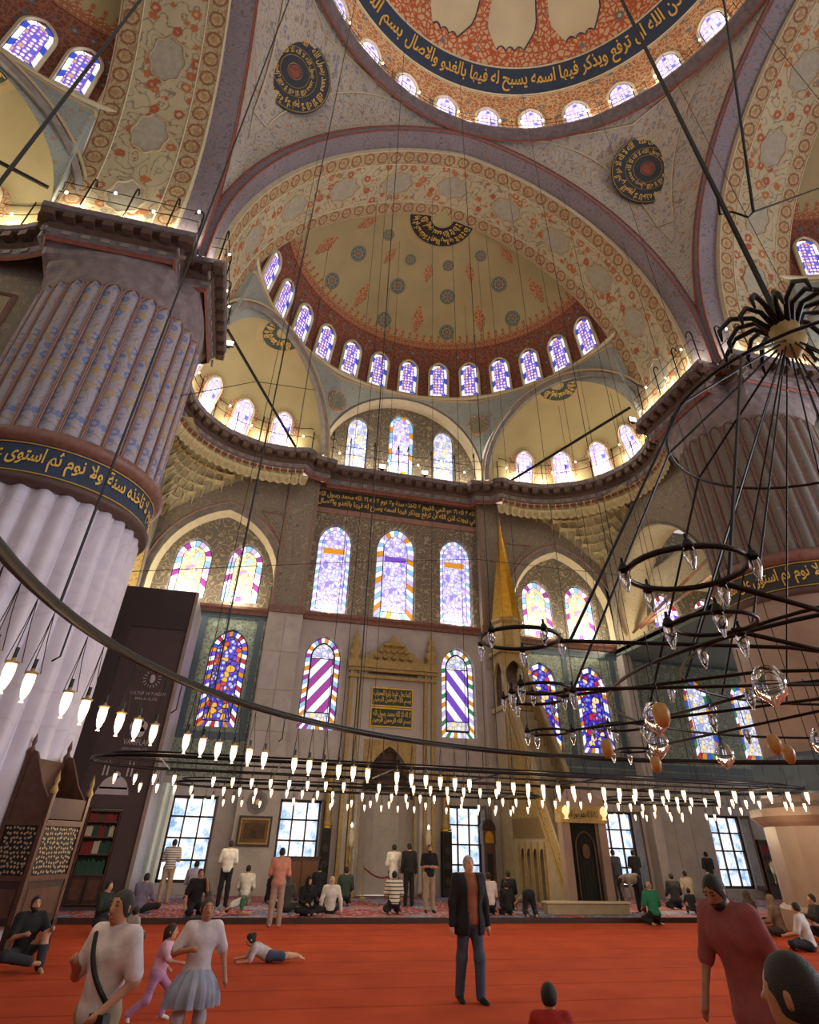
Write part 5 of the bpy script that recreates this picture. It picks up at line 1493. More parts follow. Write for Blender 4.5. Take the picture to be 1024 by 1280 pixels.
# ---------------------------------------------------------------- minbar
mn = thing('minbar', 'tall gilded marble minbar with steep stair and golden spire', 'minbar', (5.6, 21, .122)); I = inv_of(mn)
XA, XB = 4.92, 6.28
gm = floral('minbar_gilded_carving', 'a8905c', '86703f', '9a8450', '6e5a34', '947e4c', 4.0, .07, size=.3)
ls = plain('minbar_limestone', 'a39375', .6, var=.12, scale=4)
for X, s_ in ((XA, -1), (XB, 1)):
    fr = (V(X, 0, 0), V(0, -1 * -1, 0), V(0, 0, 1), V(s_, 0, 0))
    # arcade foot with pointed openings
    ops = [[(y + a, .2 + b) for a, b in arch2d(.5, 1.75, 5, .3)] for y in (19.75, 20.5, 21.25, 22.0)]
    side = [(18.75, .12), (23.1, .12), (23.1, 7.3), (18.75, .55)]
    ops = [o_ for k, o_ in enumerate(ops) if True]
    lowp = [(19.35, .12), (23.1, .12), (23.1, 2.1), (19.6, 2.1)]
    MB().plate([(18.7, .12), (23.1, .12), (23.1, 2.15), (19.85, 2.15)], [[(y + a, .2 + b) for a, b in arch2d(.42, 1.6, 5, .3)] for y in (20.5, 21.1, 21.7, 22.3)], fr, 0, .0).build('arcade', ls, mn, inv=I)
    for y in (20.2, 20.8, 21.4, 22.0, 22.6):
        MB().box((X + s_ * .03, y, 1.05), (.08, .07, 1.9)).build('arcade_post', MAT['gold_dull'], mn, inv=I)
    MB().box2((X - .03, 19.8, 2.1), (X + .03, 23.1, 2.75)).build('frieze', gm, mn, inv=I)
    MB().plate([(20.25, 2.75), (23.1, 2.75), (23.1, 7.15)], [], fr).build('side_panel', gm, mn, inv=I)
    # stringer and balustrade following the stair
    A_, B_ = V(X, 23.15, 7.1), V(X, 18.62, .28)
    def slope(h0, h1, th, nm, mt):
        mb = MB(); o0 = V(X, 0, 0); d = .06 * th
        pts = [(B_.y, B_.z + h0), (A_.y, A_.z + h0), (A_.y, A_.z + h1), (B_.y, B_.z + h1)]
        mb.prism(pts, (V(X - .0, 0, 0), V(0, 1, 0), V(0, 0, 1), V(s_, 0, 0)), -d, d, back=True, uvs=lambda a, b: (a, b)); mb.build(nm, mt, mn, inv=I)
    slope(-.12, .22, 1.4, 'stringer', MAT['gold_dull']); slope(.22, 1.15, .8, 'balustrade', gm); slope(1.15, 1.4, 1.5, 'handrail', ls)
for k in range(18):
    f = (k + .5) / 18; y = 18.75 + 4.3 * f; z = .3 + 6.7 * f
    MB().box2((XA + .05, y - .12, z - .4), (XB - .05, y + .14, z)).build('tread', ls, mn, inv=I)
# portal with cresting, jambs and a dark curtain
for X in (XA - .02, XB + .02): MB().box((X, 18.45, 1.5), (.3, .34, 2.8)).build('portal_jamb', MAT['marble_warm'], mn, inv=I)
MB().box2((XA - .22, 18.22, 2.55), (XB + .22, 18.66, 3.05)).build('portal_lintel', MAT['gold_dull'], mn, inv=I)
lettering('inscription', [arabic(V_SHA)], MAT['black'], mn, lambda x, y: (x, 18.2, 2.66 + y), 1.1, .26, x0=5.05, bold=.01, inv=I)
pc = [(-.9, 0), (.9, 0), (.9, .2), (.62, .3), (.45, .55), (.2, .62), (0, .85), (-.2, .62), (-.45, .55), (-.62, .3), (-.9, .2)]
MB().prism(pc, (V(5.6, 18.4, 3.05), V(1, 0, 0), V(0, 0, 1), V(0, -1, 0)), -.1, .08, back=True).build('portal_crest', MAT['marble_warm'], mn, inv=I)
mb = MB(); mb.grid(20, 1, lambda u, v: (5.1 + 1.0 * u, 18.42 + .03 * math.sin(u * 40), .15 + 2.4 * v)); cu = mb.build('curtain', plain('black_green_velvet', '12110e', .8), mn, inv=I)
mb = MB(); mb.tube([(5.6 + x, 18.36, .35 + z) for x, z in arch2d(.72, 1.95, 8, .1)], .03, 4, True); mb.build('gold_border', MAT['corbel'], cu)
MB().prism(circle2(.14, 14, 1.5), (V(5.6, 18.36, 1.75), V(1, 0, 0), V(0, 0, 1), V(0, -1, 0)), 0, .02).build('emblem', MAT['wood_mid'], cu)
for X in (XA - .05, XB + .05): MB().lathe([(.02, .3), (.11, .22), (.13, .1), (.06, 0), (.05, -.06), (.1, -.1)], (X, 18.1, 2.75), 12).build('portal_lamp', GL['lampwarm'], mn, True, I)
# tower: shaft, open stage with arches, spire
TY, TX = 23.85, 5.6
MB().box((TX, TY, 3.6), (1.36, 1.3, 7.0)).build('tower', ls, mn, inv=I)
for z in (7.0, 9.55): MB().box((TX, TY, z), (1.6, 1.5, .2)).build('tower_moulding', MAT['gold_dull'], mn, inv=I)
for s_ in (-1, 1):
    for q in (-1, 1): MB().lathe([(.12, 7.1), (.09, 7.25), (.09, 8.6), (.14, 8.8)], (TX + s_ * .6, TY + q * .55, 0), 10).build('tower_column', ls, mn, True, I)
for fr in ((V(TX, TY - .6, 7.1), V(1, 0, 0), V(0, 0, 1), V(0, -1, 0)), (V(TX - .65, TY, 7.1), V(0, -1, 0), V(0, 0, 1), V(-1, 0, 0)), (V(TX + .65, TY, 7.1), V(0, 1, 0), V(0, 0, 1), V(1, 0, 0))):
    MB().plate(rect(-.66, .66, 0, 2.4), [[(a, .02 + b) for a, b in arch2d(.94, 2.0, 6, .3)]], fr, 0, .12).build('tower_arch', MAT['gold_dull'], mn, inv=I)
MB().box((TX, TY + .5, 8.3), (1.2, .06, 2.4)).build('tower_back', MAT['corbel'], mn, inv=I)
MB().lathe([(.84, 9.6), (.8, 9.75), (.72, 9.8), (.7, 10.9), (.86, 11.0), (.88, 11.1), (.8, 11.16)], (TX, TY, 0), 8).build('drum', MAT['gold_dull'], mn, inv=I)
MB().lathe([(.8, 11.1), (.1, 15.9), (.0, 16.0)], (TX, TY, 0), 8).build('spire', MAT['gold'], mn, inv=I)
MB().lathe([(.1, 15.9), (.14, 16.05), (.06, 16.2), (.11, 16.35), (.04, 16.5), (.02, 16.9), (0, 17.1)], (TX, TY, 0), 10).build('finial', MAT['gold'], mn, True, I)

# stone bench and kerb right of the portal
t = thing('stone_kerb', 'low pale stone kerb lying along the platform edge by the minbar', 'kerb', (5.2, 18.0, .124))
MB().box((0, 0, .14), (2.9, .3, .28)).build('block', ls, t); MB().box((0, -.02, .3), (3.0, .36, .05)).build('cap', MAT['stucco'], t)

# ---------------------------------------------------------------- banner tower with bookcase
bt = thing('banner_tower', 'tall brown fabric hoarding with pale emblems beside the fluted pier', 'hoarding', (-10.6, 20.4, .122)); I = inv_of(bt)
br = plain('brown_fabric', '4a3a3a', .8, var=.08, scale=1.5); br2 = plain('brown_fabric_dark', '3a2d2e', .8, var=.1, scale=1.5)
XL, XR, YF, YB, ZT = -12.35, -9.08, 19.0, 22.3, 9.42
fr = (V(0, YF, 0), V(1, 0, 0), V(0, 0, 1), V(0, -1, 0))
MB().plate(rect(XL, XR, .12, ZT), [rect(-10.75, -9.75, .2, 2.55)], fr, 0, .5).build('front_cloth', br, bt, inv=I)
MB().box2((XR - .02, YF, .12), (XR + .02, YB, ZT)).build('side_cloth', plain('grey_film', '8d8690', .4, var=.2, scale=.8), bt, inv=I)
MB().box2((XR - .06, YF - .05, .12), (XR + .05, YF + .05, ZT)).build('corner_trim', plain('pale_trim', '8a7a72', .6), bt, inv=I)
MB().box2((XL, YF - .06, 8.0), (XR - .1, YF, ZT)).build('top_cloth', br2, bt, inv=I)
MB().box2((XL, YF, ZT - .05), (XR, YB, ZT)).build('roof', br2, bt, inv=I)
MB().box2((XL, YF - .12, .12), (-11.1, YF - .02, 8.2)).build('return_panel', br2, bt, inv=I)
pale = plain('pale_print', 'b3a6a8', .8)
def bfn(x, y): return (x, YF - .02, y)
for s_, z, w, h in (('K\u00dcLT\u00dcR VE TUR\u0130ZM', 5.78, 1.15, .13), ('BAKANLI\u011eI', 5.62, .7, .11), ('VAKIFLAR', 4.28, .82, .17), ('GENEL M\u00dcD\u00dcRL\u00dc\u011e\u00dc', 4.13, .82, .09)):
    lettering('lettering', s_, pale, bt, bfn, w, h, x0=-10.35 - (0.05 if z > 5 else .0) + (.95 - w) / 2, y0=z, bold=.0, inv=I)
# sun emblem: ring of rays round a small figure
mb = MB()
for k in range(16):
    a = 2 * pi * k / 16; mb.poly([bfn(-9.9 + r * math.cos(a + d), 6.3 + r * math.sin(a + d)) for r, d in ((.2, -.06), (.3, -.04), (.3, .04), (.2, .06))])
mb.poly([bfn(-9.9 + .1 * math.cos(2 * pi * i / 14), 6.3 + .14 * math.sin(2 * pi * i / 14)) for i in range(14)]); mb.build('sun_emblem', pale, bt, inv=I)
mb = MB()
for k in range(5):
    a = pi / 2 + 2 * pi * k / 5; cx, cy = -9.93 + .15 * math.cos(a), 4.78 + .15 * math.sin(a)
    mb.poly([bfn(cx + .14 * math.cos(2 * pi * i / 10), cy + .16 * math.sin(2 * pi * i / 10)) for i in range(10)])
mb.build('knot_emblem', pale, bt, inv=I)
mb = MB(); cx = -10.2
mb.poly([bfn(cx + .42 * math.cos(pi * i / 12), 3.05 + .36 * math.sin(pi * i / 12)) for i in range(13)])
mb.poly([bfn(cx - .5, 2.9), bfn(cx + .5, 2.9), bfn(cx + .44, 3.1), bfn(cx - .44, 3.1)])
mb.poly([bfn(cx + .12 * math.cos(2 * pi * i / 10), 3.43 + .1 * math.sin(2 * pi * i / 10)) for i in range(10)])
for d in (-.42, -.3, .3, .42): mb.poly([bfn(cx + d - .025, 3.4), bfn(cx + d + .025, 3.4), bfn(cx + d + .025, 3.72), bfn(cx + d, 3.84), bfn(cx + d - .025, 3.72)])
mb.build('mosque_emblem', pale, bt, inv=I)
# bookcase standing in the opening
bc = thing('bookcase', 'dark bookcase with coloured rows of books set into the brown hoarding', 'bookcase', (-10.25, 19.24, .2))
MB().box((-.46, 0, 1.15), (.05, .4, 2.3)).build('side_panel', MAT['wood_mid'], bc); MB().box((.46, 0, 1.15), (.05, .4, 2.3)).build('side_panel', MAT['wood_mid'], bc)
MB().box((0, .19, 1.15), (.92, .02, 2.3)).build('back_panel', MAT['wood_dark'], bc)
for z in (.05, .72, 1.2, 1.62, 2.0, 2.28): MB().box((0, 0, z), (.9, .4, .04)).build('shelf', MAT['wood_mid'], bc)
for s_ in (-1, 1):
    d = MB().box((s_ * .225, -.2, .38), (.43, .03, .62)).build('door', MAT['wood_dark'], bc)
    MB().box((s_ * .225, -.218, .38), (.3, .01, .46)).build('door_panel', MAT['wood_mid'], d)
bcols = [plain('book_' + n_, c, .7) for n_, c in (('red', '7a1f22'), ('green', '1f4632'), ('cream', 'b8ab8e'), ('brown', '5a3a22'), ('teal', '234a48'))]
for sh, (z, hh) in enumerate(((.74, .36), (1.22, .32), (1.64, .28), (2.02, .2))):
    x = -.41; k = 0
    while x < .38:
        w = RND.uniform(.035, .07); h_ = hh * RND.uniform(.8, 1); c = [1, 1, 1, 4][k % 4] if sh == 0 else ([0, 0, 2, 1, 1][(k // 3) % 5] if sh == 1 else [2, 1, 0, 1][(k // 3) % 4] if sh == 2 else [0, 3, 0][(k // 4) % 3])
        b = MB().box((0, 0, h_ / 2), (w, .24, h_)).build('book', bcols[c])
        b.location = (-10.25 + x + w / 2, 19.2, .2 + z)
        tag(b, ('red', 'green', 'cream', 'brown', 'teal')[c] + ' book standing in the ' + ('lowest', 'second', 'third', 'top')[sh] + ' row of the bookcase in the brown hoarding', 'book', 'books in the bookcase')
        x += w + .004; k += 1
# white curtain hung between hoarding and window
mb = MB(); mb.grid(28, 6, lambda u, v: (-9.75 + 1.05 * u + .04 * v, 23.2 + .09 * math.sin(u * 26) + .1 * u, (.13 + 3.4 * v)))
n = N('sheer_curtain'); cur = mb.build('curtain', None or n.done(hx('e6f2f0'), .9), None, True)
tag(cur, 'sheer pale blue curtain hanging beside the brown hoarding', 'curtain')

# ---------------------------------------------------------------- wooden preacher's chair
pu = thing('preaching_chair', 'carved dark wooden preaching chair with lattice panels against the lilac pier', 'pulpit', (-10.25, 12.05, 0), math.radians(-23))
lat = MAT['wood_dark']
for x in (-.42, .42):
    for y in (-.62, .62):
        MB().box((x, y, .24), (.12, .12, .48)).build('leg', lat, pu)
        hp = 2.55 if x > 0 else 3.25
        MB().box((x, y, .48 + (hp - .48) / 2), (.09, .09, hp - .48)).build('post', MAT['wood_mid'], pu)
        MB().lathe([(.06, 0), (.08, .06), (.03, .16), (.05, .24), (.0, .42)], (x, y, hp), 10).build('finial', MAT['gold_dull'] if x > 0 else MAT['wood_mid'], pu, True)
for (x, y, w, rz_) in ((.42, 0, 1.2, 0), (-.42, 0, 1.2, 0), (0, .62, .8, 1), (0, -.62, .8, 1)):
    def bx(z0, z1, th, nm, mt, k=1.0):
        return MB().box((x, y, (z0 + z1) / 2), (th, w * k, z1 - z0) if not rz_ else (w * k, th, z1 - z0)).build(nm, mt, pu)
    bx(.46, 1.12, .06, 'lower_panel', lat); bx(.58, 1.0, .075, 'lower_field', MAT['wood_mid'], .8)
    bx(1.12, 1.2, .1, 'rail', MAT['wood_mid']); bx(2.0, 2.1, .1, 'rail', MAT['wood_mid']); bx(1.2, 2.0, .03, 'lattice_back', MAT['black'])
    # pierced lattice with bone inlay
    lp = MB(); fr = (V(x, y, 1.6), V(0, 1, 0) if not rz_ else V(1, 0, 0), V(0, 0, 1), V(1 if x > .1 else -1, 0, 0) if not rz_ else V(0, 1 if y > 0 else -1, 0))
    r2 = random.Random(3)
    for i in range(int(w / .075)):
        for j in range(10):
            cx, cz = (i + .5 + .5 * (j % 2)) * .075 - w / 2, (j + .5) * .078 - .39
            if abs(cx) > w / 2 - .06: continue
            q = .026; an = r2.uniform(0, 1.5); cx += r2.uniform(-.018, .018); cz += r2.uniform(-.018, .018)
            lp.prism([(cx + q * math.cos(an + k * pi / 2), cz + q * math.sin(an + k * pi / 2)) for k in range(4)], fr, .01, .03)
    o = lp.build('bone_inlay', plain('bone_inlay', 'b09a7c', .5), pu); o['kind'] = 'stuff'
MB().box((0, 0, 2.05), (.84, 1.24, .06)).build('seat', MAT['wood_mid'], pu)
for y in (-.62, .62):
    MB().prism([(-.42, 2.1), (.42, 2.1), (.42, 2.4), (.1, 2.75), (-.25, 3.3), (-.42, 3.35)], (V(0, y, 0), V(1, 0, 0), V(0, 0, 1), V(0, -1, 0)), -.03, .03, back=True).build('side_wing', MAT['wood_mid'], pu)
MB().box((-.42, 0, 2.65), (.05, 1.2, 1.1)).build('backrest', MAT['wood_mid'], pu)
MB().box((.42, 0, 2.3), (.04, 1.2, .36)).build('front_board', plain('oxblood_panel', '3a1214', .6), pu)

# bookcase by the right windows
t = thing('bookcase', 'open dark bookcase standing between the two right hand windows', 'bookcase', (18.75, W - .3, .122))
MB().box((0, .12, 1.1), (1.3, .04, 2.2)).build('back_panel', MAT['wood_dark'], t)
for x in (-.63, .63): MB().box((x, 0, 1.1), (.05, .3, 2.2)).build('side_panel', MAT['wood_mid'], t)
for z in (.05, .6, 1.1, 1.6, 2.18): MB().box((0, 0, z), (1.24, .3, .04)).build('shelf', MAT['wood_mid'], t)
for z, c in ((1.62, 0), (1.12, 3), (.62, 1)):
    for k in range(9):
        h_ = RND.uniform(.26, .4); b = MB().box((0, 0, h_ / 2), (.1, .2, h_)).build('book', bcols[c]); b.location = (18.75 - .52 + k * .125, W - .32, .122 + z + .02)
        tag(b, ('red', '', '', 'brown')[c] + ' book in the bookcase between the right hand windows' if c != 1 else 'green book in the bookcase between the right hand windows', 'book', 'books by the right windows')

# floodlights standing on the cornice walk
for x, y, z, rz_, lb in ((-1.3, 24.05, 19.16, 180, 'small floodlight on the cornice before the lunette, nearer the navy belted pier'), (1.25, 24.05, 19.16, 180, 'small floodlight on the cornice before the lunette, nearer the minbar'),
                        (-9.95, 15.75, 19.16, 200, 'floodlight at the end of the walk on the navy belted pier'), (9.95, 15.95, 19.16, 160, 'floodlight at the end of the walk on the dark belted pier')):
    t = thing('floodlight', lb, 'lamp', (x, y + .1, z), 0)
    MB().box((0, 0, .04), (.16, .14, .08)).build('foot', MAT['iron'], t)
    MB().box((0, .04, .24), (.42, .1, .3)).build('housing', MAT['iron'], t)
    MB().box((0, -.02, .24), (.36, .03, .24)).build('lens', GL['flood'], t)
# timber ties in the gallery arch
for k, (a, b) in enumerate((((13.0, 24.0, 11.3), (13.0, 16.4, 12.9)), ((13.5, 24.0, 11.6), (13.5, 16.6, 12.4)))):
    tag(MB().tube([a, b], .09, 4).build('timber_beam', MAT['wood_mid']), 'brown timber beam leaning across the gallery arch, ' + ('outer one' if k == 0 else 'inner one'), 'beam')
# marble slabs of the pilasters and of the plain wall right of the minbar
def slabs(x0, x1, z0, z1, y, nx, nz):
    for i in range(nx):
        for j in range(nz):
            w, h = (x1 - x0) / nx, (z1 - z0) / nz
            MB().box((x0 + (i + .5) * w, y - .012, z0 + (j + .5) * h), (w - .025, .03, h - .025)).build('marble_slab', MAT['marble_panel' if (i + j) % 2 else 'marble_wall'], wq, inv=inv_of(wq))
slabs(-6.28, -4.67, 4.0, 10.6, W - .5, 2, 4); slabs(4.67, 6.28, 4.0, 10.6, W - .5, 2, 4)
slabs(13.1, 15.8, .2, 4.5, W, 3, 3); slabs(18.0, 19.3, .2, 4.5, W, 1, 3)
# ---------------------------------------------------------------- chandeliers
GL['bulb'] = glow('lit_lamp_glass', (1.0, .83, .58, 1), 1.7)
MAT['amber_glass'] = plain('amber_egg', 'b98a4c', .4, var=.2, scale=8)
n = N('clear_lamp_glass')
MAT['glass'] = n.done((1, .99, .98, 1), .03, trans=1.0, ior=1.13)
LAMP_G = MB().lathe([(0.0186, -0.198), (0.00744, -0.1782), (0.0186, -0.165), (0.0341, -0.1188), (0.04092, -0.0594), (0.0372, -0.0198), (0.0341, 0)], n=10).mesh('glass'); LAMP_G.materials.append(GL['bulb']); LAMP_G.polygons.foreach_set('use_smooth', [True] * len(LAMP_G.polygons))
LAMP_C = MB().lathe([(0, 0.033), (0.0124, 0.033), (0.0155, 0.0132), (0.0465, 0.00792), (0.05084, 0), (0.0465, -0.00792), (0.031, -0.00792)], n=10).mesh('lamp'); LAMP_C.materials.append(MAT['gold_dull'])
def wires(drop):
    mb = MB()
    for k in range(3):
        a = 2 * pi * k / 3; mb.tube([(.06 * math.cos(a), .06 * math.sin(a), .0), (.02 * math.cos(a), .02 * math.sin(a), drop * .55), (0, 0, drop)], .004, 3)
    mb.tube([(0, 0, .03), (0, 0, .1)], .014, 4)
    m = mb.mesh('lamp_wires'); m.materials.append(MAT['cable']); return m
WIRE = {.45: wires(.45), .3: wires(.3)}
def hang_lamp(parent, loc, drop):
    c = link('lamp', LAMP_C, parent); c.location = loc
    link('glass', LAMP_G, c); link('lamp_wires', WIRE[drop], c)
def ring_chandelier():
    t = thing('ring_chandelier', 'wide iron ring chandelier with one row of lit glass lamps circling the whole nave', 'chandelier', (.25, -.6, 3.33))
    Rg = 8.43; z = 0.0
    MB().tube([(Rg * math.sin(2 * pi * i / 128), Rg * math.cos(2 * pi * i / 128), 0) for i in range(128)], .045, 8, True).build('ring', MAT['iron'], t, True)
    k = 0
    for i in range(160):
        a = 2 * pi * i / 160 - pi
        if not (-1.75 < a < 1.35): continue
        k += 1
        if i % 7 == 3: continue
        hang_lamp(t, (Rg * math.sin(a), Rg * math.cos(a), -.5), .45)
    for i in range(16):
        a = 2 * pi * i / 16 - pi + .16
        p = V(Rg * math.sin(a), Rg * math.cos(a), 0)
        if -2.0 < a < 1.5: MB().tube([p, p + V(0, 0, 12), p + V(0, 0, 29)], .012, 4).build('hanger', MAT['cable'], t)
    for i in range(0, 160, 7):
        a = 2 * pi * (i + 3) / 160 - pi
        if -1.75 < a < 1.35: MB().tube([(Rg * math.sin(a), Rg * math.cos(a), -.04), (Rg * math.sin(a), Rg * math.cos(a), -.3), (Rg * math.sin(a) - .05, Rg * math.cos(a), -.34)], .008, 4).build('hook', MAT['iron'], t)
    for i in range(20):
        a = 2 * pi * i / 20
        light('ring_lamp', (.25 + Rg * math.sin(a), -.6 + Rg * math.cos(a), 2.55), RING_W, (1, .74, .45), .25)
    return t
RING_W = 25
ring_chandelier()
def ceil_z(x, y):
    """height of the vault over a point"""
    if y < 16:
        q = sorted((a, b) for a, b in arch_profile(ARS, AZ0, AZC) if a >= -1e-6)
        for (x1, z1), (x2, z2) in zip(q, q[1:]):
            if x1 <= abs(x) <= x2 and x2 > x1: return z1 + (z2 - z1) * (abs(x) - x1) / (x2 - x1) + .1
        return 30.0
    k = 1 - (x * x + (y - 14.27) ** 2) / 9.91 ** 2
    if k > 0.02: return 25 + 7.55 * math.sqrt(k) + .03
    k = EXR ** 2 - (abs(x) - EXC.x) ** 2 - (y - EXC.y) ** 2
    return EXC.z + math.sqrt(max(k, .1)) + .03
def stadium(x0, x1, y0, y1, z, label, step, wiresx, lw, ztop):
    cx, cy = (x0 + x1) / 2, (y0 + y1) / 2
    t = thing('bar_chandelier', label, 'chandelier', (cx, cy, z))
    hw, hd = (x1 - x0) / 2, (y1 - y0) / 2
    pts = []
    for i in range(16): pts.append((hw - hd + hd * math.sin(pi * i / 16), hd * math.cos(pi * i / 16), 0))
    for i in range(16): pts.append((-hw + hd - hd * math.sin(pi * i / 16), -hd * math.cos(pi * i / 16), 0))
    MB().tube(pts, .04, 6, True).build('frame', MAT['iron'], t, True)
    MB().tube([(p[0] * .97, p[1] * .7, .12) for p in pts], .025, 5, True).build('inner_frame', MAT['iron'], t, True)
    nn = max(1, int((hw - hd) * 2 / 2.4))
    for i in range(nn + 1):
        x = -hw + hd + (hw - hd) * 2 * i / nn
        MB().tube([(x, -hd, 0), (x, hd, 0)], .02, 4).build('cross_bar', MAT['iron'], t)
    for s_ in (-1, 1):
        k = int((hw - hd * .5) * 2 / step)
        for i in range(k + 1):
            x = -hw + hd * .5 + i * step
            if s_ > 0: x += step * .5
            if i % 9 == 4 or x > hw - .3: continue
            y = s_ * hd if abs(x) < hw - hd else s_ * hd * .86
            hang_lamp(t, (x, y, -.35), .3)
    for x in wiresx:
        for y in (-hd, hd):
            zt = ceil_z(x, cy + y) - z
            MB().tube([(x - cx, y, 0), (x - cx + .06, y + .03, zt / 2), (x - cx, y, zt)], .011, 4).build('hanger', MAT['cable'], t)
    for i in range(6):
        light('bar_lamp', (x0 + (x1 - x0) * (i + .5) / 6, cy, z - .75), lw, (1, .74, .45), .3)
    return t
stadium(-9.9, 9.9, 11.5, 14.8, 3.33, 'long iron bar chandelier with lit lamps hung between the two great piers', .42, (-7.6, -4.2, -1.0, 2.2, 5.4, 8.4), 58, 29.0)
stadium(-8.4, 4.3, 17.9, 20.6, 3.30, 'long iron bar chandelier with lit lamps hung before the mihrab', .62, (-6.4, -2.2, 2.9), 50, 27.5)
stadium(7.2, 11.9, 17.9, 20.6, 3.30, 'short iron bar chandelier with lit lamps hung right of the minbar', .5, (8.6, 10.4), 50, 18.0)

def central_chandelier():
    z0 = 3.35
    t = thing('iron_chandelier', 'branching iron chandelier with clear glass lamps and amber eggs under the dome', 'chandelier', (0, 0, z0))
    up = 4.45
    # crown of curled leaves, chain to the dome
    cr = MB().lathe([(0, up + .3), (.14, up + .25), (.2, up + .05), (.16, up - .1), (.22, up - .2), (.1, up - .4), (0, up - .5)], n=14).build('crown', MAT['gold_dull'], t, True)
    for i in range(16):
        a = 2 * pi * i / 16; c, s_ = math.cos(a), math.sin(a); L = .85 if i % 2 else .7
        MB().tube([(.12 * c, .12 * s_, up), (.4 * L * c, .4 * L * s_, up + .32), (.75 * L * c, .75 * L * s_, up + .34), (L * c, L * s_, up + .12), (L * 1.02 * c, L * 1.02 * s_, up - .08)], [.045, .04, .04, .035, .015], 6).build('leaf', MAT['iron'], cr, True)
    MB().tube([(0, 0, up + .2), (0, 0, 38.8)], .045, 6).build('chain', MAT['iron'], t)
    # hub, arms, rings of lamps
    MB().lathe([(0, .3), (.18, .25), (.28, 0), (.2, -.25), (0, -.4)], n=14).build('hub', MAT['iron'], t, True)
    Rr = 1.9; zz = 6.35 - z0
    MB().tube([(Rr * math.cos(2 * pi * i / 40), Rr * math.sin(2 * pi * i / 40), zz) for i in range(40)], .022, 5, True).build('upper_ring', MAT['iron'], t, True)
    for rr, z in ((2.4, .08), (3.2, -.2)):
        MB().tube([(rr * math.cos(2 * pi * i / 64), rr * math.sin(2 * pi * i / 64), z) for i in range(64)], .016, 5, True).build('hoop', MAT['iron'], t, True)
    cap = MB().lathe([(0, 0.0816), (0.0102, 0.0816), (0.0136, 0.0408), (0.0238, 0.034), (0.0408, 0), (0.0442, -0.0136), (0.034, -0.0204)], n=10).mesh('lamp'); cap.materials.append(MAT['iron'])
    gl = MB().lathe([(0.0306, -0.0136), (0.0408, -0.0408), (0.04216, -0.0816), (0.0272, -0.136), (0.0136, -0.1632), (0.0136, -0.1768), (0, -0.1836)], n=10).mesh('glass'); gl.materials.append(MAT['glass']); gl.polygons.foreach_set('use_smooth', [True] * len(gl.polygons))
    bowl = MB().lathe([(0.072, 0.0432), (0.1008, 0), (0.1224, -0.0576), (0.1008, -0.144), (0.0432, -0.1944), (0.0216, -0.216), (0, -0.2376)], n=14).mesh('bowl'); bowl.materials.append(MAT['glass']); bowl.polygons.foreach_set('use_smooth', [True] * len(bowl.polygons))
    egg = MB().lathe([(0, 0.09), (0.045, 0.075), (0.0675, 0.0225), (0.06, -0.045), (0.03, -0.09), (0, -0.0975)], n=12).mesh('egg'); egg.materials.append(MAT['amber_glass']); egg.polygons.foreach_set('use_smooth', [True] * len(egg.polygons))
    for i in range(12):
        a = math.radians(171 + 29.5 * i); c, s_ = math.cos(a), math.sin(a)
        if not (80 < (171 + 29.5 * i) % 360 < 212): 
            continue
        tip = 3.85; dz = (.06, -.05, .02)[i % 3]
        MB().tube([(.2 * c, .2 * s_, 0), (1.6 * c, 1.6 * s_, .1), (tip * c, tip * s_, dz)], .02, 5).build('arm', MAT['iron'], t, True)
        lo = -.36
        MB().tube([(.2 * c, .2 * s_, -.15), (tip * c, tip * s_, lo)], .016, 5).build('arm', MAT['iron'], t, True)
        c0 = V((tip + .36) * c, (tip + .36) * s_, dz); r1 = .36
        ri = MB().tube([(c0.x + r1 * math.cos(2 * pi * k / 24), c0.y + r1 * math.sin(2 * pi * k / 24), dz) for k in range(24)], .02, 5, True).build('lamp_ring', MAT['iron'], t, True)
        c1 = V((tip + .2) * c, (tip + .2) * s_, lo); r2 = .24
        MB().tube([(c1.x + r2 * math.cos(2 * pi * k / 20), c1.y + r2 * math.sin(2 * pi * k / 20), lo) for k in range(20)], .014, 5, True).build('lamp_ring', MAT['iron'], t, True)
        for k in range(5):
            w = a + 2 * pi * (k + .5) / 5
            for cc, rr, zz2 in ((c0, r1 + .03, dz), (c1, r2 + .04, lo)):
                if cc is c1 and k % 2: continue
                o = link('lamp', cap, t); o.location = (cc.x + rr * math.cos(w), cc.y + rr * math.sin(w), zz2); o.scale = (.85, .85, .85); link('glass', gl, o)
        for rr, zb, me in ((2.9, -.42, bowl), (2.2, -.3, gl), (1.7, -.62, egg), (3.3, -.62, egg), (1.25, -.5, bowl), (2.55, .02, gl)):
            an = a + (.16 if me is egg else -.12 if me is bowl else .05)
            o = link({bowl: 'glass_bowl', egg: 'amber_egg', gl: 'glass_lamp'}[me], me, t); o.location = (rr * math.cos(an), rr * math.sin(an), zb)
            MB().tube([(rr * math.cos(an), rr * math.sin(an), zb + .04), (rr * math.cos(an), rr * math.sin(an), .02)], .006, 4).build('hook_wire', MAT['iron'], t)
        MB().tube([(.1 * c, .1 * s_, up - .2), (Rr * c, Rr * s_, zz), (tip * .97 * c, tip * .97 * s_, dz)], .016, 5).build('stay', MAT['iron'], t)
    for i in range(14):
        a = 2 * pi * i / 14 + .1; c, s_ = math.cos(a), math.sin(a)
        MB().tube([(.1 * c, .1 * s_, up - .25), (2.4 * c, 2.4 * s_, .08)], .013, 4).build('stay', MAT['iron'], t)
    return t
central_chandelier()
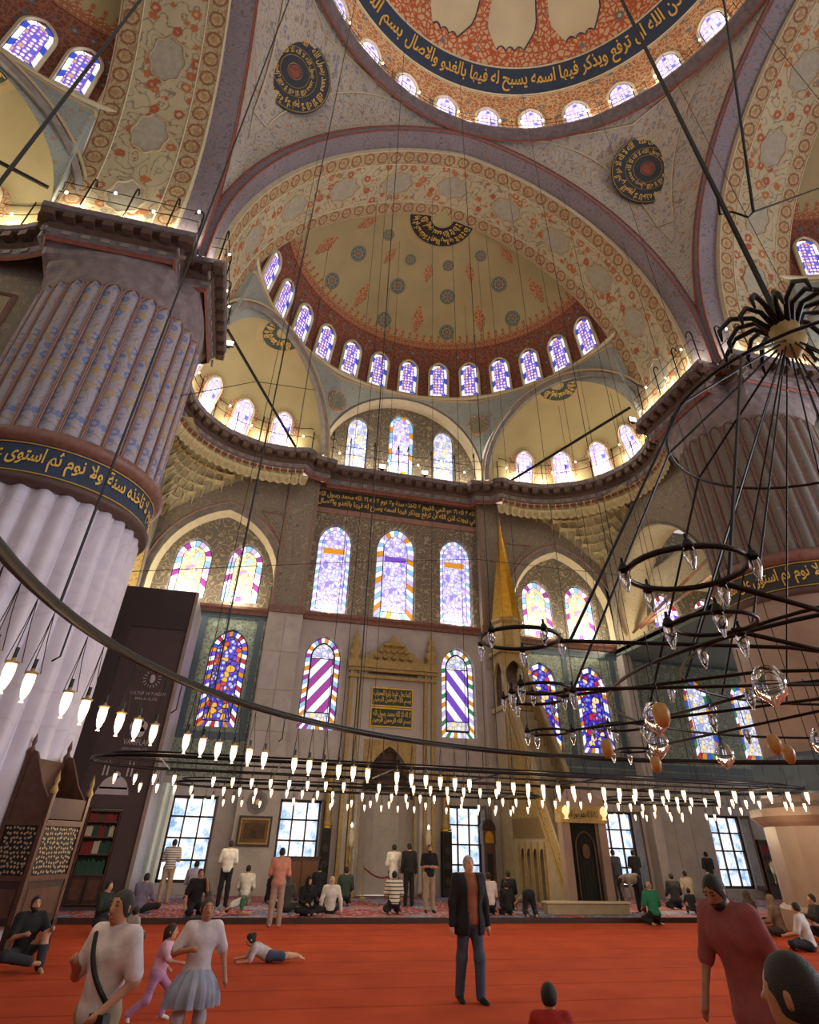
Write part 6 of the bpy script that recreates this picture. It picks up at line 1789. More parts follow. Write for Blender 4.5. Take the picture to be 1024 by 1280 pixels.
# iron tie rods across the half domes, slack cables
def rod(name, label, pts, r, mat='iron'):
    return tag(MB().tube(pts, r, 6).build(name, MAT[mat]), label, 'tie rod' if 'rod' in name else 'cable')
rod('tie_rod', 'thick iron tie rod across the half dome by the navy belted pier', [(-10.2, 16.0, 20.3), (-6.35, 23.4, 19.35)], .075)
rod('tie_rod', 'thick iron tie rod across the half dome above the minbar', [(10.1, 16.2, 20.3), (6.4, 23.4, 19.35)], .075)
rod('tie_rod', 'thick iron tie rod across the side bay by the navy belted pier', [(-16.3, 10.3, 20.2), (-23.3, 6.4, 19.4)], .075)
rod('cable', 'slack cable from the navy belted pier to the spandrel', [(-11.0, 11.6, 12.8), (-8.6, 17.2, 18.6), (-5.1, 23.5, 23.6)], .018, 'cable')
rod('cable', 'thin cable along the upper wall from the navy belted pier to the gallery arch', [(-11.0, 15.1, 8.6), (-4, 22.5, 12.6), (4, 23.6, 14.2), (12.2, 22, 13.6)], .014, 'cable')
t = tag(MB().tube([(6.2, .9, 33.2), (1.6, -1.1, 18.0), (.73, .06, 11.0)], .028, 6).tube([(.73, .06, 11.0), (5.82, 1.49, 16.0), (10.6, 3.8, 21.5)], .02, 6).tube([(.73, .06, 11.0), (.6, .1, 10.85), (.4, .18, 11.05), (.2, .26, 11.0), (.03, .03, 11.2)], .022, 6).build('cable', MAT['iron']), 'black stay cables knotted beside the chain of the great chandelier', 'cable')
# ================================================================ PEOPLE
# bodies are smooth blends of tapered limbs, meshed by surface nets
def sd_cone(P, a, b, r1, r2):
    a = np.array(a, float); b = np.array(b, float); ba = b - a; l2 = max(ba @ ba, 1e-9)
    pa = P - a; t = np.clip((pa @ ba) / l2, 0, 1)
    d = np.linalg.norm(pa - t[..., None] * ba, axis=-1)
    return d - (r1 + (r2 - r1) * t)
def sd_ell(P, c, r, B=None):
    q = P - np.array(c, float)
    if B is not None: q = q @ B
    q = q / np.array(r, float); k = np.linalg.norm(q, axis=-1)
    return (k - 1) * min(r)
class Field:
    def __init__(s, lo, hi, h):
        s.lo = np.array(lo, float); s.h = h
        s.n = np.maximum(4, np.ceil((np.array(hi, float) - s.lo) / h).astype(int) + 1)
        s.F = np.full(tuple(s.n), 1.0)
    def sub(s, lo, hi):
        a = np.maximum(0, np.floor((np.array(lo) - s.lo) / s.h).astype(int)); b = np.minimum(s.n, np.ceil((np.array(hi) - s.lo) / s.h).astype(int) + 2)
        if np.any(b <= a): return None, None
        g = np.meshgrid(*[s.lo[i] + s.h * np.arange(a[i], b[i]) for i in range(3)], indexing='ij')
        return tuple(slice(a[i], b[i]) for i in range(3)), np.stack(g, -1)
    def add(s, prim, k=.03, inf=0.0):
        if prim[0] == 'c':
            _, a, b, r1, r2 = prim; r = max(r1, r2) + inf + k + .05
            lo = np.minimum(a, b) - r; hi = np.maximum(a, b) + r
        else:
            c, r3 = prim[1], prim[2]; m_ = max(r3) + inf + k + .05; lo = np.array(c) - m_; hi = np.array(c) + m_
        sl, P = s.sub(lo, hi)
        if sl is None: return
        d = sd_cone(P, prim[1], prim[2], prim[3] + inf, prim[4] + inf) if prim[0] == 'c' else sd_ell(P, prim[1], [x + inf for x in prim[2]], prim[3] if len(prim) > 3 else None)
        F = s.F[sl]; hh = np.maximum(k - np.abs(F - d), 0) / k
        s.F[sl] = np.minimum(F, d) - hh * hh * k / 4
    def cut(s, fn):
        g = np.meshgrid(*[s.lo[i] + s.h * np.arange(s.n[i]) for i in range(3)], indexing='ij')
        s.F = np.maximum(s.F, fn(np.stack(g, -1)))
    def mesh(s, name):
        F = s.F; nx, ny, nz = F.shape; ins = F < 0
        cs = [(i, j, k) for i in (0, 1) for j in (0, 1) for k in (0, 1)]
        sh = lambda A, c: A[c[0]:nx - 1 + c[0], c[1]:ny - 1 + c[1], c[2]:nz - 1 + c[2]]
        cnt = sum(sh(ins, c).astype(np.int8) for c in cs); m = (cnt > 0) & (cnt < 8)
        cells = np.argwhere(m)
        if not len(cells): return None
        idx = -np.ones(m.shape, int); idx[m] = np.arange(len(cells))
        pos = np.zeros((len(cells), 3)); num = np.zeros(len(cells))
        for a in cs:
            for ax in range(3):
                if a[ax]: continue
                b = list(a); b[ax] = 1
                fa = F[cells[:, 0] + a[0], cells[:, 1] + a[1], cells[:, 2] + a[2]]; fb = F[cells[:, 0] + b[0], cells[:, 1] + b[1], cells[:, 2] + b[2]]
                x = (fa < 0) != (fb < 0); t = np.where(x, fa / np.where(x, fa - fb, 1), 0)
                p = np.repeat(np.array(a, float)[None], len(cells), 0); p[:, ax] = t
                pos += np.where(x[:, None], p, 0); num += x
        pos = (cells + pos / num[:, None]) * s.h + s.lo
        quads = []
        for ax in range(3):
            u, v = [(1, 2), (2, 0), (0, 1)][ax]
            A = ins; B = np.roll(ins, -1, ax)
            d = (A != B); slc = [slice(1, -1)] * 3; slc[ax] = slice(0, -1)
            e = np.argwhere(d[tuple(slc)]); off = [1, 1, 1]; off[ax] = 0; e = e + np.array(off)
            if not len(e): continue
            def c(du, dv):
                q = e.copy(); q[:, u] += du; q[:, v] += dv
                ok = np.all(q < np.array(m.shape), 1) & np.all(q >= 0, 1); q = np.clip(q, 0, np.array(m.shape) - 1)
                return np.where(ok, idx[q[:, 0], q[:, 1], q[:, 2]], -1)
            q4 = np.stack([c(-1, -1), c(0, -1), c(0, 0), c(-1, 0)], 1)
            fl = ~A[e[:, 0], e[:, 1], e[:, 2]]; q4[fl] = q4[fl][:, ::-1]
            quads.append(q4[(q4 >= 0).all(1)])
        Q = np.concatenate(quads)
        me = bpy.data.meshes.new(name)
        me.vertices.add(len(pos)); me.vertices.foreach_set('co', pos.astype(np.float32).ravel())
        me.loops.add(len(Q) * 4); me.loops.foreach_set('vertex_index', Q.astype(np.int32).ravel())
        me.polygons.add(len(Q)); me.polygons.foreach_set('loop_start', np.arange(0, len(Q) * 4, 4, dtype=np.int32))
        me.polygons.foreach_set('loop_total', np.full(len(Q), 4, np.int32)); me.polygons.foreach_set('use_smooth', np.ones(len(Q), bool))
        me.update(); me.validate()
        return me
def unit(v):
    v = np.array(v, float); return v / (np.linalg.norm(v) + 1e-9)
CM = {}
def cloth(c, stripes=None):
    k = (c, stripes)
    if k not in CM:
        if stripes:
            n = N('striped_cloth_' + c); z = n.sep(n.obj())[2]
            f = n.m('FRACT', n.m('MULTIPLY', z, stripes[1])); CM[k] = n.done(n.mix(n.lt(f, stripes[2], .03), hx(c), hx(stripes[0])), .9)
        else:
            n = N('cloth_' + c); f = n.noise(n.obj(), 9, 3); a = hx(c)
            CM[k] = n.done(n.ramp(f, [(.3, tuple(x * .8 for x in a[:3]) + (1,)), (.7, tuple(min(1, x * 1.1) for x in a[:3]) + (1,))]), .9, bump=n.noise(n.obj(), 14, 3), bd=.012)
    return CM[k]
SKIN = {k: plain('skin_' + k, c, .55, var=.08, scale=12) for k, c in (('fair', 'c89a80'), ('olive', 'b58468'), ('brown', '9a6c52'))}
HAIR = {k: plain('hair_' + k, c, .6, var=.4, scale=25, bump=.012) for k, c in (('black', '14100e'), ('brown', '2e1d14'), ('grey', '8e8a86'))}
def POSE(name):
    """directions of the limbs; person faces -Y, left is +X"""
    d = dict(pz=.95, torso=(0, 0, 1), head=(0, 0, 1), aL=[(.16, 0, -1), (.08, -.12, -1)], aR=[(-.16, 0, -1), (-.08, -.12, -1)],
             lL=[(.05, 0, -1), (.02, .03, -1)], lR=[(-.05, 0, -1), (-.02, .03, -1)], fL=(.15, -1, -.25), fR=(-.15, -1, -.25))
    if name == 'fold': d.update(aL=[(.2, -.1, -1), (-.75, -.6, .0)], aR=[(-.2, -.1, -1), (.75, -.6, .05)])
    if name == 'walk': d.update(lL=[(.04, -.32, -1), (.02, .1, -1)], lR=[(-.04, .22, -1), (-.02, .42, -1)], aL=[(.2, .2, -1), (.1, .0, -1)], aR=[(-.2, -.12, -1), (-.08, -.3, -1)], pz=.92)
    if name == 'stroll': d.update(lL=[(.06, -.18, -1), (.02, .05, -1)], lR=[(-.06, .12, -1), (-.02, .2, -1)], aL=[(.28, .04, -1), (.1, -.12, -1)], aR=[(-.28, .02, -1), (-.1, -.12, -1)], pz=.94)
    if name == 'lean': d.update(torso=(0, -.42, 1), head=(0, -.5, .9), lL=[(.05, -.25, -1), (.02, .15, -1)], lR=[(-.05, .3, -1), (-.02, .5, -1)], aL=[(.3, .35, -1), (.15, .1, -1)], aR=[(-.3, -.05, -1), (-.1, -.35, -1)], pz=.9)
    if name == 'run': d.update(torso=(0, -.2, 1), lL=[(.05, -.8, -.7), (.02, .25, -1)], lR=[(-.05, .25, -1), (-.02, .85, -.6)], aL=[(.15, .5, -.9), (.0, -.6, -.5)], aR=[(-.15, -.5, -.9), (0, -.9, -.1)], pz=.9, fR=(0, -.4, -1))
    if name == 'skip': d.update(lL=[(.1, -.1, -1), (.0, .0, -1)], lR=[(-.12, .05, -1), (.1, .55, -.8)], aL=[(.5, -.05, -1), (.2, -.3, -.9)], aR=[(-.55, 0, -.9), (.6, -.75, .15)], pz=.93)
    if name == 'carry': d.update(aL=[(.35, .1, -1), (-.3, -.6, -.5)], aR=[(-.4, -.1, -.9), (.55, -.75, .4)], lL=[(.06, -.15, -1), (.02, .05, -1)], lR=[(-.06, .15, -1), (-.02, .25, -1)])
    if name == 'kneel': d.update(pz=.29, torso=(0, -.1, 1), lL=[(.2, -1, -.38), (-.05, 1, -.08)], lR=[(-.2, -1, -.38), (.05, 1, -.08)], fL=(0, 1, -.15), fR=(0, 1, -.15), aL=[(.22, -.15, -1), (-.2, -.9, -.35)], aR=[(-.22, -.15, -1), (.2, -.9, -.35)])
    if name == 'kneel_talk': d.update(pz=.29, torso=(0, -.18, 1), lL=[(.2, -1, -.38), (-.05, 1, -.08)], lR=[(-.2, -1, -.38), (.05, 1, -.08)], fL=(0, 1, -.15), fR=(0, 1, -.15), aL=[(.3, -.35, -1), (-.3, -.3, .9)], aR=[(-.35, -.1, -1), (.0, -.25, -1)])
    if name == 'cross': d.update(pz=.14, torso=(0, -.12, 1), lL=[(.85, -.7, .12), (-.95, -.25, -.2)], lR=[(-.85, -.7, .12), (.95, -.3, -.2)], fL=(-1, -.3, 0), fR=(1, -.3, 0), aL=[(.25, -.35, -1), (-.15, -.9, -.2)], aR=[(-.25, -.35, -1), (.15, -.9, -.2)])
    if name == 'sit_prop': d.update(pz=.14, torso=(0, .16, 1), lL=[(.7, -.75, .15), (-.9, -.3, -.2)], lR=[(-.7, -.75, .15), (.9, -.3, -.2)], fL=(-1, -.3, 0), fR=(1, -.3, 0), aL=[(.35, .25, -1), (.1, .2, -1)], aR=[(-.35, .25, -1), (-.1, .2, -1)])
    if name == 'knee_up': d.update(pz=.14, torso=(0, .05, 1), lL=[(.25, -.75, .65), (.0, -.25, -1)], lR=[(-.7, -.75, .1), (.9, -.3, -.2)], fL=(0, -1, -.2), fR=(1, -.3, 0), aL=[(.25, -.6, -.6), (-.2, -.9, .2)], aR=[(-.25, -.4, -.8), (.3, -.9, .2)])
    if name == 'prostrate': d.update(pz=.42, torso=(0, -1, -.34), head=(0, -.8, -.7), lL=[(.15, -.12, -1), (-.02, 1, -.05)], lR=[(-.15, -.12, -1), (.02, 1, -.05)], fL=(0, 1, -.2), fR=(0, 1, -.2), aL=[(.45, -.6, -.35), (-.1, -.9, -.25)], aR=[(-.45, -.6, -.35), (.1, -.9, -.25)])
    if name == 'bow': d.update(torso=(0, -1, -.02), head=(0, -1, -.2), aL=[(.1, .15, -1), (-.02, .2, -1)], aR=[(-.1, .15, -1), (.02, .2, -1)], lL=[(.06, .12, -1), (.02, .0, -1)], lR=[(-.06, .12, -1), (-.02, .0, -1)])
    if name == 'prone': d.update(pz=.14, torso=(0, -1, .42), head=(0, -.45, 1), lL=[(.14, 1, -.03), (.05, 1, .02)], lR=[(-.14, 1, -.03), (-.25, 1, .02)], fL=(0, 1, -.2), fR=(0, 1, -.2), aL=[(.25, -.35, -1), (-.3, -1, -.12)], aR=[(-.3, -.55, -.9), (-.2, -1, -.15)])
    if name == 'squat': d.update(pz=.2, torso=(0, -.3, 1), lL=[(.25, -.8, .55), (.0, .25, -1)], lR=[(-.25, -.8, .55), (.0, .25, -1)], aL=[(.2, -.6, -.8), (-.2, -.8, .1)], aR=[(-.2, -.6, -.8), (.2, -.8, .1)])
    return d
def person(label, xy, rz, pose, H=1.74, floor=0.0, skin='olive', hair='black', style='short', top='c8c4c0', sleeve=.55, pants='2a2830', stripes=None, h=.022, long_top=0.0,
           legs=1.0, shoes='e8e4e0', jacket=None, face=False, skirt=None, fat=1.0, kid=False, beard=False, group=None):
    d = POSE(pose); s = H / 1.75; t = unit(d['torso'])
    hs = 1.0 if not kid else 1.0 + .32 * max(0, (1.75 - H)) / .6
    pel = np.array([0, 0, d['pz'] * s])
    left = np.array([1.0, 0, 0]); fwd = unit(np.cross(left, t))   # chest direction: -Y when upright
    neck = pel + t * .52 * s; hd = unit(d['head']); hf = unit(np.cross(left, hd)); hc = neck + hd * (.03 + .102 * hs) * s + hf * .02 * s
    HB = np.stack([left, hf, hd], 1)
    w = fat
    waist = pel + t * .16 * s; chest = pel + t * .36 * s
    C_ = lambda a, b, r1, r2: ('c', np.array(a), np.array(b), r1 * s, r2 * s)
    torso = [C_(pel - left * .06 * s, pel + left * .06 * s, .115 * w, .115 * w), C_(pel, waist, .13 * w, .12 * w), C_(waist - left * .03 * s, chest - left * .06 * s, .115 * w, .115 * w), C_(waist + left * .03 * s, chest + left * .06 * s, .115 * w, .115 * w),
             C_(chest - left * .1 * s, chest + left * .1 * s, .105 * w, .105 * w), C_(neck - left * .16 * s - t * .045 * s, neck + left * .16 * s - t * .045 * s, .064, .064), C_(chest, neck - t * .03 * s, .11, .07)]
    arms = {}; 
    for sd, key in ((1, 'aL'), (-1, 'aR')):
        S_ = neck + left * sd * .195 * s - t * .05 * s; u = unit(d[key][0]); f = unit(d[key][1])
        E_ = S_ + u * .29 * s; W_ = E_ + f * .25 * s
        arms[key] = (S_, E_, W_, f)
    legs_ = {}
    for sd, key, fk in ((1, 'lL', 'fL'), (-1, 'lR', 'fR')):
        Hp = pel + left * sd * .09 * s - t * .02 * s; u = unit(d[key][0]); f = unit(d[key][1])
        K = Hp + u * .43 * s; A = K + f * .41 * s; ft = unit(d[fk])
        legs_[key] = (Hp, K, A, ft)
    zmin = min([min(l[1][2] - .055 * s, l[2][2] - .075 * s if abs(l[3][2]) < .9 else l[2][2] - .12 * s) for l in legs_.values()] + [a[2][2] - .05 * s for a in arms.values()] + [pel[2] - .13 * s * w])
    up = np.array([0, 0, -zmin])
    head = [('e', hc + hd * .012 * s, (.078 * s * hs, .094 * s * hs, .102 * s * hs), HB), C_(neck - t * .02 * s, hc - hd * .03 * s, .058, .054), ('e', hc - hd * .055 * s * hs + hf * .028 * s * hs, (.052 * s * hs, .058 * s * hs, .055 * s * hs), HB)]
    side = left
    detail = [C_(hc + hf * .088 * s * hs + hd * .015 * s, hc + hf * .108 * s * hs - hd * .02 * s, .009 * hs, .014 * hs)]
    for sd in (1, -1): detail.append(C_(hc + side * sd * .078 * s * hs - hf * .005 * s + hd * .012 * s, hc + side * sd * .08 * s * hs - hf * .008 * s - hd * .022 * s, .014 * hs, .011 * hs))
    armp = {}; hands = []
    for key, (S_, E_, W_, f) in arms.items():
        armp[key] = (C_(S_, E_, .056 * (.5 + w / 2), .042), C_(E_, W_, .041, .029))
        palm = W_ + f * .08 * s; sd = 1 if key == 'aL' else -1
        hands.append(C_(W_, palm, .03, .034))
        n1 = unit(np.cross(f, left)); n1 = n1 if np.linalg.norm(n1) > .1 else np.array([0, 1.0, 0])
        b = unit(np.cross(n1, f))
        for q in range(4):
            p0 = palm + n1 * (q - 1.5) * .019 * s; L = (.07, .082, .078, .06)[q] * s
            p1 = p0 + f * L * .5; p2 = p1 + unit(f * .8 + np.array([0, -.0, -.15]) - b * sd * .35) * L * .5
            hands += [C_(p0, p1, .0105, .0095), C_(p1, p2, .0095, .0075)]
        th0 = W_ + f * .03 * s - n1 * -.02 * s; hands.append(C_(W_ + f * .03 * s + fwd * .015 * s, W_ + f * .085 * s + fwd * .045 * s, .013, .009))
    legp = {}
    feet = []
    for key, (Hp, K, A, ft) in legs_.items():
        legp[key] = (C_(Hp, K, .088 * (.4 + .6 * w), .058), C_(K, K + (A - K) * .35, .055, .056), C_(K + (A - K) * .35, A, .056, .036))
        feet.append(C_(A + np.array([0, 0, -.02 * s]), A + ft * .15 * s + np.array([0, 0, -.03 * s]), .04, .032))
    allp = torso + head + detail + [p for v in armp.values() for p in v] + hands + [p for v in legp.values() for p in v] + feet
    pts = np.concatenate([np.stack([p[1] - max(p[3:]) - .1, p[2] + max(p[3:]) + .1]) if p[0] == 'c' else np.stack([p[1] - max(p[2]) - .06, p[1] + max(p[2]) + .06]) for p in allp] + [np.stack([p[2] - max(p[3:]) - .1, p[1] + max(p[3:]) + .1]) for p in allp if p[0] == 'c'])
    lo, hi = pts.min(0), pts.max(0)
    root = thing('person', label, 'person', (xy[0], xy[1], floor), math.radians(rz), group)
    M = Matrix.Translation(Vector(up))
    def emit(name, fld, mat):
        me = fld.mesh(name)
        if me is None: return None
        me.transform(M); me.materials.append(mat); return link(name, me, root)
    hb = min(h, .014) if face else h
    f = Field(lo, hi, hb)
    for p in torso + [q for v in armp.values() for q in v] + [q for v in legp.values() for q in v]: f.add(p, .05 * s)
    for p in head: f.add(p, .03 * s)
    for p in detail: f.add(p, .012 * s)
    for p in feet: f.add(p, .02 * s)
    for p in hands: f.add(p, .010 * s)
    emit('body', f, SKIN[skin])
    # trousers
    if legs > 0:
        f = Field(lo, hi, h)
        for p in torso[:2]: f.add(p, .04, .012 * s)
        for key, ps in legp.items():
            Hp, K, A, _ = legs_[key]
            if legs >= 1: 
                for p in (ps[0], C_(K, A, .066, .052)): f.add(p, .05, .016 * s)
            else:
                e = Hp + (K - Hp) * min(1, legs * 2); f.add(C_(Hp, e, .095, .082), .05, .016 * s)
        wl = pel + t * .12 * s; f.cut(lambda P: (P - wl) @ t)
        emit('trousers', f, cloth(pants))
    # shirt
    f = Field(lo, hi, h); inf = .016 * s
    for p in torso: f.add(p, .05, inf)
    if long_top: f.add(C_(pel, pel - np.array([0, 0, long_top * s]), .15 * w, .17 * w), .06, inf)
    for key, ps in armp.items():
        S_, E_, W_, _ = arms[key]
        if sleeve <= .5: e = S_ + (E_ - S_) * sleeve * 2; f.add(C_(S_, e, .066, .062), .05, inf * .8)
        else:
            f.add(ps[0], .05, inf); k = (sleeve - .5) * 2
            f.add(C_(E_, E_ + (W_ - E_) * k, .048, .040), .04, inf * .7)
    nk = neck + t * .035 * s; f.cut(lambda P: (P - nk) @ t - .0)
    if not long_top:
        hem = pel - t * (.07 if d['pz'] > .6 else .05) * s; f.cut(lambda P: -((P - hem) @ t) if d['pz'] > .3 else (hem - P) @ t)
    emit('shirt', f, cloth(top, stripes))
    if jacket:
        f = Field(lo - .05, hi + .05, h)
        for p in torso: f.add(p, .05, .045 * s)
        f.add(C_(pel - left * .085 * s - t * .12 * s, pel + left * .085 * s - t * .12 * s, .125, .125), .06, .035 * s)
        hm = pel - t * .19 * s; f.cut(lambda P: (hm - P) @ t * (np.linalg.norm(P[..., :2] - pel[:2], axis=-1) < .26 * s) - (np.linalg.norm(P[..., :2] - pel[:2], axis=-1) >= .26 * s))
        for key, ps in armp.items():
            f.add(ps[0], .05, .03 * s); f.add(ps[1], .04, .026 * s)
        nk2 = neck + t * .03 * s
        f.cut(lambda P: (P - nk2) @ t)
        f.cut(lambda P: -np.maximum(np.abs(P[..., 0]) - (.085 + .02 * np.clip((P[..., 2] - pel[2]) / (.6 * s), 0, 1)) * s, (P - pel) @ (-fwd)))
        emit('jacket', f, cloth(jacket))
    # hair
    r = np.array((.085, .100, .106)) * s * hs
    if style != 'bald':
        f = Field(hc - .3 * s * hs, hc + .3 * s * hs, min(h, .012) if face else min(h, .018))
        f.add(('e', hc + hd * .014 * s - hf * .006 * s, tuple(r), HB), .02)
        fc = hc + hf * .105 * s * hs - hd * .05 * s * hs
        f.cut(lambda P: -(np.linalg.norm(((P - fc) @ HB) / (np.array((.092, .098, .118)) * s * hs), axis=-1) - 1) * .08 * s)
        lowc = hc - hd * (.07 if style != 'scarf' else .2) * s * hs
        f.cut(lambda P: -((P - lowc) @ hd))
        if style in ('long', 'tail'):
            f.add(C_(hc - hf * .07 * s * hs + hd * .02 * s, hc - hf * .10 * s * hs - np.array([0, 0, .26 * s]), .05 * hs, .025), .04)
            if style == 'tail': f.add(('e', hc - hf * .10 * s * hs + hd * .06 * s, (.045 * s * hs,) * 3), .02)
        if style == 'bun': f.add(('e', hc - hf * .05 * s * hs + hd * .12 * s * hs, (.05 * s * hs,) * 3), .02)
        emit('hair', f, HAIR[hair])
    elif hair == 'grey':
        f = Field(hc - .2 * s, hc + .2 * s, .014)
        f.add(('e', hc + hd * .008 * s, tuple(r * .985), HB), .02); cc = hc + hd * .06 * s; f.cut(lambda P: (P - cc) @ hd); c2 = hc - hd * .05 * s; f.cut(lambda P: -((P - c2) @ hd)); c3 = hc + hf * .01 * s; f.cut(lambda P: (P - c3) @ hf)
        emit('hair', f, HAIR['grey'])
    if style == 'scarf':
        f = Field(hc - .45 * s, hc + .3 * s, h)
        f.add(('e', hc + hd * .015 * s, tuple(r * 1.12), HB), .03); f.add(C_(hc - hd * .05 * s, neck - t * .06 * s, .095, .15), .06)
        fc = hc + hf * .12 * s - hd * .02 * s
        f.cut(lambda P: -(np.linalg.norm(((P - fc) @ HB) / (np.array((.062, .08, .085)) * s), axis=-1) - 1) * .06 * s)
        emit('headscarf', f, cloth(top))
    if beard:
        f = Field(hc - .22 * s, hc + .2 * s, .011)
        f.add(('e', hc - hd * .058 * s + hf * .026 * s, (.063 * s, .068 * s, .066 * s)), .02); f.add(('e', hc - hd * .02 * s - hf * .01 * s, (.083 * s, .06 * s, .05 * s)), .03)
        c4 = hc - hd * .03 * s; f.cut(lambda P: np.minimum((P - c4) @ hd, np.maximum((P - hc) @ hd - .02 * s, (P - hc) @ hf - .035 * s)))
        emit('beard', f, HAIR[hair])
    if face:
        mb = MB()
        for sd in (1, -1):
            c = hc + hf * .083 * s * hs + side * sd * .032 * s * hs + hd * .018 * s * hs + up
            mb.lathe([(0, -.007 * s), (.012 * s, -.003 * s), (.012 * s, .003 * s), (0, .007 * s)], tuple(c), 8)
        mb.build('eyes', MAT['black'], root)
        c = hc + hf * .084 * s * hs - hd * .058 * s * hs + up
        MB().tube([tuple(c - side * .024 * s), tuple(c + hf * .006 * s), tuple(c + side * .024 * s)], [.004 * s, .007 * s, .004 * s], 6).build('mouth', plain('lips', '8a4a40', .5), root)
        mb = MB()
        for sd in (1, -1):
            c = hc + hf * .086 * s * hs + side * sd * .033 * s * hs + hd * .04 * s * hs + up
            mb.tube([tuple(c - side * .018 * s), tuple(c + hd * .005 * s), tuple(c + side * .018 * s)], .0045 * s, 5)
        mb.build('eyebrows', HAIR[hair], root)
    if shoes:
        for key, (Hp, K, A, ft) in legs_.items():
            f = Field(A - .35 * s, A + .35 * s, min(h, .02))
            f.add(C_(A + np.array([0, 0, -.02 * s]), A + ft * .16 * s + np.array([0, 0, -.03 * s]), .046, .038), .02); f.add(C_(A, A + np.array([0, 0, -.04 * s]) - ft * .04 * s, .044, .036), .02)
            emit('shoe', f, cloth(shoes))
    if skirt:
        mb = MB(); wl = pel + t * .1 * s
        def sk(u, v):
            a = 2 * pi * u; R_ = (.12 + .20 * math.sin(min(1, v * 1.25) * pi / 2)) * s * 1.05 * (1 + .12 * math.sin(a * 13) * v + .05 * math.sin(a * 29) * v); q = wl + np.array([R_ * math.cos(a), R_ * math.sin(a) * .9, -.42 * s * v]) + up
            return tuple(q)
        mb.grid(120, 8, sk, closeu=True); mb.build('tutu', cloth(skirt), root, True)
    J = dict(hc=hc + up, neck=neck + up, pel=pel + up, t=t, fwd=fwd, arms=arms, up=up, s=s)
    return root, J
PF = .124
# ---------------------------------------------------------------- the crowd
def far(label, x, y, rz, pose, **k): 
    fl = PF if y > 17.03 else 0.0
    k.setdefault('floor', fl); k.setdefault('h', .026); k.setdefault('shoes', None)
    return person(label, (x, y), rz, pose, **k)
far('person in a grey striped shirt and beige trousers standing by the barred window', -8.15, 21.2, 178, 'fold', top='c4c0bc', stripes=('6e6a6c', 16, .42), pants='a8927c', sleeve=.4)
far('person in a pale lilac shirt sitting behind the striped shirt', -7.35, 22.3, 170, 'kneel', top='a9a4bc', pants='2a2a30', H=1.85)
far('person in a violet grey shirt sitting beside the curtain', -8.55, 18.3, 165, 'cross', top='837c94', pants='22222a', sleeve=.9)
far('person in black sitting with chin on hand near the platform edge', -7.05, 17.6, 15, 'kneel_talk', top='17161a', pants='131216', sleeve=.45, face=True, h=.02)
far('person in a white shirt and black trousers standing before the framed picture', -6.3, 20.1, 176, 'fold', top='d8d4ce', pants='17161a', sleeve=.45)
far('person in a white shirt kneeling below the framed picture', -5.6, 20.9, 178, 'kneel', top='d0cabc', pants='8a8478', sleeve=.9)
far('small child in white top and green shorts crouching on the rugs', -5.75, 17.75, -95, 'prostrate', H=1.05, kid=True, top='d4d0c4', pants='2f6a48', legs=.5)
far('person wrapped in black sitting beside the kneeling white shirt', -4.75, 21.6, 120, 'cross', style='scarf', top='121114', pants='121114', sleeve=1)
far('child in white sitting next to the person wrapped in black', -4.5, 20.4, 200, 'cross', H=1.2, kid=True, top='cfcac0', pants='5a5450')
far('person in a salmon shirt and tan trousers standing on the red carpet edge', -4.9, 16.2, 176, 'fold', top='bd8270', pants='9c8474', sleeve=.9, shoes='b8aca0', h=.02)
far('person in a black headscarf sitting sideways on the rugs', -3.95, 17.7, 25, 'cross', style='scarf', top='100f12', pants='100f12', sleeve=1)
far('person in a grey coat with a bag sitting next to the black headscarf', -4.45, 18.6, 160, 'cross', style='scarf', top='4a463e', pants='34322e', sleeve=1)
far('dark clothed person sitting near the wooden cabinet', -3.0, 22.4, 180, 'kneel', top='1d1c20', pants='17161a', sleeve=1)
far('bald person in a white shirt leaning back on both arms', -3.15, 18.2, 180, 'sit_prop', style='bald', top='d6cfc4', pants='26242a', sleeve=1, skin='fair')
far('person in a dark green shirt kneeling near the candlestick', -2.3, 20.7, 180, 'kneel', top='2c3f38', pants='1c1c20', sleeve=.9)
far('person in a long white shirt standing before the mihrab niche', -.6, 20.9, 180, 'fold', top='d2ccc6', pants='1a191d', sleeve=1, long_top=.12)
far('person all in black standing beside the long white shirt', -.12, 20.6, 185, 'stand', top='121114', pants='121114', sleeve=1, H=1.78)
far('person in a cream and dark striped shirt kneeling below the mihrab', -1.25, 17.9, 180, 'kneel', top='d8d0bc', stripes=('2a2624', 11, .3), pants='17161a', sleeve=.45)
far('bearded person in black shirt and beige trousers standing with folded arms', .02, 18.5, 5, 'fold', top='151417', pants='a08c78', sleeve=.4, H=1.76, face=True, beard=True, h=.02, shoes='1a1a1c')
far('person in a pale pink white shirt kneeling near the clock', 1.75, 17.7, 180, 'kneel', top='d4c4bc', pants='17161a', sleeve=.9)
far('person in black sitting beside the minbar arcade', 3.1, 19.4, 175, 'kneel', top='131215', pants='131215', sleeve=1)
far('child in a black shirt with white print sitting beside the minbar', 2.3, 17.6, 180, 'kneel', H=1.35, kid=True, top='1b1a1d', pants='1b1a1d')
far('person in a beige shirt bowed to the rugs beside the minbar', 3.0, 17.55, 165, 'prostrate', top='8d7d64', pants='1f2026', sleeve=.9)
far('balding person in a green shirt kneeling on the red carpet edge', 6.55, 16.3, 178, 'kneel', top='1f7a56', pants='121216', sleeve=.45, style='bald', hair='grey', h=.02)
far('person in dark navy standing by the lattice window', 8.3, 21.3, 180, 'stand', top='232434', pants='1c1c26', sleeve=.9)
far('person in a beige top bending forward with hands on knees', 7.3, 18.3, -82, 'bow', top='8f8678', pants='262a38', sleeve=.9)
far('person in black standing close to the wall right of the lattice window', 9.85, 22.4, 180, 'fold', top='141317', pants='141317', sleeve=.4)
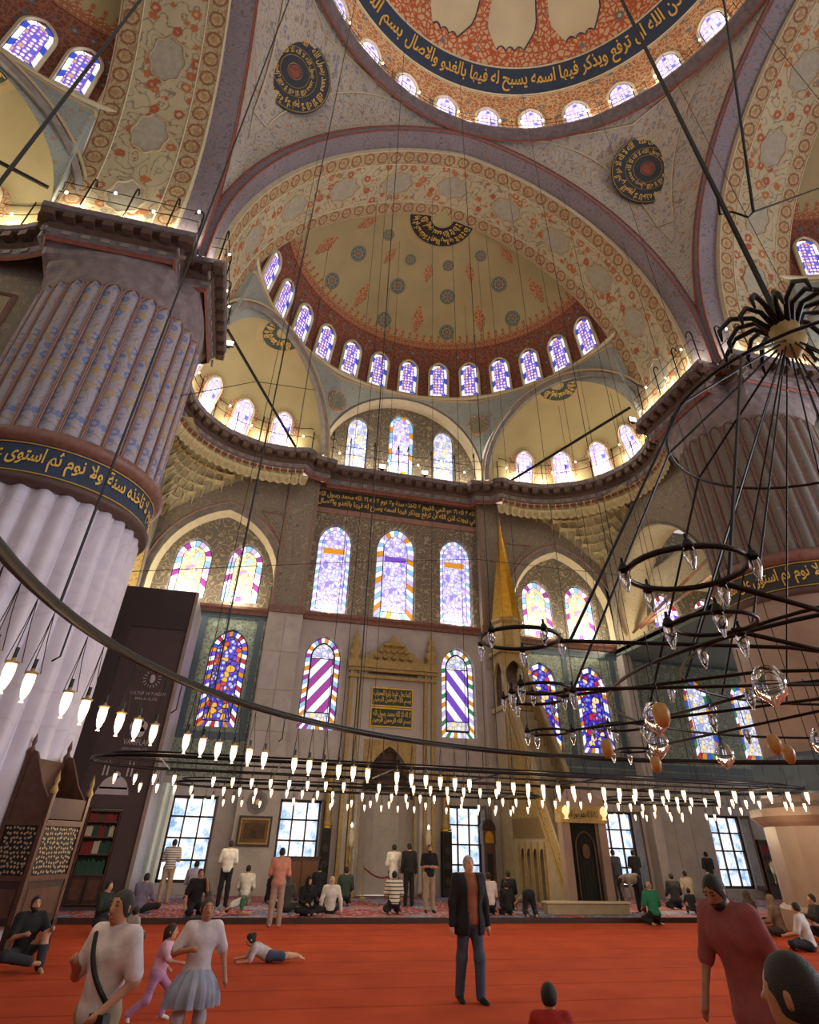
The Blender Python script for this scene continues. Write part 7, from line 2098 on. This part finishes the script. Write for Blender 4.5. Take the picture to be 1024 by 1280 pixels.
far('person in a cream shirt kneeling against the plain wall', 12.0, 22.2, 178, 'kneel', top='b8ab98', pants='8a867e', sleeve=.9)
far('person in a dark shirt kneeling next to the cream shirt', 9.6, 19.6, 170, 'kneel', top='26252a', pants='1c1c20', sleeve=.9)
far('child in dark clothes squatting on the rugs near the carpet edge', 9.1, 18.0, 160, 'squat', H=1.15, kid=True, top='24262c', pants='33343a')
far('person in a dark shirt and pale trousers standing by the lattice shutter window', 13.9, 23.2, 185, 'fold', top='201f26', pants='b8b4b0', sleeve=.45)
far('person in a white shirt standing before the right hand bookcase', 15.6, 21.0, 185, 'lean', top='c8c2b8', pants='1c1b22', sleeve=.45, H=1.7)
far('person in a brown headscarf sitting by the plinth of the dark belted pier', 9.2, 15.2, 200, 'cross', style='scarf', top='4e3f38', pants='3a302c', sleeve=1)
far('person in a white shirt with a strap sitting near the pier plinth', 7.2, 11.0, 215, 'cross', top='c2bcb6', pants='1d1c22', sleeve=.45, h=.02)
far('person in dark clothes sitting with outstretched arm near the pier plinth', 8.9, 12.4, 250, 'knee_up', top='231f1e', pants='1a1a1e', sleeve=.9)
far('person in a tan scarf sitting behind the white shirt with a strap', 8.7, 13.6, 210, 'cross', style='scarf', top='7a6450', pants='3a342c', sleeve=1)
far('person in navy sitting at the platform edge by the pier', 10.3, 17.9, 190, 'cross', top='20222e', pants='1a1a20', sleeve=1)
far('bearded person in black sitting on the carpet before the preaching chair', -9.55, 10.2, 35, 'knee_up', top='141316', pants='2a2c34', sleeve=.45, face=True, beard=True, h=.02)
far('person in dark green reading behind the preaching chair', -9.05, 15.0, 60, 'knee_up', top='18211c', pants='1d2126', sleeve=1)
far('small child in a grey shirt sitting on the carpet by the hoarding', -8.2, 13.6, 140, 'cross', H=1.1, kid=True, top='8f8884', pants='4a4a50')

# ---- near figures
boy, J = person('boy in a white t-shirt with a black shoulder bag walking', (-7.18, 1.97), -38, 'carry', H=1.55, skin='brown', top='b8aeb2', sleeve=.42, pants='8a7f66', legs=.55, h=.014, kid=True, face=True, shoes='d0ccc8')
s = J['s']; a_ = J['neck'] + np.array([-.15 * s, 0, -.03 * s]); b_ = J['pel'] + np.array([.17 * s, -.06, .06 * s])
mb = MB(); pts = []
for i in range(13):
    f_ = i / 12; p = a_ + (b_ - a_) * f_; p[1] = -.14 * s * math.sin(pi * (.12 + .76 * f_)) - .035 * s; pts.append(tuple(p))
mb.tube(pts, .018, 5).build('bag_strap', MAT['black'], boy)
mb = MB(); mb.box((b_[0] + .02, -.17 * s, b_[2] - .17 * s), (.17, .08, .24), 0, 0, .8); mb.build('shoulder_bag', MAT['black'], boy)
person('girl in pink top and leggings running with long dark hair', (-7.05, 6.4), 82, 'run', H=1.0, skin='olive', hair='brown', style='long', top='c49ab4', sleeve=.42, pants='a87ca8', legs=1, h=.013, kid=True, face=True, shoes='d8d2d2')
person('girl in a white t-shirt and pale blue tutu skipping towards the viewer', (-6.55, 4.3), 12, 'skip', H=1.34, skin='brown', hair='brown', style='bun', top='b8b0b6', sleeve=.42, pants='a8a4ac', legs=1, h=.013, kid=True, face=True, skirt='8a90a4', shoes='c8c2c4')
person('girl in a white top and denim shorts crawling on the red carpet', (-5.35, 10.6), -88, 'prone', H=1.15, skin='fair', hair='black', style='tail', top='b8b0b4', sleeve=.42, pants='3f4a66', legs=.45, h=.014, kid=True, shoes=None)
person('grey haired man in dark jacket, brown t-shirt and jeans walking', (-2.62, 6.85), 8, 'stroll', H=1.78, skin='fair', hair='grey', top='8a4e2e', sleeve=.45, pants='3f4a5c', jacket='14151c', h=.014, face=True, shoes='141418', fat=1.06)
rb, J = person('boy in a red t-shirt crouching with his back turned', (-3.2, 2.75), 168, 'squat', H=1.32, skin='olive', hair='black', top='9c2018', sleeve=.45, pants='15151a', h=.013, kid=True, shoes='15151a')
person('heavy bearded man in a mauve pink shirt walking across', (-1.95, 1.35), -72, 'lean', H=1.84, skin='brown', hair='black', top='8a4a48', sleeve=.55, pants='121115', long_top=.16, h=.014, fat=1.28, face=True, beard=True, shoes='121115')
person('dark haired child with head turned away, next to the mauve pink shirt', (-4.5, -2.15), -150, 'stand', H=1.62, skin='brown', hair='black', top='2a2226', sleeve=.45, pants='17161a', h=.012, kid=True, shoes='17161a')
